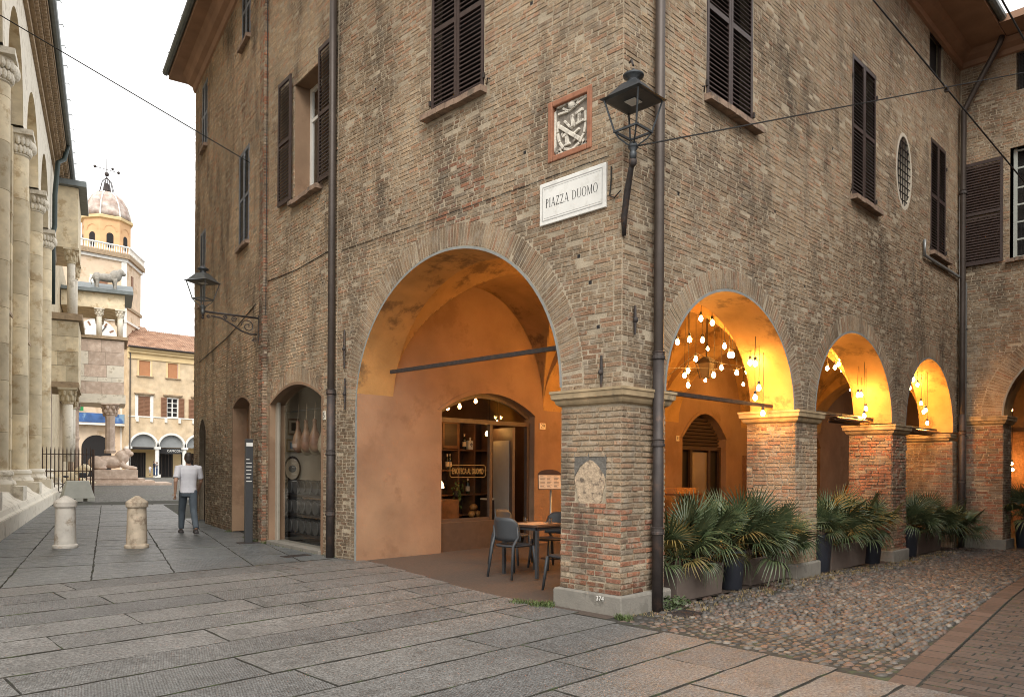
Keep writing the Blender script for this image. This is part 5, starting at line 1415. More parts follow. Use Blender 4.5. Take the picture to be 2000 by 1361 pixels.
mb = MB(); vs_ = [(u, y0, z) for u, z in p] + [(u, y0, z) for u, z in q]; mb.add(vs_, [(i, i + 1, n + i + 1, n + i) for i in range(n - 1)]); mb.add([(u, y0, z) for u, z in q] + [(u, y1, z) for u, z in q], [(i, i + 1, n + i + 1, n + i) for i in range(n - 1)]); mb.build('arched_head', FRAME, t)
mb = MB(); mb.add([(1.79, .165, .70), (3.0, .165, .70), (3.0, .165, 2.42), (1.79, .165, 2.42)], [(0, 1, 2, 3)]); mb.build('pane', GLASS, t)
mb = MB(); fan = [(1.80, .165, 2.5), (4.01, .165, 2.5)] + [(u, .165, z) for u, z in q[::-1]]; mb.add(fan, [tuple(range(len(fan)))]); mb.build('pane', GLASS, t)
mb = MB(); mb.cbox((3.80, .62, 1.3), (.06, .9, 2.2), rz=-.25); dl = mb.build('open_door_leaf', FRAME, t)
mb = MB(); mb.cbox((3.755, .60, 1.3), (.012, .62, 1.7), rz=-.25); mb.build('grey_panel', GREYPANEL, dl)
t = thing('neon_sign', 'amber shop sign ENOTECA AL DUOMO on the wine shop glass', 'sign', (2.47, BY + .14, 1.55))
o = place('lettering', text_mesh('lettering', 'ENOTECA AL DUOMO', .15, NEON, .002, .50), t); o.rotation_euler = (pi / 2, 0, 0); o.location = (0, 0, -.005)
mb = MB(); mb.tube([(-.40, 0, .11), (.40, 0, .11), (.43, 0, .08), (.43, 0, -.08), (.40, 0, -.11), (-.40, 0, -.11), (-.43, 0, -.08), (-.43, 0, .08), (-.40, 0, .11)], .005, 5); mb.build('border_tube', NEON, t)
mb = MB(); x0, x1, ya, yb = 1.2, 5.6, BY + .3, BY + 2.6
mb.add([(x0, ya, .1), (x1, ya, .1), (x1, yb, .1), (x0, yb, .1), (x0, ya, 3.3), (x1, ya, 3.3), (x1, yb, 3.3), (x0, yb, 3.3)], [(0, 1, 2, 3), (4, 7, 6, 5), (3, 2, 6, 7), (0, 3, 7, 4), (1, 5, 6, 2)])
room = mb.build('shop_room', simple('brown_shop_plaster', (.17, .09, .045), .9, .2, 3, .2, 20), pal, label='warm dim room of the wine shop')  # room walls in one even dark brown
# cabinet along the back of the room
cab = thing('wine_cabinet', 'tall brown wooden wine cabinet inside the wine shop', 'cabinet', (3.55, BY + 1.55, .12))
def cb(nm, a, b, c_, d_, e_, f_, mat=WOOD): mb = MB(); mb.box(a, b, c_, d_, e_, f_); return mb.build(nm, mat, cab, bevel=.004)
cb('back', -1.2, .95, .36, .40, 0, 2.5, DARKWOOD)
for x in (-1.2, -.56, -.08, .36, .9): cb('upright', x - .022, x + .022, 0, .359, 0, 2.5)
for z in (0.0, .5, .92, 1.42, 1.84, 2.46): cb('shelf', -1.18, .88, .02, .355, z, z + .03)
for (a, b, z0_, z1_) in ((-.54, -.10, 1.88, 2.44), (-.54, -.1, .04, .49), (-1.17, -.58, .04, .49)):
    d_ = cb('cabinet_door', a, b, -.03, -.005, z0_, z1_); mb = MB(); mb.box(a + .06, b - .06, -.034, -.031, z0_ + .06, z1_ - .06); mb.build('door_glass', DARKWOOD, d_)
def bottle_mesh(nm, r, h, mat, neck=.35):
    mb = MB(); mb.lathe([(r * .9, 0), (r, .008), (r, h * (.62)), (r * .8, h * .70), (r * .36, h * .78), (r * .33, h * .97), (r * .42, h * .975), (r * .40, h)], n=14); return mb.mesh(nm, mat, True)
GREENG = simple('dark_bottle_glass', (.012, .018, .012), .12, .1, 5, 0); WHITEG = simple('white_ceramic', (.62, .60, .54), .35, .1, 5, 0); AMB = simple('amber_flask', (.30, .14, .04), .2, .2, 5, 0)
BOT = bottle_mesh('glass', .04, .32, GREENG); BOTB = bottle_mesh('glass', .045, .36, GREENG)
def bottle(lab, x, y_, z, big=False, lm=MENU):
    t = thing('wine_bottle', lab, 'bottle', (x, y_, z)); place('glass', BOTB if big else BOT, t)
    r = .0465 if big else .0415; mb = MB(); mb.lathe([(r, .06), (r, .16)], n=14); mb.build('bottle_label', lm, t); mb = MB(); mb.lathe([(.017, .27), (.017, .325)], n=10); mb.build('foil', lm, t); return t
yb_ = BY + 1.62
bottle('dark wine bottle left of a taller one on the middle cabinet shelf', 3.22, yb_, 1.57); bottle('taller dark wine bottle on the middle cabinet shelf', 3.34, yb_ + .06, 1.57, True)
bottle('big dark bottle standing low behind the shop lettering', 3.78, yb_, 1.07, True); bottle('small dark bottle beside the white square flask', 3.68, yb_, 1.99)
bottle('flask-like bottle at the left end of the top cabinet shelf', 2.97, yb_, 1.99, False, AMB)
t = thing('white_flask', 'white square ceramic flask with a grape emblem in the wine shop', 'flask', (3.84, yb_, 1.99)); mb = MB(); mb.box(-.075, .075, -.04, .04, 0, .19); mb.build('body', WHITEG, t, bevel=.012)
mb = MB(); mb.lathe([(.022, .19), (.022, .24), (.027, .241), (.027, .255)], n=12); mb.build('neck', WHITEG, t); mb = MB()
for a, b in ((0, .07), (-.016, .09), (.016, .09), (-.028, .11), (0, .112), (.028, .11), (0, .13)): mb.ell((a, -.041, b), (.011, .004, .012), 8, 6)
mb.build('grape_emblem', DARKWOOD, t)
t = thing('white_jar', 'white lidded jar on the middle shelf of the wine shop', 'jar', (2.98, yb_ - .02, 1.57)); mb = MB(); mb.lathe([(.06, 0), (.065, .01), (.065, .17), (.055, .19)], n=18); mb.build('body', WHITEG, t, smooth=True); mb = MB(); mb.lathe([(.06, .19), (.06, .21), (.02, .23)], n=18); mb.build('lid', WHITEG, t)
t = thing('table_lamp', 'small glowing table lamp at the left of the wine shop window', 'lamp', (2.47, BY + .95, 1.02))
mb = MB(); mb.lathe([(.001, .2), (.085, .20), (.09, .22), (.07, .30), (.035, .35), (.001, .355)], n=18); mb.build('shade', SHADE, t, smooth=True); mb = MB(); mb.lathe([(.07, 0), (.07, .012), (.012, .02), (.012, .17)], n=14); mb.build('stand', IRON, t)
mb = MB(); mb.box(-.45, .22, -.22, .22, .0, .88); tag(mb.build('side_counter', WOOD, loc=(2.55, BY + .95, .13), bevel=.006), 'low wooden counter under the table lamp', 'counter')
t = thing('trailing_plant', 'trailing green pothos on the wine shop cabinet', 'plant', (3.3, BY + 1.42, 1.09)); mb = MB()
for _ in range(70):
    a = R(0, 6.28); r_ = R(.02, .17); z = R(-.28, .22) if random.random() < .6 else R(-.05, .25); x, y_ = cos(a) * r_, sin(a) * r_ * .5 - .05; s_ = R(.02, .04); t2 = R(0, 6)
    mb.add([(x, y_, z), (x + cos(t2) * s_, y_ - .01, z + sin(t2) * s_), (x + cos(t2 + .6) * s_ * 1.8, y_ - .02, z + sin(t2 + .6) * s_ * 1.8 - .01), (x + cos(t2 + 1.2) * s_, y_ - .01, z + sin(t2 + 1.2) * s_)], [(0, 1, 2, 3)])
mb.build('leaves', simple('pothos_leaf', (.05, .10, .03), .4, .4, 20, 0), t); mb = MB(); mb.lathe([(.06, -.06), (.08, .06), (.075, .06)], n=14); mb.build('pot', IRON, t)
for k, (x, z, s_) in enumerate(((3.80, .66, .085), (3.74, .66, .08), (3.93, .66, .09), (3.84, .80, .085))):
    t = thing('gourd', ['left', 'near', 'right', 'uppermost'][k] + ' gourd in the little pile on the lowest wine shop shelf', 'gourd', (x, BY + 1.5 - .06 * (k == 1), z)); mb = MB()
    n = 18; rg = []
    for zz, rr in ((-.8, .3), (-.6, .75), (-.2, 1), (.2, .98), (.6, .7), (.8, .25)): rg.append([(cos(a) * rr * s_ * (1 + .07 * cos(9 * a)), sin(a) * rr * s_ * (1 + .07 * cos(9 * a)), zz * s_) for a in [2 * pi * i / n for i in range(n)]])
    mb.loft(rg); mb.build('fruit', simple('gourd_skin', (.40, .20, .06), .5, .3, 14, .1, 30) if 'gourd_skin' not in bpy.data.materials else bpy.data.materials['gourd_skin'], t, smooth=True); mb = MB(); mb.tube([(0, 0, .8 * s_), (.01, 0, s_ * 1.1)], .008, 5); mb.build('stalk', PET, t)
t = thing('glass_tray', 'row of upturned glasses on the lit counter of the wine shop', 'glassware', (4.0, BY + 1.0, 1.0)); mb = MB(); mb.box(-.3, .4, -.15, .15, -.03, 0); mb.build('tray', simple('pale_counter', (.6, .5, .35), .4, .05, 5, 0), t)
for k in range(5): mb = MB(); mb.lathe([(.03, 0), (.028, .1), (.024, .1)], n=12, cx=-.22 + k * .08); mb.build('tumbler', GLASS, t, smooth=True)
mb = MB(); mb.box(-.3, .4, -.15, .15, .12, .97); tag(mb.build('bar_counter', DARKWOOD, loc=(4.0, BY + 1.0, 0), bevel=.01), 'dark bar counter inside the wine shop', 'counter')
BGD = MB(); BGD.lathe([(.004, -.06), (.02, -.052), (.032, -.03), (.033, -.01), (.02, .02), (.014, .04)], n=10); BGDm = BGD.mesh('globe', BULBDIM, True)
for k, (x, y_, z) in enumerate(((3.55, BY + .8, 2.30), (3.66, BY + .85, 2.40), (2.45, BY + .7, 2.74), (2.58, BY + .75, 2.84), (2.70, BY + .65, 2.78), (3.2, BY + .75, 2.92), (3.0, BY + 2.0, 2.7), (4.6, BY + 1.6, 2.6))):  # the topmost bulbs stand in for presumed reflections in the glass
    t = thing('shop_bulb', 'glowing bulb inside the wine shop, the topmost standing in for reflections', 'light bulb', (x, y_, z), group='bulbs inside the wine shop'); place('globe', BGDm, t); place('socket', BS, t); mb = MB(); mb.tube([(0, 0, .1), (0, 0, 3.29 - z)], .004, 5); mb.build('cord', WIRE, t)

# ------------------------------------------------------------ arcade doors further along
for k, d in enumerate(DOORS):
    t = thing('arcade_door', ['dark glazed arcade door with a louvred arched head', 'dark glazed doorway deep in the arcade behind the second pier'][k], 'door', ((d[0] + d[1]) / 2, BY, 0)); w = (d[1] - d[0]) / 2
    mb = MB(); mb.box(-w - .2, w + .2, .27, .30, 0, 3.2); mb.build('backing', SHUTIN, t)
    mb = MB(); mb.box(-w, w, .15, .22, 2.1, 2.2); mb.build('transom', DARKWOOD, t)
    for x in (-w + .04, -w * .38, w * .45, w - .04): mb = MB(); mb.box(x - .05, x + .05, .15, .22, .0, 2.099); mb.build('stile', DARKWOOD, t)
    mb = MB(); mb.box(-w * .33, w * .40, .20, .21, .1, 2.05); mb.build('glazed_leaf', simple('curtained_glass', (.20, .16, .10), .2, .1, 2, 0) if k == 0 else DARKWOOD, t)
    for j in range(8): mb = MB(); mb.cbox((0, .22, 2.26 + j * .09), (2 * w * (1 - max(0, j - 1.5) ** 2 * .016), .02, .06), rx=.5); mb.build('louvre', FRAME, t)
mb = MB(); mb.box(0, .72, -.015, .01, 0, 1.0); tag(mb.build('brick_niche', simple('exposed_old_brick', (.15, .08, .05), .9, .4, 16, 1, 30, bdist=.02), loc=(12.35, BY, 1.0)), 'patch of exposed dark brick in the orange arcade wall', 'wall patch')
t = thing('side_table', 'pale wooden serving table inside the first arcade bay', 'table', (8.2, 4.5, gz(8, 4.5)))
mb = MB(); mb.box(-.5, .5, -.3, .3, .90, .94); mb.build('top', WOOD, t)
for sx in (-1, 1):
    for sy in (-1, 1): mb = MB(); mb.box(sx * .46 - .02, sx * .46 + .02, sy * .26 - .02, sy * .26 + .02, 0, .9); mb.build('leg', WOOD, t)
mb = MB(); mb.box(-.4, .4, -.2, .2, .0, .03); mb.box(-.4, .4, -.2, -.18, .03, .12); mb.box(-.4, .4, .18, .2, .03, .12); mb.box(-.4, -.38, -.179, .179, .03, .12); mb.box(.38, .4, -.179, .179, .03, .12); tag(mb.build('wooden_tray', simple('orange_tray_wood', (.42, .22, .08), .6, .2, 8, .1, 30), loc=(8.2, 4.5, gz(8, 4.5) + .942)), 'orange wooden tray on the serving table in the arcade', 'tray')

# ------------------------------------------------------------ ham shop window
t = thing('ham_shop_window', 'arched shop window with hams and vinegar barrels left of the downpipe', 'shop window', (0, 0, 0))
mb = MB()
for a, b in ((SHOP2[0], SHOP2[0] + .05), (SHOP2[1] - .10, SHOP2[1])): bar(mb, F2, a, b, .2, 2.85, -.16, -.10)
mb.build('frame', simple('pale_window_frame', (.36, .32, .26), .6, .1, 8, .1, 30), t)
mb = MB(); bar(mb, F2, SHOP2[0] - .02, SHOP2[1] + .02, .10, .20, -.3, .06); mb.build('sill', CONC, t, bevel=.01)
mb = MB(); g_ = [(SHOP2[0], .2), (SHOP2[1], .2)] + seg_pts(SHOP2[0], SHOP2[1], SHOP2[3], SHOP2[4])[::-1]; mb.add([F2(u, z, -.13) for u, z in g_], [tuple(range(len(g_)))]); mb.build('pane', GLASS, t)
mb = MB(); d0, d1 = -.31, -2.2; u0, u1 = .3, 3.35
V8 = [F2(u, z, d) for z in (.12, 3.25) for u, d in ((u0, d0), (u1, d0), (u1, d1), (u0, d1))]
mb.add(V8, [(0, 1, 2, 3), (4, 7, 6, 5), (1, 5, 6, 2), (3, 2, 6, 7), (0, 3, 7, 4)]); mb.build('shop_room', CREAM, pal, label='cream room of the ham shop')
FS = frame(F2(u1 - .012, 0, 0), tuple(-F2.N), tuple(-D2))   # inside face of the end wall; u = depth into the room
def picture(lab, u, z, w, h, wood, matc, ovl=False):
    t = thing('framed_picture', lab, 'picture', FS(u, z, .02)); b = Vector(FS(u, z, .02)); mb = MB()
    if ovl:
        n = 28; e1 = [(w / 2 * cos(2 * pi * i / n), h / 2 * sin(2 * pi * i / n)) for i in range(n)]; e2 = [(a * .82, b_ * .82) for a, b_ in e1]
        vs_ = [tuple(Vector(FS(u + a, z + c_, .03)) - b) for a, c_ in e1] + [tuple(Vector(FS(u + a, z + c_, .03)) - b) for a, c_ in e2]; mb.add(vs_, [(i, (i + 1) % n, n + (i + 1) % n, n + i) for i in range(n)]); mb.build('frame', wood, t)
        mb = MB(); mb.add([tuple(Vector(FS(u + a, z + c_, .026)) - b) for a, c_ in e2], [tuple(range(n))]); mb.build('print', MENU, t)
        mb = MB(); mb.add([tuple(Vector(FS(u + a * .45, z + c_ * .28, .028)) - b) for a, c_ in e1], [tuple(range(n))]); mb.build('drawing', simple('faded_ink', (.2, .18, .15), .8, .5, 40, 0), t); return
    def rb(a, c_, e_, f_, d_): mb.add([tuple(Vector(FS(u + p, z + q, d_)) - b) for p, q in ((a, e_), (c_, e_), (c_, f_), (a, f_))], [(0, 1, 2, 3)])
    rb(-w / 2, w / 2, -h / 2, h / 2, .02); mb.build('frame', wood, t); mb = MB(); rb(-w * .38, w * .38, -h * .38, h * .38, .024); mb.build('mount', MENU, t); mb = MB(); rb(-w * .2, w * .2, -h * .24, h * .24, .027); mb.build('print', matc, t)
picture('square framed portrait highest on the ham shop wall', .66, 2.42, .24, .34, WOOD, DARKWOOD); picture('gilt framed landscape in the middle of the ham shop wall', .64, 2.04, .26, .26, simple('gilt', (.25, .17, .06), .5, .3, 20, .2, 50), simple('print_blue', (.18, .27, .34), .7, .3, 14, 0)); picture('oval framed drawing low on the ham shop wall', .64, 1.57, .36, .52, DARKWOOD, None, True)
t = thing('ham_rail', 'steel rail hung with hooks inside the ham shop', 'rail', F2(2.3, 2.70, -.5)); b = Vector(F2(2.3, 2.70, -.5)); mb = MB(); mb.tube([tuple(Vector(F2(1.4, 2.70, -.5)) - b), tuple(Vector(F2(3.3, 2.70, -.5)) - b)], .018, 8); mb.build('bar', ZINC, t)
HAM = simple('cured_ham_skin', (.17, .075, .045), .5, .4, 8, .4, 40, col2=(.28, .17, .10)); HAMT = simple('tallow_coated_ham', (.30, .245, .17), .6, .3, 12, .6, 30)
for k in range(6):
    u = 1.62 + k * .19; dd = -.5 + (.05 if k % 2 else -.04); zz = 2.10 + (.05 if k % 2 else 0)
    tt = thing('ham', ['cured ham at the right end of the rail', 'second cured ham from the right on the rail', 'third cured ham from the right on the rail', 'fourth cured ham from the right on the rail', 'fifth cured ham from the right on the rail', 'reddish cured ham at the left end of the rail'][k], 'ham', F2(u, zz, dd), group='hams hanging from the rail')
    mb = MB(); rg = []
    for z, r_ in ((-.27, .02), (-.25, .08), (-.18, .125), (-.08, .135), (.04, .105), (.14, .062), (.22, .042), (.29, .038), (.33, .046), (.36, .02)): rg.append([(cos(a) * r_, sin(a) * r_ * .7 + z * .08, z) for a in [2 * pi * i / 14 for i in range(14)]])
    mb.loft(rg); mb.build('leg_of_ham', HAM if k in (1, 3, 5) else HAMT, tt, smooth=True); mb = MB(); mb.tube([(0, .03, .34), (0, .02, .5), (0, 0, .66)], .006, 5); mb.build('string', MENU, tt)
rk = thing('barrel_rack', 'dark rack holding three tiers of small vinegar barrels in the ham shop', 'rack', F2(2.5, .2, -.55), A2)
for z in (.12, .50, .87): mb = MB(); mb.box(-.95, .85, -.3, .05, z - .04, z); mb.build('shelf', DARKWOOD, rk)
for x in (-.93, .83): mb = MB(); mb.box(x - .025, x + .025, -.3, .08, 0, 1.15); mb.build('post', DARKWOOD, rk)
bmesh_b = MB(); bmesh_b.lathe([(.10, -.24), (.115, -.238), (.125, -.16), (.143, 0), (.125, .16), (.115, .238), (.10, .24)], n=18); ROTB = Matrix.Rotation(pi / 2, 3, 'X'); bmesh_b.v = [tuple(ROTB @ Vector(p)) for p in bmesh_b.v]; BARm = bmesh_b.mesh('staves', simple('black_barrel_oak', (.02, .016, .014), .85, .3, 12, .2, 40), True)
hp = MB()
for zz in (-.232, .232, -.15, .15): hp.lathe([(.126 if abs(zz) < .2 else .118, zz - .012), (.13 if abs(zz) < .2 else .121, zz - .012), (.13 if abs(zz) < .2 else .121, zz + .012), (.126 if abs(zz) < .2 else .118, zz + .012)], n=18)
hp.v = [tuple(ROTB @ Vector(p)) for p in hp.v]; HOOPm = hp.mesh('hoop', simple('steel_hoop', (.06, .06, .06), .6, .2, 9, 0, metal=.4), True)
for row in range(3):
    for k in range(6):
        x = -.8 + k * .30; tt = thing('vinegar_barrel', ['small dark vinegar barrel on the bottom tier of the rack', 'small dark vinegar barrel on the middle tier of the rack', 'small dark vinegar barrel on the top tier of the rack'][row], 'barrel', F2(2.5 + x, .2 + .12 + row * .375 + .145, -.55 - .1), A2, group='vinegar barrels, tier %s' % ['bottom', 'middle', 'top'][row]); place('staves', BARm, tt); place('hoop', HOOPm, tt)
sb = thing('shop_bulb', 'small warm bulb glowing behind the barrel rack', 'light bulb', F2(2.5, .78, -.9)); place('globe', BGDm, sb); place('socket', BS, sb)
mb = MB(); mb.add([F2(1.0, 3.2, -2.19), F2(2.6, 3.2, -2.19), F2(2.6, .2, -2.19), F2(1.0, .2, -2.19)], [(0, 1, 2, 3)]); tag(mb.build('shop_curtain', DARKWOOD), 'dark wooden partition behind the hanging hams', 'partition')

# ------------------------------------------------------------ totem, bollards
t = thing('info_totem', 'slim dark grey information totem beside the far doorway', 'sign post', (.03, 8.9, .12), radians(-12))
mb = MB(); mb.box(-.07, .07, -.05, .05, 0, 2.02); mb.build('panel', simple('totem_grey', (.04, .041, .043), .4, .15, 6, .05, 40), t, bevel=.006); mb = MB(); mb.box(-.2, .2, -.14, .14, -.0, .03); mb.build('foot', IRON, t)
mb = MB(); mb.box(-.06, .06, -.053, -.0505, 1.88, 1.95)
for k in range(7): mb.box(-.06, R(0, .05), -.053, -.0505, 1.2 + k * .07, 1.215 + k * .07)
mb.build('printed_text', WHITE, t)
BOL = simple('veined_white_stone', (.66, .62, .55), .8, .2, 5, .35, 50, spots=(.36, .28, .2), spot_scale=4); BOL2 = simple('stained_tan_stone', (.54, .45, .34), .85, .3, 5, .4, 50, spots=(.22, .16, .11), spot_scale=3)
for lab, x, y_, mat in (('white stone bollard with a brown vein, left of the pair', -2.77, 10.22, BOL), ('stained tan stone bollard, right of the pair', -1.83, 9.42, BOL2)):
    t = thing('stone_bollard', lab, 'bollard', (x, y_, gz(x, y_))); mb = MB(); mb.lathe([(.20, 0), (.205, .03), (.20, .055), (.175, .07), (.155, .72), (.16, .73)], n=32); mb.build('shaft', mat, t, angle=20)
    mb = MB(); mb.lathe([(.178, .731), (.185, .745), (.185, .82), (.170, .838), (.168, .842), (.03, .935), (.005, .937)], n=32); mb.build('cap', mat, t, angle=18)

# ------------------------------------------------------------ church flank on the left
LIME = simple('honey_limestone', (.66, .56, .39), .85, .2, 2.5, .35, 30, rand=.22, spots=(.44, .32, .18), spot_scale=1.6)
LIMEP = simple('pale_limestone', (.72, .66, .55), .85, .15, 2, .25, 30, spots=(.42, .36, .27), spot_scale=2)
LIMEB = simple('stone_joint_core', (.22, .19, .14), .9, .2, 4, .3, 30)
CORN = simple('brown_corbel_stone', (.36, .265, .17), .9, .3, 5, .5, 20)
PINK = simple('pink_veined_marble', (.50, .385, .305), .7, .2, 3, .25, 25, rand=.15, spots=(.60, .50, .42), spot_scale=3)
church = thing('church', 'long limestone church flank with tall half columns along the street', 'church', tuple(C0), CH)   # local x along the street, -y out into the street
mb = MB(); mb.prism([(-9, .0, -.1), (-9, .0, .38), (-9, .06, .42), (-9, .10, .52), (-9, .22, .60), (-9, .30, .64), (-9, .42, .78), (-9, .6, .80), (-9, 2, .80), (-9, 2, -.1)], (37.4, 0, 0)); pl = mb.build('plinth', LIMEP, church)
for k in range(24): mb = MB(); mb.box(-8.9 + k * 1.5, -8.9 + k * 1.5 + 1.49, -.012, .05, .0, .36); mb.build('plinth_block', LIMEP, pl)
mb = MB(); mb.box(-9, 66, 1.35, 3, .7, 17.3); mb.build('wall', LIME, church)
COLU = [-4.6, 1.0, 6.6, 12.1, 18.3, 24.0]
drum_me = {}
for i, u in enumerate(COLU):
    mb = MB(); mb.box(u - .78, u + .78, .95, 1.36, .8, 16.2); pi_ = mb.build('pilaster', LIMEB, church)
    # pilaster blocks
    z = .82
    while z < 12.3:
        h = min(R(.55, 1.3), 12.35 - z)
        for s_ in (-1, 1):
            mb = MB(); mb.box(min(s_ * .30, s_ * .80), max(s_ * .30, s_ * .80), .90, 1.0, 0, h - .012); o = mb.build('stone_block', LIME, pi_, loc=(u, R(-.006, .006), z))
        z += h
    mb = MB(); mb.tube([(u, .84, .8), (u, .84, 12)], .325, 20); co = mb.build('half_column', LIMEB, church)
    z = 1.35
    while z < 11.55:
        h = min(R(.9, 1.9), 11.6 - z)
        if 11.6 - z - h < .3: h = 11.6 - z
        mb = MB(); mb.lathe([(.335, 0), (.342, .008), (.342, h - .016), (.335, h - .008)], n=24); mb.build('drum', LIME, co, loc=(u, .84, z), angle=40); z += h
    mb = MB(); mb.box(u - .55, u + .55, .12, 1.2, .55, .92); mb.lathe([(.50, .92), (.53, .98), (.50, 1.06), (.44, 1.10), (.42, 1.18), (.47, 1.22), (.46, 1.30), (.40, 1.35)], u, .84, 24); mb.build('column_base', LIMEP, co, angle=40)
    # capital: bell, leaves, abacus
    mb = MB(); mb.lathe([(.335, 11.6), (.375, 11.63), (.34, 11.67), (.35, 11.9), (.43, 12.25)], u, .84, 16); mb.box(u - .5, u + .5, .36, 1.2, 12.25, 12.42)
    for k in range(11):
        a = pi + pi * k / 10
        for zz, rr in ((11.75, .37), (12.0, .42)): mb.ell((u + cos(a + (zz > 11.9) * .15) * rr, .84 + sin(a + (zz > 11.9) * .15) * rr, zz + .05), (.075, .075, .14), 8, 6)
    mb.ell((u + .1, .42, 12.0), (.2, .14, .22), 10, 8)
    mb.build('capital', LIMEP, co, smooth=False)
# blind arches over the columns and the wall above
mb = MB(); outer = [(COLU[0] - 3, 12.4)]
for i in range(len(COLU) - 1):
    a, b = COLU[i] + .62, COLU[i + 1] - .62; outer += arch_pts((a + b) / 2, (b - a) / 2, 12.45, 2.5, 20)
outer += [(30, 12.4), (30, 16.3), (COLU[0] - 3, 16.3)]
FCH = lambda u, z, d=0: (u, .62 - d, z)
mb.poly([(u, .62, z) for u, z in outer]); mb.build('upper_wall', LIMEP, church)
for i in range(len(COLU) - 1):
    a, b = COLU[i] + .62, COLU[i + 1] - .62; p = arch_pts((a + b) / 2, (b - a) / 2, 12.45, 2.5, 20); n = len(p); mb = MB()
    mb.add([(u, .62, z) for u, z in p] + [(u, 1.36, z) for u, z in p], [(k, k + 1, n + k + 1, n + k) for k in range(n - 1)]); mb.build('arch_soffit', LIME, church)
    # little gallery openings under each arch
    for k in range(3):
        uc = a + (b - a) * (k + .5) / 3; g = MB(); q = arch_pts(uc, .42, 11.4, .42, 10); g.add([(u, 1.33, z) for u, z in [(uc - .42, 10.0)] + q + [(uc + .42, 10.0)]], [tuple(range(len(q) + 2))]); g.build('gallery_opening', SHUTIN, church)
        g = MB(); g.tube([(uc + .55, 1.25, 9.9), (uc + .55, 1.25, 11.3)], .09, 8); g.build('gallery_column', LIMEP, church)
    g = MB(); g.box(a, b, 1.0, 1.36, 9.55, 9.85); g.build('string_course', CORN, church)
    g = MB(); g.prism([(a + 1.2, 1.36, 6.4), (a + 1.2, .75, 6.0), (a + 1.2, .75, 6.1), (a + 1.2, 1.36, 6.55)], (b - a - 2.4, 0, 0)); g.build('window_hood', CORN, church)
for k, (y_, z0_, z1_) in enumerate(((.50, 16.3, 16.55), (.36, 16.552, 16.8), (.20, 16.802, 17.0), (.02, 17.002, 17.2))):
    mb = MB(); mb.box(-9, 34, y_, 3, z0_, z1_); mb.build('cornice_band', CORN, church)
mb = MB()
for k in range(170):
    u = -8.9 + k * .25; mb.box(u, u + .12, .24, .36, 16.62, 16.76); mb.box(u, u + .12, .06, .2, 16.85, 16.98)
mb.build('dentils', CORN, church, kind='stuff')
mb = MB(); mb.tube([(-9, -.08, 17.32), (34, -.08, 17.32)], .15, 10)
gu = mb.build('gutter', GUTTER, church)
for k in range(26): mb = MB(); mb.tube([(-8 + k * 1.6, -.1, 17.45), (-8 + k * 1.6, -.32, 17.5), (-8 + k * 1.6, -.36, 17.42)], .02, 5); mb.build('gutter_hook', GUTTER, gu)
mb = MB(); mb.prism([(-9, -.1, 17.21), (-9, 3, 18.6), (-9, 3, 18.4), (-9, .2, 17.21)], (43, 0, 0)); mb.build('roof', GUTTER, church)
t = thing('church_downpipe', 'dark green downpipe bending down the church wall', 'downpipe', tuple(C0 + DC * 25.6), CH)
mb = MB(); mb.tube([(0, -.05, 17.2), (0, .1, 16.5), (-.3, .35, 16.2), (-.6, .45, 14.5), (-.6, .45, 13.0), (-.9, .5, 12.6), (-.9, .5, 9.2)], .11, 10); mb.build('pipe', simple('green_black_pipe', (.035, .05, .045), .5, .2, 5, 0, metal=.3), t, smooth=True)

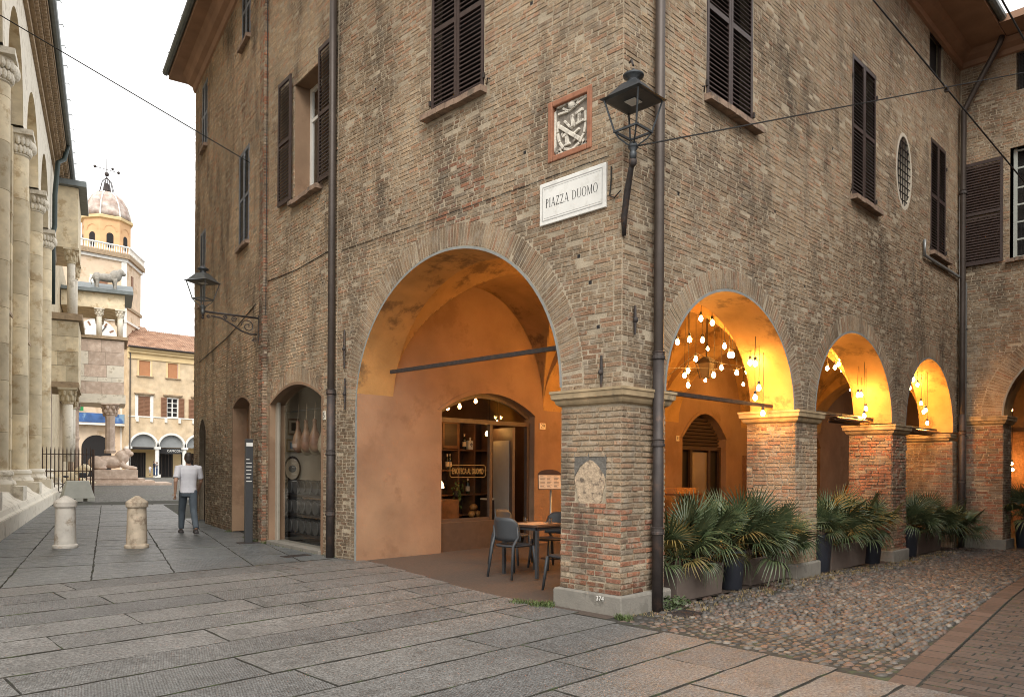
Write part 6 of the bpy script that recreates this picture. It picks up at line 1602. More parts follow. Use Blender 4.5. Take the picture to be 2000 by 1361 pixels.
def corinth(mb, u, y_, z0_, z1_, r):   # little leafy capital
    h = z1_ - z0_; mb.lathe([(r, z0_), (r * 1.15, z0_ + .03), (r * 1.05, z0_ + .08), (r * 1.3, z0_ + h * .6), (r * 1.75, z1_ - .1)], u, y_, 12); mb.box(u - r * 1.8, u + r * 1.8, y_ - r * 1.8, y_ + r * 1.8, z1_ - .1, z1_)
    for k in range(8):
        a = 2 * pi * k / 8; mb.ell((u + cos(a) * r * 1.25, y_ + sin(a) * r * 1.25, z0_ + h * .35), (r * .35, r * .35, h * .22), 6, 5); mb.ell((u + cos(a + .4) * r * 1.5, y_ + sin(a + .4) * r * 1.5, z0_ + h * .68), (r * .35, r * .35, h * .2), 6, 5)
def lion(label, loc, rz, mat, s_=1., standing=False, voxel=.05):
    mb = MB(); Y = lambda a: Matrix.Rotation(a, 3, 'Y')
    if not standing:
        mb.ell((0, 0, .62), (1.15, .48, .52), rot=Y(.05)); mb.ell((-.95, 0, .55), (.62, .52, .55)); mb.ell((-.75, -.42, .42), (.55, .2, .42)); mb.ell((-.75, .42, .42), (.55, .2, .42)); mb.ell((.85, 0, 1.0), (.55, .48, .62), rot=Y(.5)); mb.ell((1.15, 0, 1.38), (.40, .38, .36)); mb.ell((1.48, 0, 1.28), (.22, .25, .20))
        for sy in (-1, 1): mb.tube([(.75, sy * .35, .5), (1.1, sy * .36, .22), (1.75, sy * .34, .14)], [.26, .19, .15], 8); mb.ell((1.78, sy * .34, .13), (.2, .16, .13)); mb.ell((-.55, sy * .48, .13), (.4, .16, .13)); mb.ell((1.0, sy * .3, 1.68), (.09, .06, .1))
        mb.tube([(-1.4, .1, .4), (-1.5, .3, .2), (-1.2, .55, .12)], [.1, .08, .1], 6)
    else:
        mb.ell((0, 0, 1.25), (1.0, .38, .40)); mb.ell((.75, 0, 1.5), (.55, .45, .6), rot=Y(.4)); mb.ell((1.15, 0, 1.85), (.36, .34, .36)); mb.ell((1.45, 0, 1.75), (.2, .22, .18)); mb.ell((-.8, 0, 1.25), (.42, .38, .46))
        for x, sy in ((.7, -1), (.62, 1), (-.8, -1), (-.95, 1)): mb.tube([(x, sy * .25, 1.1), (x + .05, sy * .26, .55), (x, sy * .26, .12)], [.22, .14, .13], 8); mb.ell((x + .1, sy * .26, .08), (.2, .15, .1))
        mb.tube([(-1.15, 0, 1.3), (-1.35, 0, .9), (-1.25, 0, .5)], [.07, .05, .08], 6)
    mb.v = [(x * s_, y_ * s_, z * s_) for x, y_, z in mb.v]
    t = thing('lion_statue', label, 'statue', loc, rz); remesh(mb, 'lion', mat, t, voxel * s_, 3); return t
def CL(u, w, z=0): return tuple(C0 + DC * u + NC * w + Vector((0, 0, z)))
# nearer portal
p1 = thing('near_church_portal', 'nearer two storey porch of cream stone projecting from the church', 'porch', CL(28.7, 0), CH)
def pb(par, nm, a, b, c_, d_, e_, f_, mat, **k): mb = MB(); mb.box(a, b, c_, d_, e_, f_); return mb.build(nm, mat, par, **k)
pb(p1, 'lower_block', 0, 4.6, -.45, 1.3, 5.9, 9.15, LIMEB)
for r_, (z0_, z1_) in enumerate(((5.9, 6.75), (6.76, 7.5), (7.51, 8.3), (8.31, 9.1))):
    e_ = [-.47, .1 + .4 * (r_ % 2), .8, 1.31]
    for k in range(3): pb(p1, 'stone_block', -.02, .3, e_[k] + .003, e_[k + 1] - .003, z0_, z1_ - .01, LIME)
    for k in range(4): pb(p1, 'stone_block', .31 + k * 1.07, .31 + k * 1.07 + 1.06, -.47, -.3, z0_, z1_ - .01, LIME)
pb(p1, 'floor_slab', -.15, 4.8, -.65, 1.3, 9.16, 9.5, CORN); pb(p1, 'lintel', -.05, 4.65, -.5, 1.3, 5.6, 5.89, CORN)
pb(p1, 'upper_block', .05, 4.55, -.42, 1.3, 13.0, 16.2, LIME); pb(p1, 'roof', -.3, 5, -.8, 1.3, 16.21, 16.5, GUTTER)
for x in (.35, 4.2):
    mb = MB(); mb.tube([(x, -.1, 9.5), (x, -.1, 12.3)], .19, 14); mb.build('column', LIMEP, p1, smooth=True); mb = MB(); corinth(mb, x, -.1, 12.2, 13.0, .2); mb.build('capital', LIME, p1)
    mb = MB(); mb.tube([(x, .02, 1.7), (x, .02, 4.9)], .24, 16); mb.build('column', LIMEP, p1, smooth=True); mb = MB(); corinth(mb, x, .02, 4.75, 5.6, .25); mb.build('capital', LIME, p1)
    pb(p1, 'pedestal', x - .6, x + .6, -.6, 1.0, 0, .5, LIME)
pb(p1, 'side_pier', .1, .6, .75, 1.3, .5, 5.6, PINK); pb(p1, 'side_pier', .7, 4.4, 1.0, 1.3, 9.5, 13, PINK)
lion('worn grey lion carrying the column of the nearer porch', CL(29.0, .1, .5), CH - pi / 2, LIME, .62)
# farther portal with pink marble
p2 = thing('pink_church_portal', 'farther porch of pink marble blocks with an open columned gallery', 'porch', CL(49.1, 0), CH)
PW_ = -3.0
pb(p2, 'core', .05, 4.9, PW_ + .05, 1.3, 7.0, 11.3, LIMEB)
rowz = [7.05, 8.0, 8.35, 9.3, 10.3, 11.25]
for r_ in range(5):
    z0_, z1_ = rowz[r_], rowz[r_ + 1]; y_ = PW_; k = 0
    while y_ < 1.2:
        L = R(.8, 1.6); e_ = min(1.25, y_ + L); e_ = 1.25 if 1.25 - e_ < .35 else e_; pb(p2, 'marble_block', 0, .3, y_ + .008, e_ - .008, z0_ + .008, z1_ - .008, LIMEP if (r_ == 1 or random.random() < .12) else PINK); y_ = e_
    for k in range(4): pb(p2, 'marble_block', .31 + k * 1.15, .31 + k * 1.15 + 1.14, PW_, PW_ + .2, z0_ + .008, z1_ - .008, PINK)
pb(p2, 'lintel', -.1, 5, PW_ - .1, 1.3, 6.35, 7.04, LIMEP); pb(p2, 'floor_slab', -.2, 5.1, PW_ - .25, 1.3, 11.31, 11.55, CORN)
pb(p2, 'gallery_frieze', 0, 4.9, PW_, 1.3, 13.7, 14.85, LIME); pb(p2, 'roof', -.4, 5.3, PW_ - .6, 1.3, 14.86, 15.1, GUTTER)
mb = MB(); mb.prism([(-.4, PW_ - .6, 15.11), (5.3, PW_ - .6, 15.11), (2.45, PW_ - .6, 16.1)], (0, 4.4, 0)); mb.build('gable_roof', GUTTER, p2)
for x in (.3, 4.6):
    for y_ in (PW_ + .3, PW_ + 1.75):
        mb = MB(); mb.tube([(x, y_, 11.55), (x, y_, 13.2)], .19, 12); mb.build('column', LIMEP, p2, smooth=True); mb = MB(); corinth(mb, x, y_, 13.1, 13.7, .2); mb.build('capital', LIMEP, p2)
for x in (.5, 4.4):
    mb = MB()
    n = 8; mb.lathe([(.40, 2.55), (.42, 2.7), (.34, 2.8), (.34, 5.5)], x, -2.05, 8); mb.build('column', PINK, p2); mb = MB(); corinth(mb, x, -2.05, 5.45, 6.35, .36); mb.build('capital', PINK, p2)
for y_ in (.25, .62):
    mb = MB(); mb.tube([(.3, y_, .9), (.3, y_, 5.9)], .17, 10); mb.build('knotted_column', PINK, p2, smooth=True); mb = MB(); corinth(mb, .3, y_, 5.7, 6.35, .18); mb.build('capital', PINK, p2)
mb = MB(); mb.ell((.3, .43, 3.6), (.24, .42, .28)); mb.build('knot', PINK, p2, smooth=True)
for k, (w1, z1_) in enumerate(((6.4, .17), (5.2, .34), (4.5, .51))): pb(p2, 'step', -.9 + k * .35, 6 - k * .35, -w1, .9, -.2 if k == 0 else z1_ - .169, z1_, PINK)
pb(p2, 'lion_base', -.25, 1.35, -4.0, -.9, .511, 1.2, PINK)
lion('large pink marble lion lying under the column of the farther porch', CL(49.65, 2.05, 1.2), CH - pi / 2, PINK, .98)
lion('grey stone lion standing on the roof of the farther porch', CL(49.6, 1.75, 15.15), CH - pi / 2, simple('grey_statue_stone', (.30, .28, .245), .9, .3, 6, .4, 20), .82, True)

# fence, plastic barrier, bicycle by the church
t = thing('iron_fence', 'rusty spiked iron fence closing the church corner', 'fence', CL(20.4, -.75), CH)
for k in range(14):
    mb = MB(); y_ = -k * .15; mb.tube([(0, y_, .05), (0, y_, 2.16), (0, y_, 2.30)], [.022, .022, .005], 6); mb.build('bar', simple('rust_iron', (.055, .032, .024), .7, .3, 9, .2, 40) if 'rust_iron' not in bpy.data.materials else bpy.data.materials['rust_iron'], t)
RUST = bpy.data.materials['rust_iron']
for z in (.35, 1.25, 1.98): mb = MB(); mb.tube([(0, .2, z), (0, -2.02, z)], .02, 6); mb.build('rail', RUST, t)
mb = MB(); mb.box(-.05, .05, -2.1, -2.0, 0, 2.2); mb.build('post', RUST, t); mb = MB(); mb.tube([(-.6, .45, 0), (-.6, .45, 2.6), (-.4, .2, 2.55), (-.2, 0, 2.35), (0, -.1, 2.0)], .02, 6); mb.build('curved_brace', RUST, t)
t = thing('plastic_barrier', 'pale plastic street barrier with sloping ends before the fence', 'barrier', CL(18.6, .75, .0), CH + pi / 2 + .35)
mb = MB(); mb.frus((0, 0, .12), .62, .22, (0, 0, .86), .42, .10)
BARR = simple('grey_white_plastic', (.42, .42, .37), .6, .12, 3, .1, 20); mb.build('body', BARR, t, bevel=.02)
for x in (-.45, .0, .45): mb = MB(); mb.box(x - .14, x + .14, -.24, .24, 0, .12); mb.build('foot', BARR, t)
for k in range(-5, 6): mb = MB(); mb.tube([(k * .09, -.232, .2), (k * .075, -.132, .72)], .010, 5); mb.build('rib', BARR, t)
mb = MB(); mb.lathe([(.04, -.0), (.04, .01)], n=12); mb.v = [(x + .05, -.236 - z, .2 + y_) for x, y_, z in mb.v]; mb.build('drain_plug', BLACK, t)
t = thing('bicycle', 'dark bicycle with an orange detail parked behind the fence', 'bicycle', CL(23.0, .35), CH - pi / 2 + .3)
for x in (-.52, .55):
    mb = MB(); mb.tube([(x + cos(2 * pi * k / 20) * .33, 0, .34 + sin(2 * pi * k / 20) * .33) for k in range(21)], .022, 6); w_ = mb.build('tyre', BLACK, t)
    for k in range(8): mb = MB(); a = pi * k / 8; mb.tube([(x - cos(a) * .32, 0, .34 - sin(a) * .32), (x + cos(a) * .32, 0, .34 + sin(a) * .32)], .003, 4); mb.build('spoke', ZINC, w_)
mb = MB(); mb.tube([(-.52, 0, .34), (-.05, 0, .32), (.38, 0, .78), (-.15, 0, .82), (-.05, 0, .32)], .02, 6); mb.tube([(-.52, 0, .34), (-.15, 0, .82), (-.18, 0, .95)], .016, 6); mb.build('frame', BLACK, t)
mb = MB(); mb.tube([(.55, 0, .34), (.38, 0, .80), (.34, 0, 1.08)], .018, 6); mb.build('fork', simple('orange_fork', (.6, .12, .02), .4, .1, 5, 0), t)
mb = MB(); mb.tube([(.25, -.3, 1.1), (.36, -.1, 1.12), (.36, .1, 1.12), (.25, .3, 1.1)], .016, 6); mb.build('handlebar', BLACK, t); mb = MB(); mb.box(.36, .66, -.17, .17, .92, 1.16); mb.build('basket', BLACK, t, bevel=.03); mb = MB(); mb.ell((-.2, 0, .98), (.14, .08, .05)); mb.build('saddle', BLACK, t)

# ------------------------------------------------------------ square: town hall, clock tower
TANB = simple('pale_tan_brick', (.66, .52, .35), .9, .2, 1.2, .35, 9, bdist=.03, col2=(.58, .44, .28))  # pale tan base colour, tone varied at random
TRIM = simple('yellow_stucco_trim', (.72, .55, .30), .8, .1, 1, .1, 10); WST = simple('white_stone_trim', (.76, .74, .69), .8, .12, 2, .1, 10); ORS = simple('orange_blind', (.44, .20, .09), .7, .1, 2, .1, 10); BRS = simple('brown_far_shutter', (.25, .125, .07), .7, .15, 3, .1, 10)
hall = thing('town_hall', 'tan brick town hall with an arcade and a red tiled roof across the square', 'building', (27.46, 99.39, .25))
FP = frame((0, 0, 0), (1, 0, 0), (0, -1, 0)); HW = 26
HA = [(1.93, 1.63, 3.95, 1.62), (5.5, 1.63, 3.95, 1.62), (9.1, 1.63, 3.95, 1.62), (12.7, 1.63, 3.95, 1.62), (16.3, 1.63, 3.95, 1.62)]
HWIN = [(1.3, 2.72, 13.2, 15.2), (4.94, 6.3, 13.2, 15.2), (8.6, 9.95, 13.2, 15.2)]; HW2 = [(1.21, 2.69, 7.95, 10.55), (4.84, 6.33, 7.95, 10.55), (8.5, 9.95, 7.95, 10.55)]
mb = MB(); ou = [(0, 3.95)]
for a in HA: ou += arch_pts(*a, n=20)
wall_face(mb, FP, ou + [(HW, 3.95), (HW, 16.8), (0, 16.8)], [rect(*w) for w in HWIN + HW2], 0)
mb.add([(0, 0, 0), (0, 14, 0), (0, 14, 16.8), (0, 0, 16.8)], [(0, 1, 2, 3)]); hw = mb.build('wall', TANB, hall)
for a in HA:
    p = arch_pts(*a, n=20); q = arch_pts(*a, n=20, r=.28); n = len(p); mb = MB(); mb.add([FP(u, z, .05) for u, z in p] + [FP(u, z, .05) for u, z in q], [(i, i + 1, n + i + 1, n + i) for i in range(n - 1)]); strip(mb, FP, p, .05, -.6); mb.build('arch_ring', WST, hall)
    mb = MB(); mb.add([(a[0] - 1.6, .4, 3.9)] + [(u, .4, z) for u, z in p] + [(a[0] + 1.6, .4, 3.9)], [tuple(range(n + 2))]); mb.build('lunette', simple('grey_lunette', (.25, .26, .26), .7, .1, 2, 0) if 'grey_lunette' not in bpy.data.materials else bpy.data.materials['grey_lunette'], hall)
for u in (.12, 3.71, 7.3, 10.9, 14.5):
    mb = MB(); mb.tube([(u, .25, .3), (u, .25, 3.7)], .26, 12); mb.box(u - .36, u + .36, -.1, .6, 3.65, 3.95); mb.box(u - .36, u + .36, -.1, .6, -.2, .3); mb.build('arcade_column', WST, hall)
mb = MB(); mb.box(0, HW, 3.6, 3.9, -.2, 6); bw = mb.build('arcade_back_wall', TRIM, hall)
for u, w in ((1.9, .55), (2.9, .5), (6.0, 1.0), (9.4, 1.2)): mb = MB(); mb.box(u - w, u + w, 3.5, 3.62, -.1, 3.2); d_ = mb.build('shop_door', SHUTIN, hall); [MB().box(u - w + k * w / 2.2, u - w + k * w / 2.2 + .06, 3.44, 3.5, 0, 3.2).build('glazing_bar', FRAME, d_) for k in range(1, 5)]
mb = MB(); mb.box(5.0, 7.2, .45, .5, 3.05, 3.85); sg = mb.build('cafe_fascia', INK, hall); [setattr(place('lettering', text_mesh('lettering', tx, .42, WHITE), sg, (xx, .44, 3.45)), 'rotation_euler', (pi / 2, 0, 0)) for tx, xx in (('CAFF', 5.55), ('CONCE', 6.75))]
mb = MB(); mb.box(3.9, 5.0, .45, .5, 3.05, 3.85); mb.box(.2, 3.5, .45, .5, 3.6, 3.88); mb.build('awning_box', SHUTIN, hall)
for w in HWIN:
    mb = MB(); mb.box(w[0] + .02, w[1] - .02, .1, .16, w[2], w[3]); b_ = mb.build('blind', ORS, hall); mb = MB(); mb.box(w[0] - .35, w[1] + .35, -.2, .05, w[2] - .12, w[2]); mb.build('sill', CORN, b_)
    mb = MB(); mb.box(w[0] - .22, w[0], -.02, .1, w[2], w[3] + .2); mb.box(w[1], w[1] + .22, -.02, .1, w[2], w[3] + .2); mb.box(w[0] - .0, w[1], -.02, .1, w[3], w[3] + .2); mb.build('surround', TRIM, b_)
for k, w in enumerate(HW2):
    mb = MB(); mb.box(w[0], w[1], .2, .22, w[2], w[3]); b_ = mb.build('window', SHUTIN, hall)
    if k == 0:
        um = (w[0] + w[1]) / 2
        for a, b in ((w[0], um - .02), (um + .02, w[1])):
            mb = MB(); mb.box(a, b, .04, .1, w[2], w[3]); s_ = mb.build('closed_shutter', BRS, hall)
            for j in range(14): mb = MB(); mb.cbox(((a + b) / 2, .03, w[2] + .15 + j * .175), (b - a - .16, .03, .10), rx=.4); mb.build('slat', BRS, s_)
        mb = MB(); mb.box(w[0] - .4, w[0] - .02, -.06, .08, w[2] - .5, w[3] + .2); mb.box(w[1] + .02, w[1] + .4, -.06, .08, w[2] - .5, w[3] + .2); mb.build('surround', WST, hall)
    else:
        for a, b in ((w[0], w[0] + .12), ((w[0] + w[1]) / 2 - .08, (w[0] + w[1]) / 2 + .08), (w[1] - .12, w[1])): mb = MB(); mb.box(a, b, .1, .16, w[2], w[3]); mb.build('stile', WST, b_)
        for j in range(5): mb = MB(); mb.box(w[0] + .121, w[1] - .121, .11, .15, w[2] + j * .62, w[2] + j * .62 + .1); mb.build('glazing_bar', WST, b_)
        for a, b in ((w[0] - .78, w[0] - .04), (w[1] + .04, w[1] + .78)):
            mb = MB(); mb.box(a, b, -.1, -.04, w[2], w[3]); s_ = mb.build('open_shutter', BRS, hall)
            for j in range(14): mb = MB(); mb.cbox(((a + b) / 2, -.11, w[2] + .15 + j * .175), (b - a - .14, .03, .10), rx=.4); mb.build('slat', BRS, s_)
    mb = MB(); mb.box(w[0] - .5, w[1] + .5, -.3, .05, w[3] + .25, w[3] + .42); mb.box(w[0] - .4, w[1] + .4, -.2, .05, w[3] + .12, w[3] + .249); mb.build('window_cornice', CORN, hall)
    for u in (w[0] - .15, w[1] + .15): mb = MB(); mb.box(u - .15, u + .15, -.22, .05, 7.2, 7.78); mb.build('bracket', WST, hall)
mb = MB(); mb.box(0, HW, -.08, .05, 7.79, 7.93); mb.build('string_course', WST, hall)
for k, (d_, z0_, z1_) in enumerate(((.15, 15.35, 15.6), (.08, 15.602, 16.1), (.35, 16.102, 16.45), (.6, 16.452, 16.75))): mb = MB(); mb.box(-.1, HW, -d_, .2, z0_, z1_); mb.build('cornice', TRIM, hall)
mb = MB(); RS = 20.2; mb.hexa([(-.3, -.8, 16.76), (HW, -.8, 16.76), (HW, 7, 16.76), (-.3, 7, 16.76), (2.2, 6.6, RS - .1), (HW, 6.6, RS - .1), (HW, 7, RS - .1), (2.2, 7, RS - .1)])
TILE = simple('terracotta_roof_tile', (.27, .15, .095), .9, .35, 1.5, .4, 12, bdist=.03, col2=(.40, .25, .17)); rf = mb.build('roof', TILE, hall)
mb = MB(); mb.tube([(-.3, -.85, 16.8), (HW, -.85, 16.8)], .12, 8); mb.build('gutter', IRON, rf)
k = 0; u = -.1; tl = MB(); tl.tube([(0, 0, 0), (0, 7.4, 3.38)], .12, 6); tm = tl.mesh('tile_row', TILE)
while u < 12:
    o = place('tile_row', tm, rf, (u, -.85, 16.85))
    if u < 2.2: o.location = (u, -.85, 16.85); o.scale = (1, max(.04, (u + .3) / 2.5), max(.04, (u + .3) / 2.5))
    u += .285
mb = MB(); mb.tube([(.15, -.15, 0), (.15, -.15, 16.5)], .08, 6); mb.build('downpipe', PIPE, hall)
mb = MB(); mb.hexa([(2.3, 6.0, 19.9), (4.6, 6.0, 19.9), (4.6, 9, 19.9), (2.3, 9, 19.9), (2.6, 7.5, 20.9), (4.6, 7.5, 20.9), (4.6, 9, 20.9), (2.6, 9, 20.9)]); mb.build('upper_roof', TILE, rf)

tow = thing('clock_tower', 'cream and brick clock tower with an octagonal belfry and dome', 'tower', (27.83, 101.86, .25))
E1 = Vector((cos(radians(55.8)), sin(radians(55.8)), 0))
def foot(o): return [(-8 - o, -o, 0), (0 + o * .6, -o, 0), tuple(E1 * 6.8 + Vector((o, -o * .3, 0))), (-4, 9 + o, 0), (-8 - o, 9 + o, 0)]
def slabz(o, z0_, z1_): return [(x, y_, z0_) for x, y_, _ in foot(o)], (0, 0, z1_ - z0_)
TW = simple('cream_tower_stucco', (.70, .55, .40), .9, .12, 1, .2, 8, spots=(.5, .36, .22), spot_scale=.6); TO = simple('orange_belfry_stucco', (.68, .42, .22), .9, .12, 1, .15, 8)
mb = MB(); a, b = slabz(0, -1, 29); mb.prism(a, b); mb.build('shaft', TW, tow)
for o_, z0_, z1_, m_ in ((.25, 28.2, 28.6, WST), (.55, 28.6, 29.2, CORN), (.2, 22.2, 22.6, CORN), (.25, 20.3, 20.6, WST), (.2, 14.0, 14.4, WST)): mb = MB(); a, b = slabz(o_, z0_, z1_); mb.prism(a, b); mb.build('cornice', m_, tow)
mb = MB(); mb.box(-.55, .12, -.16, .3, 0, 28.2); mb.build('corner_pilaster', WST, tow)
mb = MB(); mb.box(-3.8, -2.2, -.04, .1, 23.6, 25.4); w_ = mb.build('window', BRS, tow); mb = MB(); mb.box(-4.3, -1.7, -.1, .05, 25.5, 25.9); mb.box(-4.4, -3.85, -.1, .05, 23.2, 25.49); mb.build('surround', WST, w_)
for s_, z in ((2.8, 26.2), (3.2, 19.0), (6.0, 20.0)): mb = MB(); v = E1 * s_; n_ = Vector((E1.y, -E1.x, 0)); mb.cbox(tuple(v + n_ * .02 + Vector((0, 0, z))), (.75, .12, 1.6), rz=radians(55.8)); mb.build('side_window', BRS, tow)
for (x, y_, dx, dy, n_) in ((-8.5, -.5, 8.7, 0, 30), (.25, -.5, E1.x * 6.9, E1.y * 6.9, 20)):
    bl = MB()
    for k in range(n_): t_ = k / n_; bl.lathe([(.06, 29.2), (.10, 29.35), (.05, 29.7), (.07, 30.0)], x + dx * t_, y_ + dy * t_, 6)
    bl.tube([(x, y_, 30.08), (x + dx, y_ + dy, 30.08)], .12, 6); bl.build('balustrade', WST, tow, kind='stuff')
OC = (-.55, 6.0)
mb = MB(); mb.lathe([(3.05, 29), (3.05, 34.4)], *OC, 8, ph=.25); dr = mb.build('belfry', TO, tow)
mb = MB(); mb.lathe([(3.05, 34.4), (3.35, 34.5), (3.4, 34.8), (3.15, 34.95)], *OC, 8, ph=.25); mb.build('belfry_cornice', TRIM, tow)
for k in range(8):
    a = .25 + pi / 8 + k * pi / 4; v = Vector((cos(a), sin(a), 0)); ap = 3.05 * cos(pi / 8); F_ = frame(tuple(Vector((OC[0], OC[1], 0)) + v * ap), (-sin(a), cos(a), 0), tuple(v))
    q = arch_pts(0, .42, 32.2, .42, 12); mb = MB(); mb.add([F_(u, z, .03) for u, z in [(-.42, 30.6)] + q + [(.42, 30.6)]], [tuple(range(len(q) + 2))]); mb.build('belfry_opening', SHUTIN, dr)
    q1, q2 = arch_pts(0, .72, 32.9, .72, 12), arch_pts(0, .86, 32.9, .86, 12); n = len(q1); mb = MB(); mb.add([F_(u, z, .06) for u, z in q1] + [F_(u, z, .06) for u, z in q2], [(i, i + 1, n + i + 1, n + i) for i in range(n - 1)]); mb.build('blind_arch', TO, dr)
DOME = simple('weathered_dome_tile', (.34, .235, .19), .8, .35, 1.6, .2, 10, col2=(.55, .50, .45)); mb = MB(); mb.lathe([(3.1, 34.95), (3.0, 35.6), (2.65, 36.8), (2.0, 37.9), (1.15, 38.6), (.7, 38.8)], *OC, 16, ph=.05); dm = mb.build('dome', DOME, tow, smooth=True)
for k in range(8):
    a = .25 + k * pi / 4; mb = MB(); mb.tube([(OC[0] + cos(a) * r_, OC[1] + sin(a) * r_, z) for r_, z in ((3.15, 34.95), (3.05, 35.6), (2.7, 36.8), (2.05, 37.9), (1.2, 38.6))], .09, 5); mb.build('dome_rib', WST, dm)
    mb = MB(); mb.tube([(OC[0] + cos(a) * .95, OC[1] + sin(a) * .95, 38.7), (OC[0] + cos(a) * .6, OC[1] + sin(a) * .6, 40.2), (OC[0], OC[1], 40.9)], .05, 5); mb.build('bell_cage_bar', IRON, dm)
mb = MB(); mb.lathe([(.5, 39.0), (.42, 39.3), (.33, 39.9), (.15, 40.1)], *OC, 12); mb.build('bell', IRON, dm); mb = MB(); mb.tube([(OC[0], OC[1], 40.7), (OC[0], OC[1], 43.4)], .05, 6); mb.tube([(OC[0] - 1.4, OC[1] + .3, 42.1), (OC[0] + 1.4, OC[1] - .3, 41.8)], .04, 5); mb.ell((OC[0] - 1.4, OC[1] + .3, 42.1), .2, 8, 6); mb.ell((OC[0] + 1.4, OC[1] - .3, 41.8), .2, 8, 6); mb.ell((OC[0], OC[1], 41.3), .3, 8, 6); mb.ell((OC[0] + .7, OC[1] - .1, 42.2), .18, 8, 6); mb.build('weather_vane', IRON, dm)
mb = MB(); mb.lathe([(2.4, 0), (2.4, .1)], n=36); mb.v = [(x - 3.4, -.05 - z, y_ + 17.9) for x, y_, z in mb.v]; ck = mb.build('clock_face', WST, tow); hands = MB()
for k in range(12): a = 2 * pi * k / 12; hands.cbox((-3.4 + cos(a) * 1.95, -.17, 17.9 + sin(a) * 1.95), (.55, .04, .2), ry=-a)
hands.build('hour_marks', BRS, ck, kind='stuff'); mb = MB(); mb.cbox((-2.9, -.2, 18.7), (1.9, .04, .12), ry=-.98); mb.cbox((-3.9, -.2, 18.0), (1.1, .04, .14), ry=0.1); mb.build('hand', IRON, ck)
mb = MB(); q = arch_pts(-3.4, 1.75, 3.6, 1.75, 16); mb.add([(-5.15, -.06, 0)] + [(u, -.06, z) for u, z in q] + [(-1.65, -.06, 0)], [tuple(range(len(q) + 2))]); mb.build('base_archway', SHUTIN, tow)
mb = MB(); mb.box(-7.5, -.2, -1.1, .1, 6.6, 6.85); mb.build('balcony', WST, tow); mb = MB(); mb.box(-6.5, -.4, -1.14, -1.1, 6.9, 8.1); bn = mb.build('banner', simple('blue_banner', (.05, .12, .30), .7, .5, .9, 0, spots=(.25, .40, .55), spot_scale=.8), tow)
mb = MB(); mb.box(-2.6, -1.6, -1.16, -1.142, 7.0, 8.0); mb.build('banner_emblem', simple('banner_flower', (.6, .5, .4), .7, .5, 2, 0, spots=(.5, .08, .02), spot_scale=1.5, col2=(.05, .3, .12)), bn)
mb = MB(); mb.box(-5.8, -5.2, -1.0, -.98, 8.3, 9.3); mb.build('green_flag_band', simple('flag_green', (.02, .22, .06), .7, .1, 2, 0), bn); mb = MB(); mb.box(-6.9, -5.85, -1.0, -.98, 8.2, 9.4); mb.build('red_flag_band', simple('flag_red', (.30, .02, .015), .7, .1, 2, 0), bn)

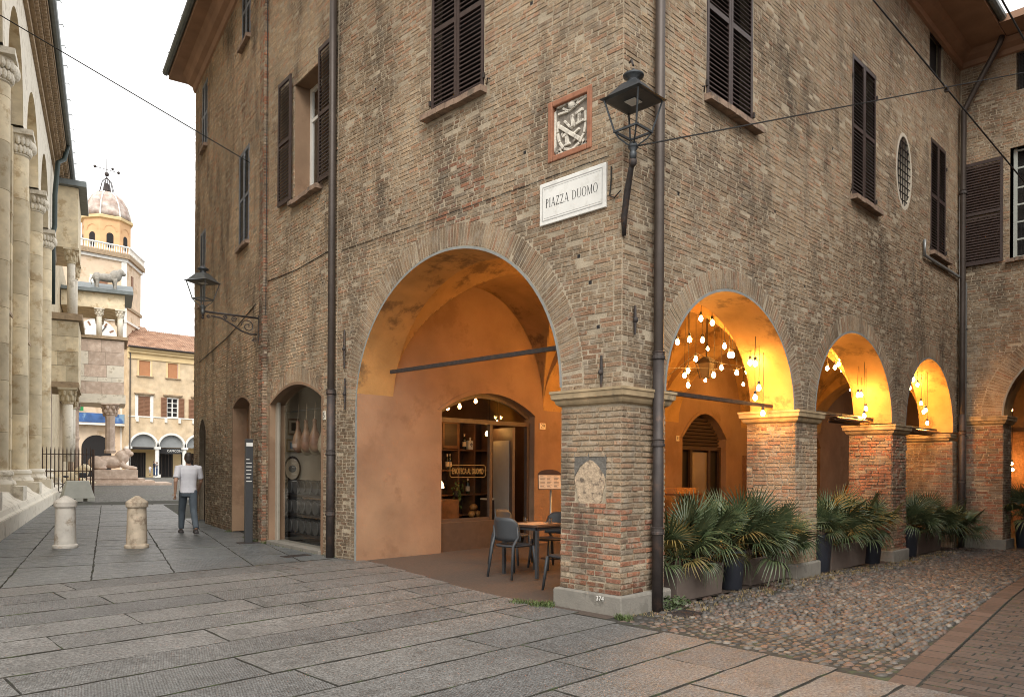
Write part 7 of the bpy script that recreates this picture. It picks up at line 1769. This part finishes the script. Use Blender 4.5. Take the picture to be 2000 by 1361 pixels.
# ------------------------------------------------------------ people
SKIN = simple('skin', (.42, .25, .17), .55, .1, 8, 0); TEE = simple('white_tee', (.66, .66, .70), .85, .08, 6, .3, 18, bdist=.02); JEAN = simple('grey_blue_trousers', (.075, .095, .115), .85, .15, 8, .2, 30); HAIR = simple('dark_hair', (.035, .024, .018), .6, .3, 30, .3, 90); SHOE = simple('dark_shoe', (.04, .035, .035), .6, .2, 8, 0); BLUEJ = simple('blue_denim', (.035, .065, .14), .85, .2, 8, .2, 30); DARKT = simple('dark_top', (.018, .02, .03), .85, .2, 8, .2, 30); RED = simple('brown_hair', (.07, .03, .018), .6, .3, 30, .3, 90)
def person(label, loc, rz, h=1.75, top=TEE, legs=JEAN, hair=HAIR, stride=.22, arm=.25, shorts=False, parts=True, reach=None):
    # faces +x; stride opens the legs, arm swings the arms
    k = h / 1.75; t = thing('person', label, 'person', loc, rz)
    def sc(mb): mb.v = [(x * k, y_ * k, z * k) for x, y_, z in mb.v]; return mb
    hips = {1: (0, .09, .92), -1: (0, -.09, .92)}; knee = {1: (stride * .62, .095, .50), -1: (-stride * .35, -.095, .49)}; ank = {1: (stride * .9, .095, .09), -1: (-stride * 1.35, -.095, .13)}
    sh = {1: (0, .20, 1.42), -1: (0, -.20, 1.42)}; el = {1: (-arm * .35, .27, 1.13), -1: (arm * .25, -.27, 1.13)}; wr = {1: (-arm * .3 + .04, .27, .88), -1: (arm * .85, -.25, .90)}
    if reach: el = {s_: (.18, s_ * .24, 1.16) for s_ in (1, -1)}; wr = {s_: (.36, s_ * .10, 1.26) for s_ in (1, -1)}
    body = MB(); body.ell((.015, 0, 1.625), (.095, .078, .118)); body.ell((.06, 0, 1.58), (.055, .055, .06)); body.ell((.112, 0, 1.61), (.02, .014, .026)); body.tube([(-.01, 0, 1.40), (0, 0, 1.54)], [.065, .055], 10)
    for s_ in (1, -1):
        body.ell((.0, s_ * .08, 1.62), (.022, .012, .032)); body.tube([sh[s_], el[s_], wr[s_]], [.052, .042, .028], 10); d = (Vector(wr[s_]) - Vector(el[s_])).normalized(); W_ = Vector(wr[s_]); body.ell(tuple(W_ + d * .045), (.035, .022, .05))
        side = Vector((0, 0, 1)).cross(d); side = side.normalized() if side.length > .1 else Vector((1, 0, 0))
        for f_ in range(4): a = W_ + d * .08 + side * (f_ - 1.5) * .017; body.tube([tuple(a), tuple(a + d * (.04 - .006 * abs(f_ - 1.5))), tuple(a + d * .065 + Vector((.015, 0, 0)))], [.0095, .009, .007], 6)
        body.tube([tuple(W_ + d * .02 + side * .025), tuple(W_ + d * .05 + side * .05), tuple(W_ + d * .075 + side * .055)], [.011, .010, .008], 6)
        body.tube([hips[s_], knee[s_], ank[s_]], [.075, .052, .038], 10); body.ell((ank[s_][0] + .06, ank[s_][1], ank[s_][2] - .05), (.12, .042, .035))
    body.ell((0, 0, 1.2), (.09, .14, .28)); body.ell((0, 0, .95), (.09, .14, .12))
    remesh(sc(body), 'body', SKIN, t, .0115 * k, 2)
    sm = MB()
    rg = []
    for z, a, b, x in ((.88, .118, .175, -.01), (1.0, .112, .165, 0), (1.15, .112, .17, 0), (1.30, .118, .195, -.01), (1.40, .10, .205, -.01), (1.455, .07, .14, -.005), (1.48, .06, .07, 0)): rg.append([(x + a * cos(q), b * sin(q), z) for q in [2 * pi * i / 20 for i in range(20)]])
    sm.loft(rg)
    for s_ in (1, -1): e_ = Vector(sh[s_]).lerp(Vector(el[s_]), .78); sm.tube([(0, s_ * .12, 1.42), sh[s_], tuple(e_)], [.075, .078, .072], 12)
    remesh(sc(sm), 'shirt', top, t, .014 * k, 2)
    tr = MB(); rg = []
    for z, a, b in ((.80, .11, .165), (.90, .118, .17), (.98, .11, .16)): rg.append([(a * cos(q), b * sin(q), z) for q in [2 * pi * i / 18 for i in range(18)]])
    tr.loft(rg)
    for s_ in (1, -1):
        if shorts: tr.tube([hips[s_], knee[s_]], [.095, .085], 12)
        else: tr.tube([hips[s_], knee[s_], (ank[s_][0], ank[s_][1], ank[s_][2] + .01)], [.098, .074, .06], 12)
    remesh(sc(tr), 'trousers', legs, t, .014 * k, 2)
    hr = MB(); hr.ell((-.012, 0, 1.655), (.102, .088, .105)); hr.ell((-.06, 0, 1.60), (.05, .075, .09)); remesh(sc(hr), 'hair', hair, t, .013 * k, 1)
    so = MB()
    for s_ in (1, -1): so.ell((ank[s_][0] + .05, ank[s_][1], ank[s_][2] - .045), (.14, .052, .045)); so.box(ank[s_][0] - .08, ank[s_][0] + .17, ank[s_][1] - .045, ank[s_][1] + .045, ank[s_][2] - .095, ank[s_][2] - .05)
    remesh(sc(so), 'shoes', SHOE, t, .014 * k, 1)
    return t
person('person in a white T-shirt and grey trousers walking away along the brick wall', (.02, 11.75, .13), CH + .05, 1.78, stride=.34, arm=.42)
person('person in a dark top and jeans embracing another across the square', tuple(CP(301, 929, 90)), radians(-45 + 15), 1.78, DARKT, BLUEJ, HAIR, .02, .05, reach=True); person('person with a grey top being embraced across the square', tuple(CP(306.2, 929.5, 90.2)), radians(135 + 15), 1.68, simple('grey_top', (.2, .22, .26), .85, .2, 8, 0), BLUEJ, RED, .02, .05, reach=True)
person('small child in a white top beside the embracing couple', tuple(CP(293, 928, 89)), radians(200), 1.15, TEE, simple('child_shorts', (.3, .3, .3), .8, .1, 8, 0), HAIR, .04, .05, shorts=True)
person('seated guest with brown hair behind the palms of the third arch', (10.9, 1.75, gz(10.9, 1.75) - .42), radians(230), 1.72, simple('rust_top', (.3, .12, .06), .85, .2, 8, 0), DARKT, RED, .05, .05, reach=True)

# ------------------------------------------------------------ unseen building added across the lane to keep it in shade
opp = thing('lane_shade_building', 'plain brick building added out of view across the lane to shade it', 'building', (8.6, -6.3, 0))
mb = MB(); mb.box(-6.2, 4.05, -4, 0, -.2, 11); mb.build('wall', simple('plain_old_brick', (.24, .165, .11), .9, .3, 3, .5, 20), opp)
mb = MB(); mb.box(-6.6, 4.05, -4, .7, 11.01, 11.2); mb.build('eave', EAVE, opp)
mb = MB(); mb.prism([(-6.6, .8, 11.21), (-6.6, -4.6, 11.21), (-6.6, -1.9, 13)], (10.6, 0, 0)); mb.build('roof', TILE, opp)
for x in (-3.6, -1.0, 1.6):
    for z in (1.2, 4.6, 7.8): mb = MB(); mb.box(x - .5, x + .5, 0, .06, z, z + 1.7); mb.build('window', SHUT, opp)
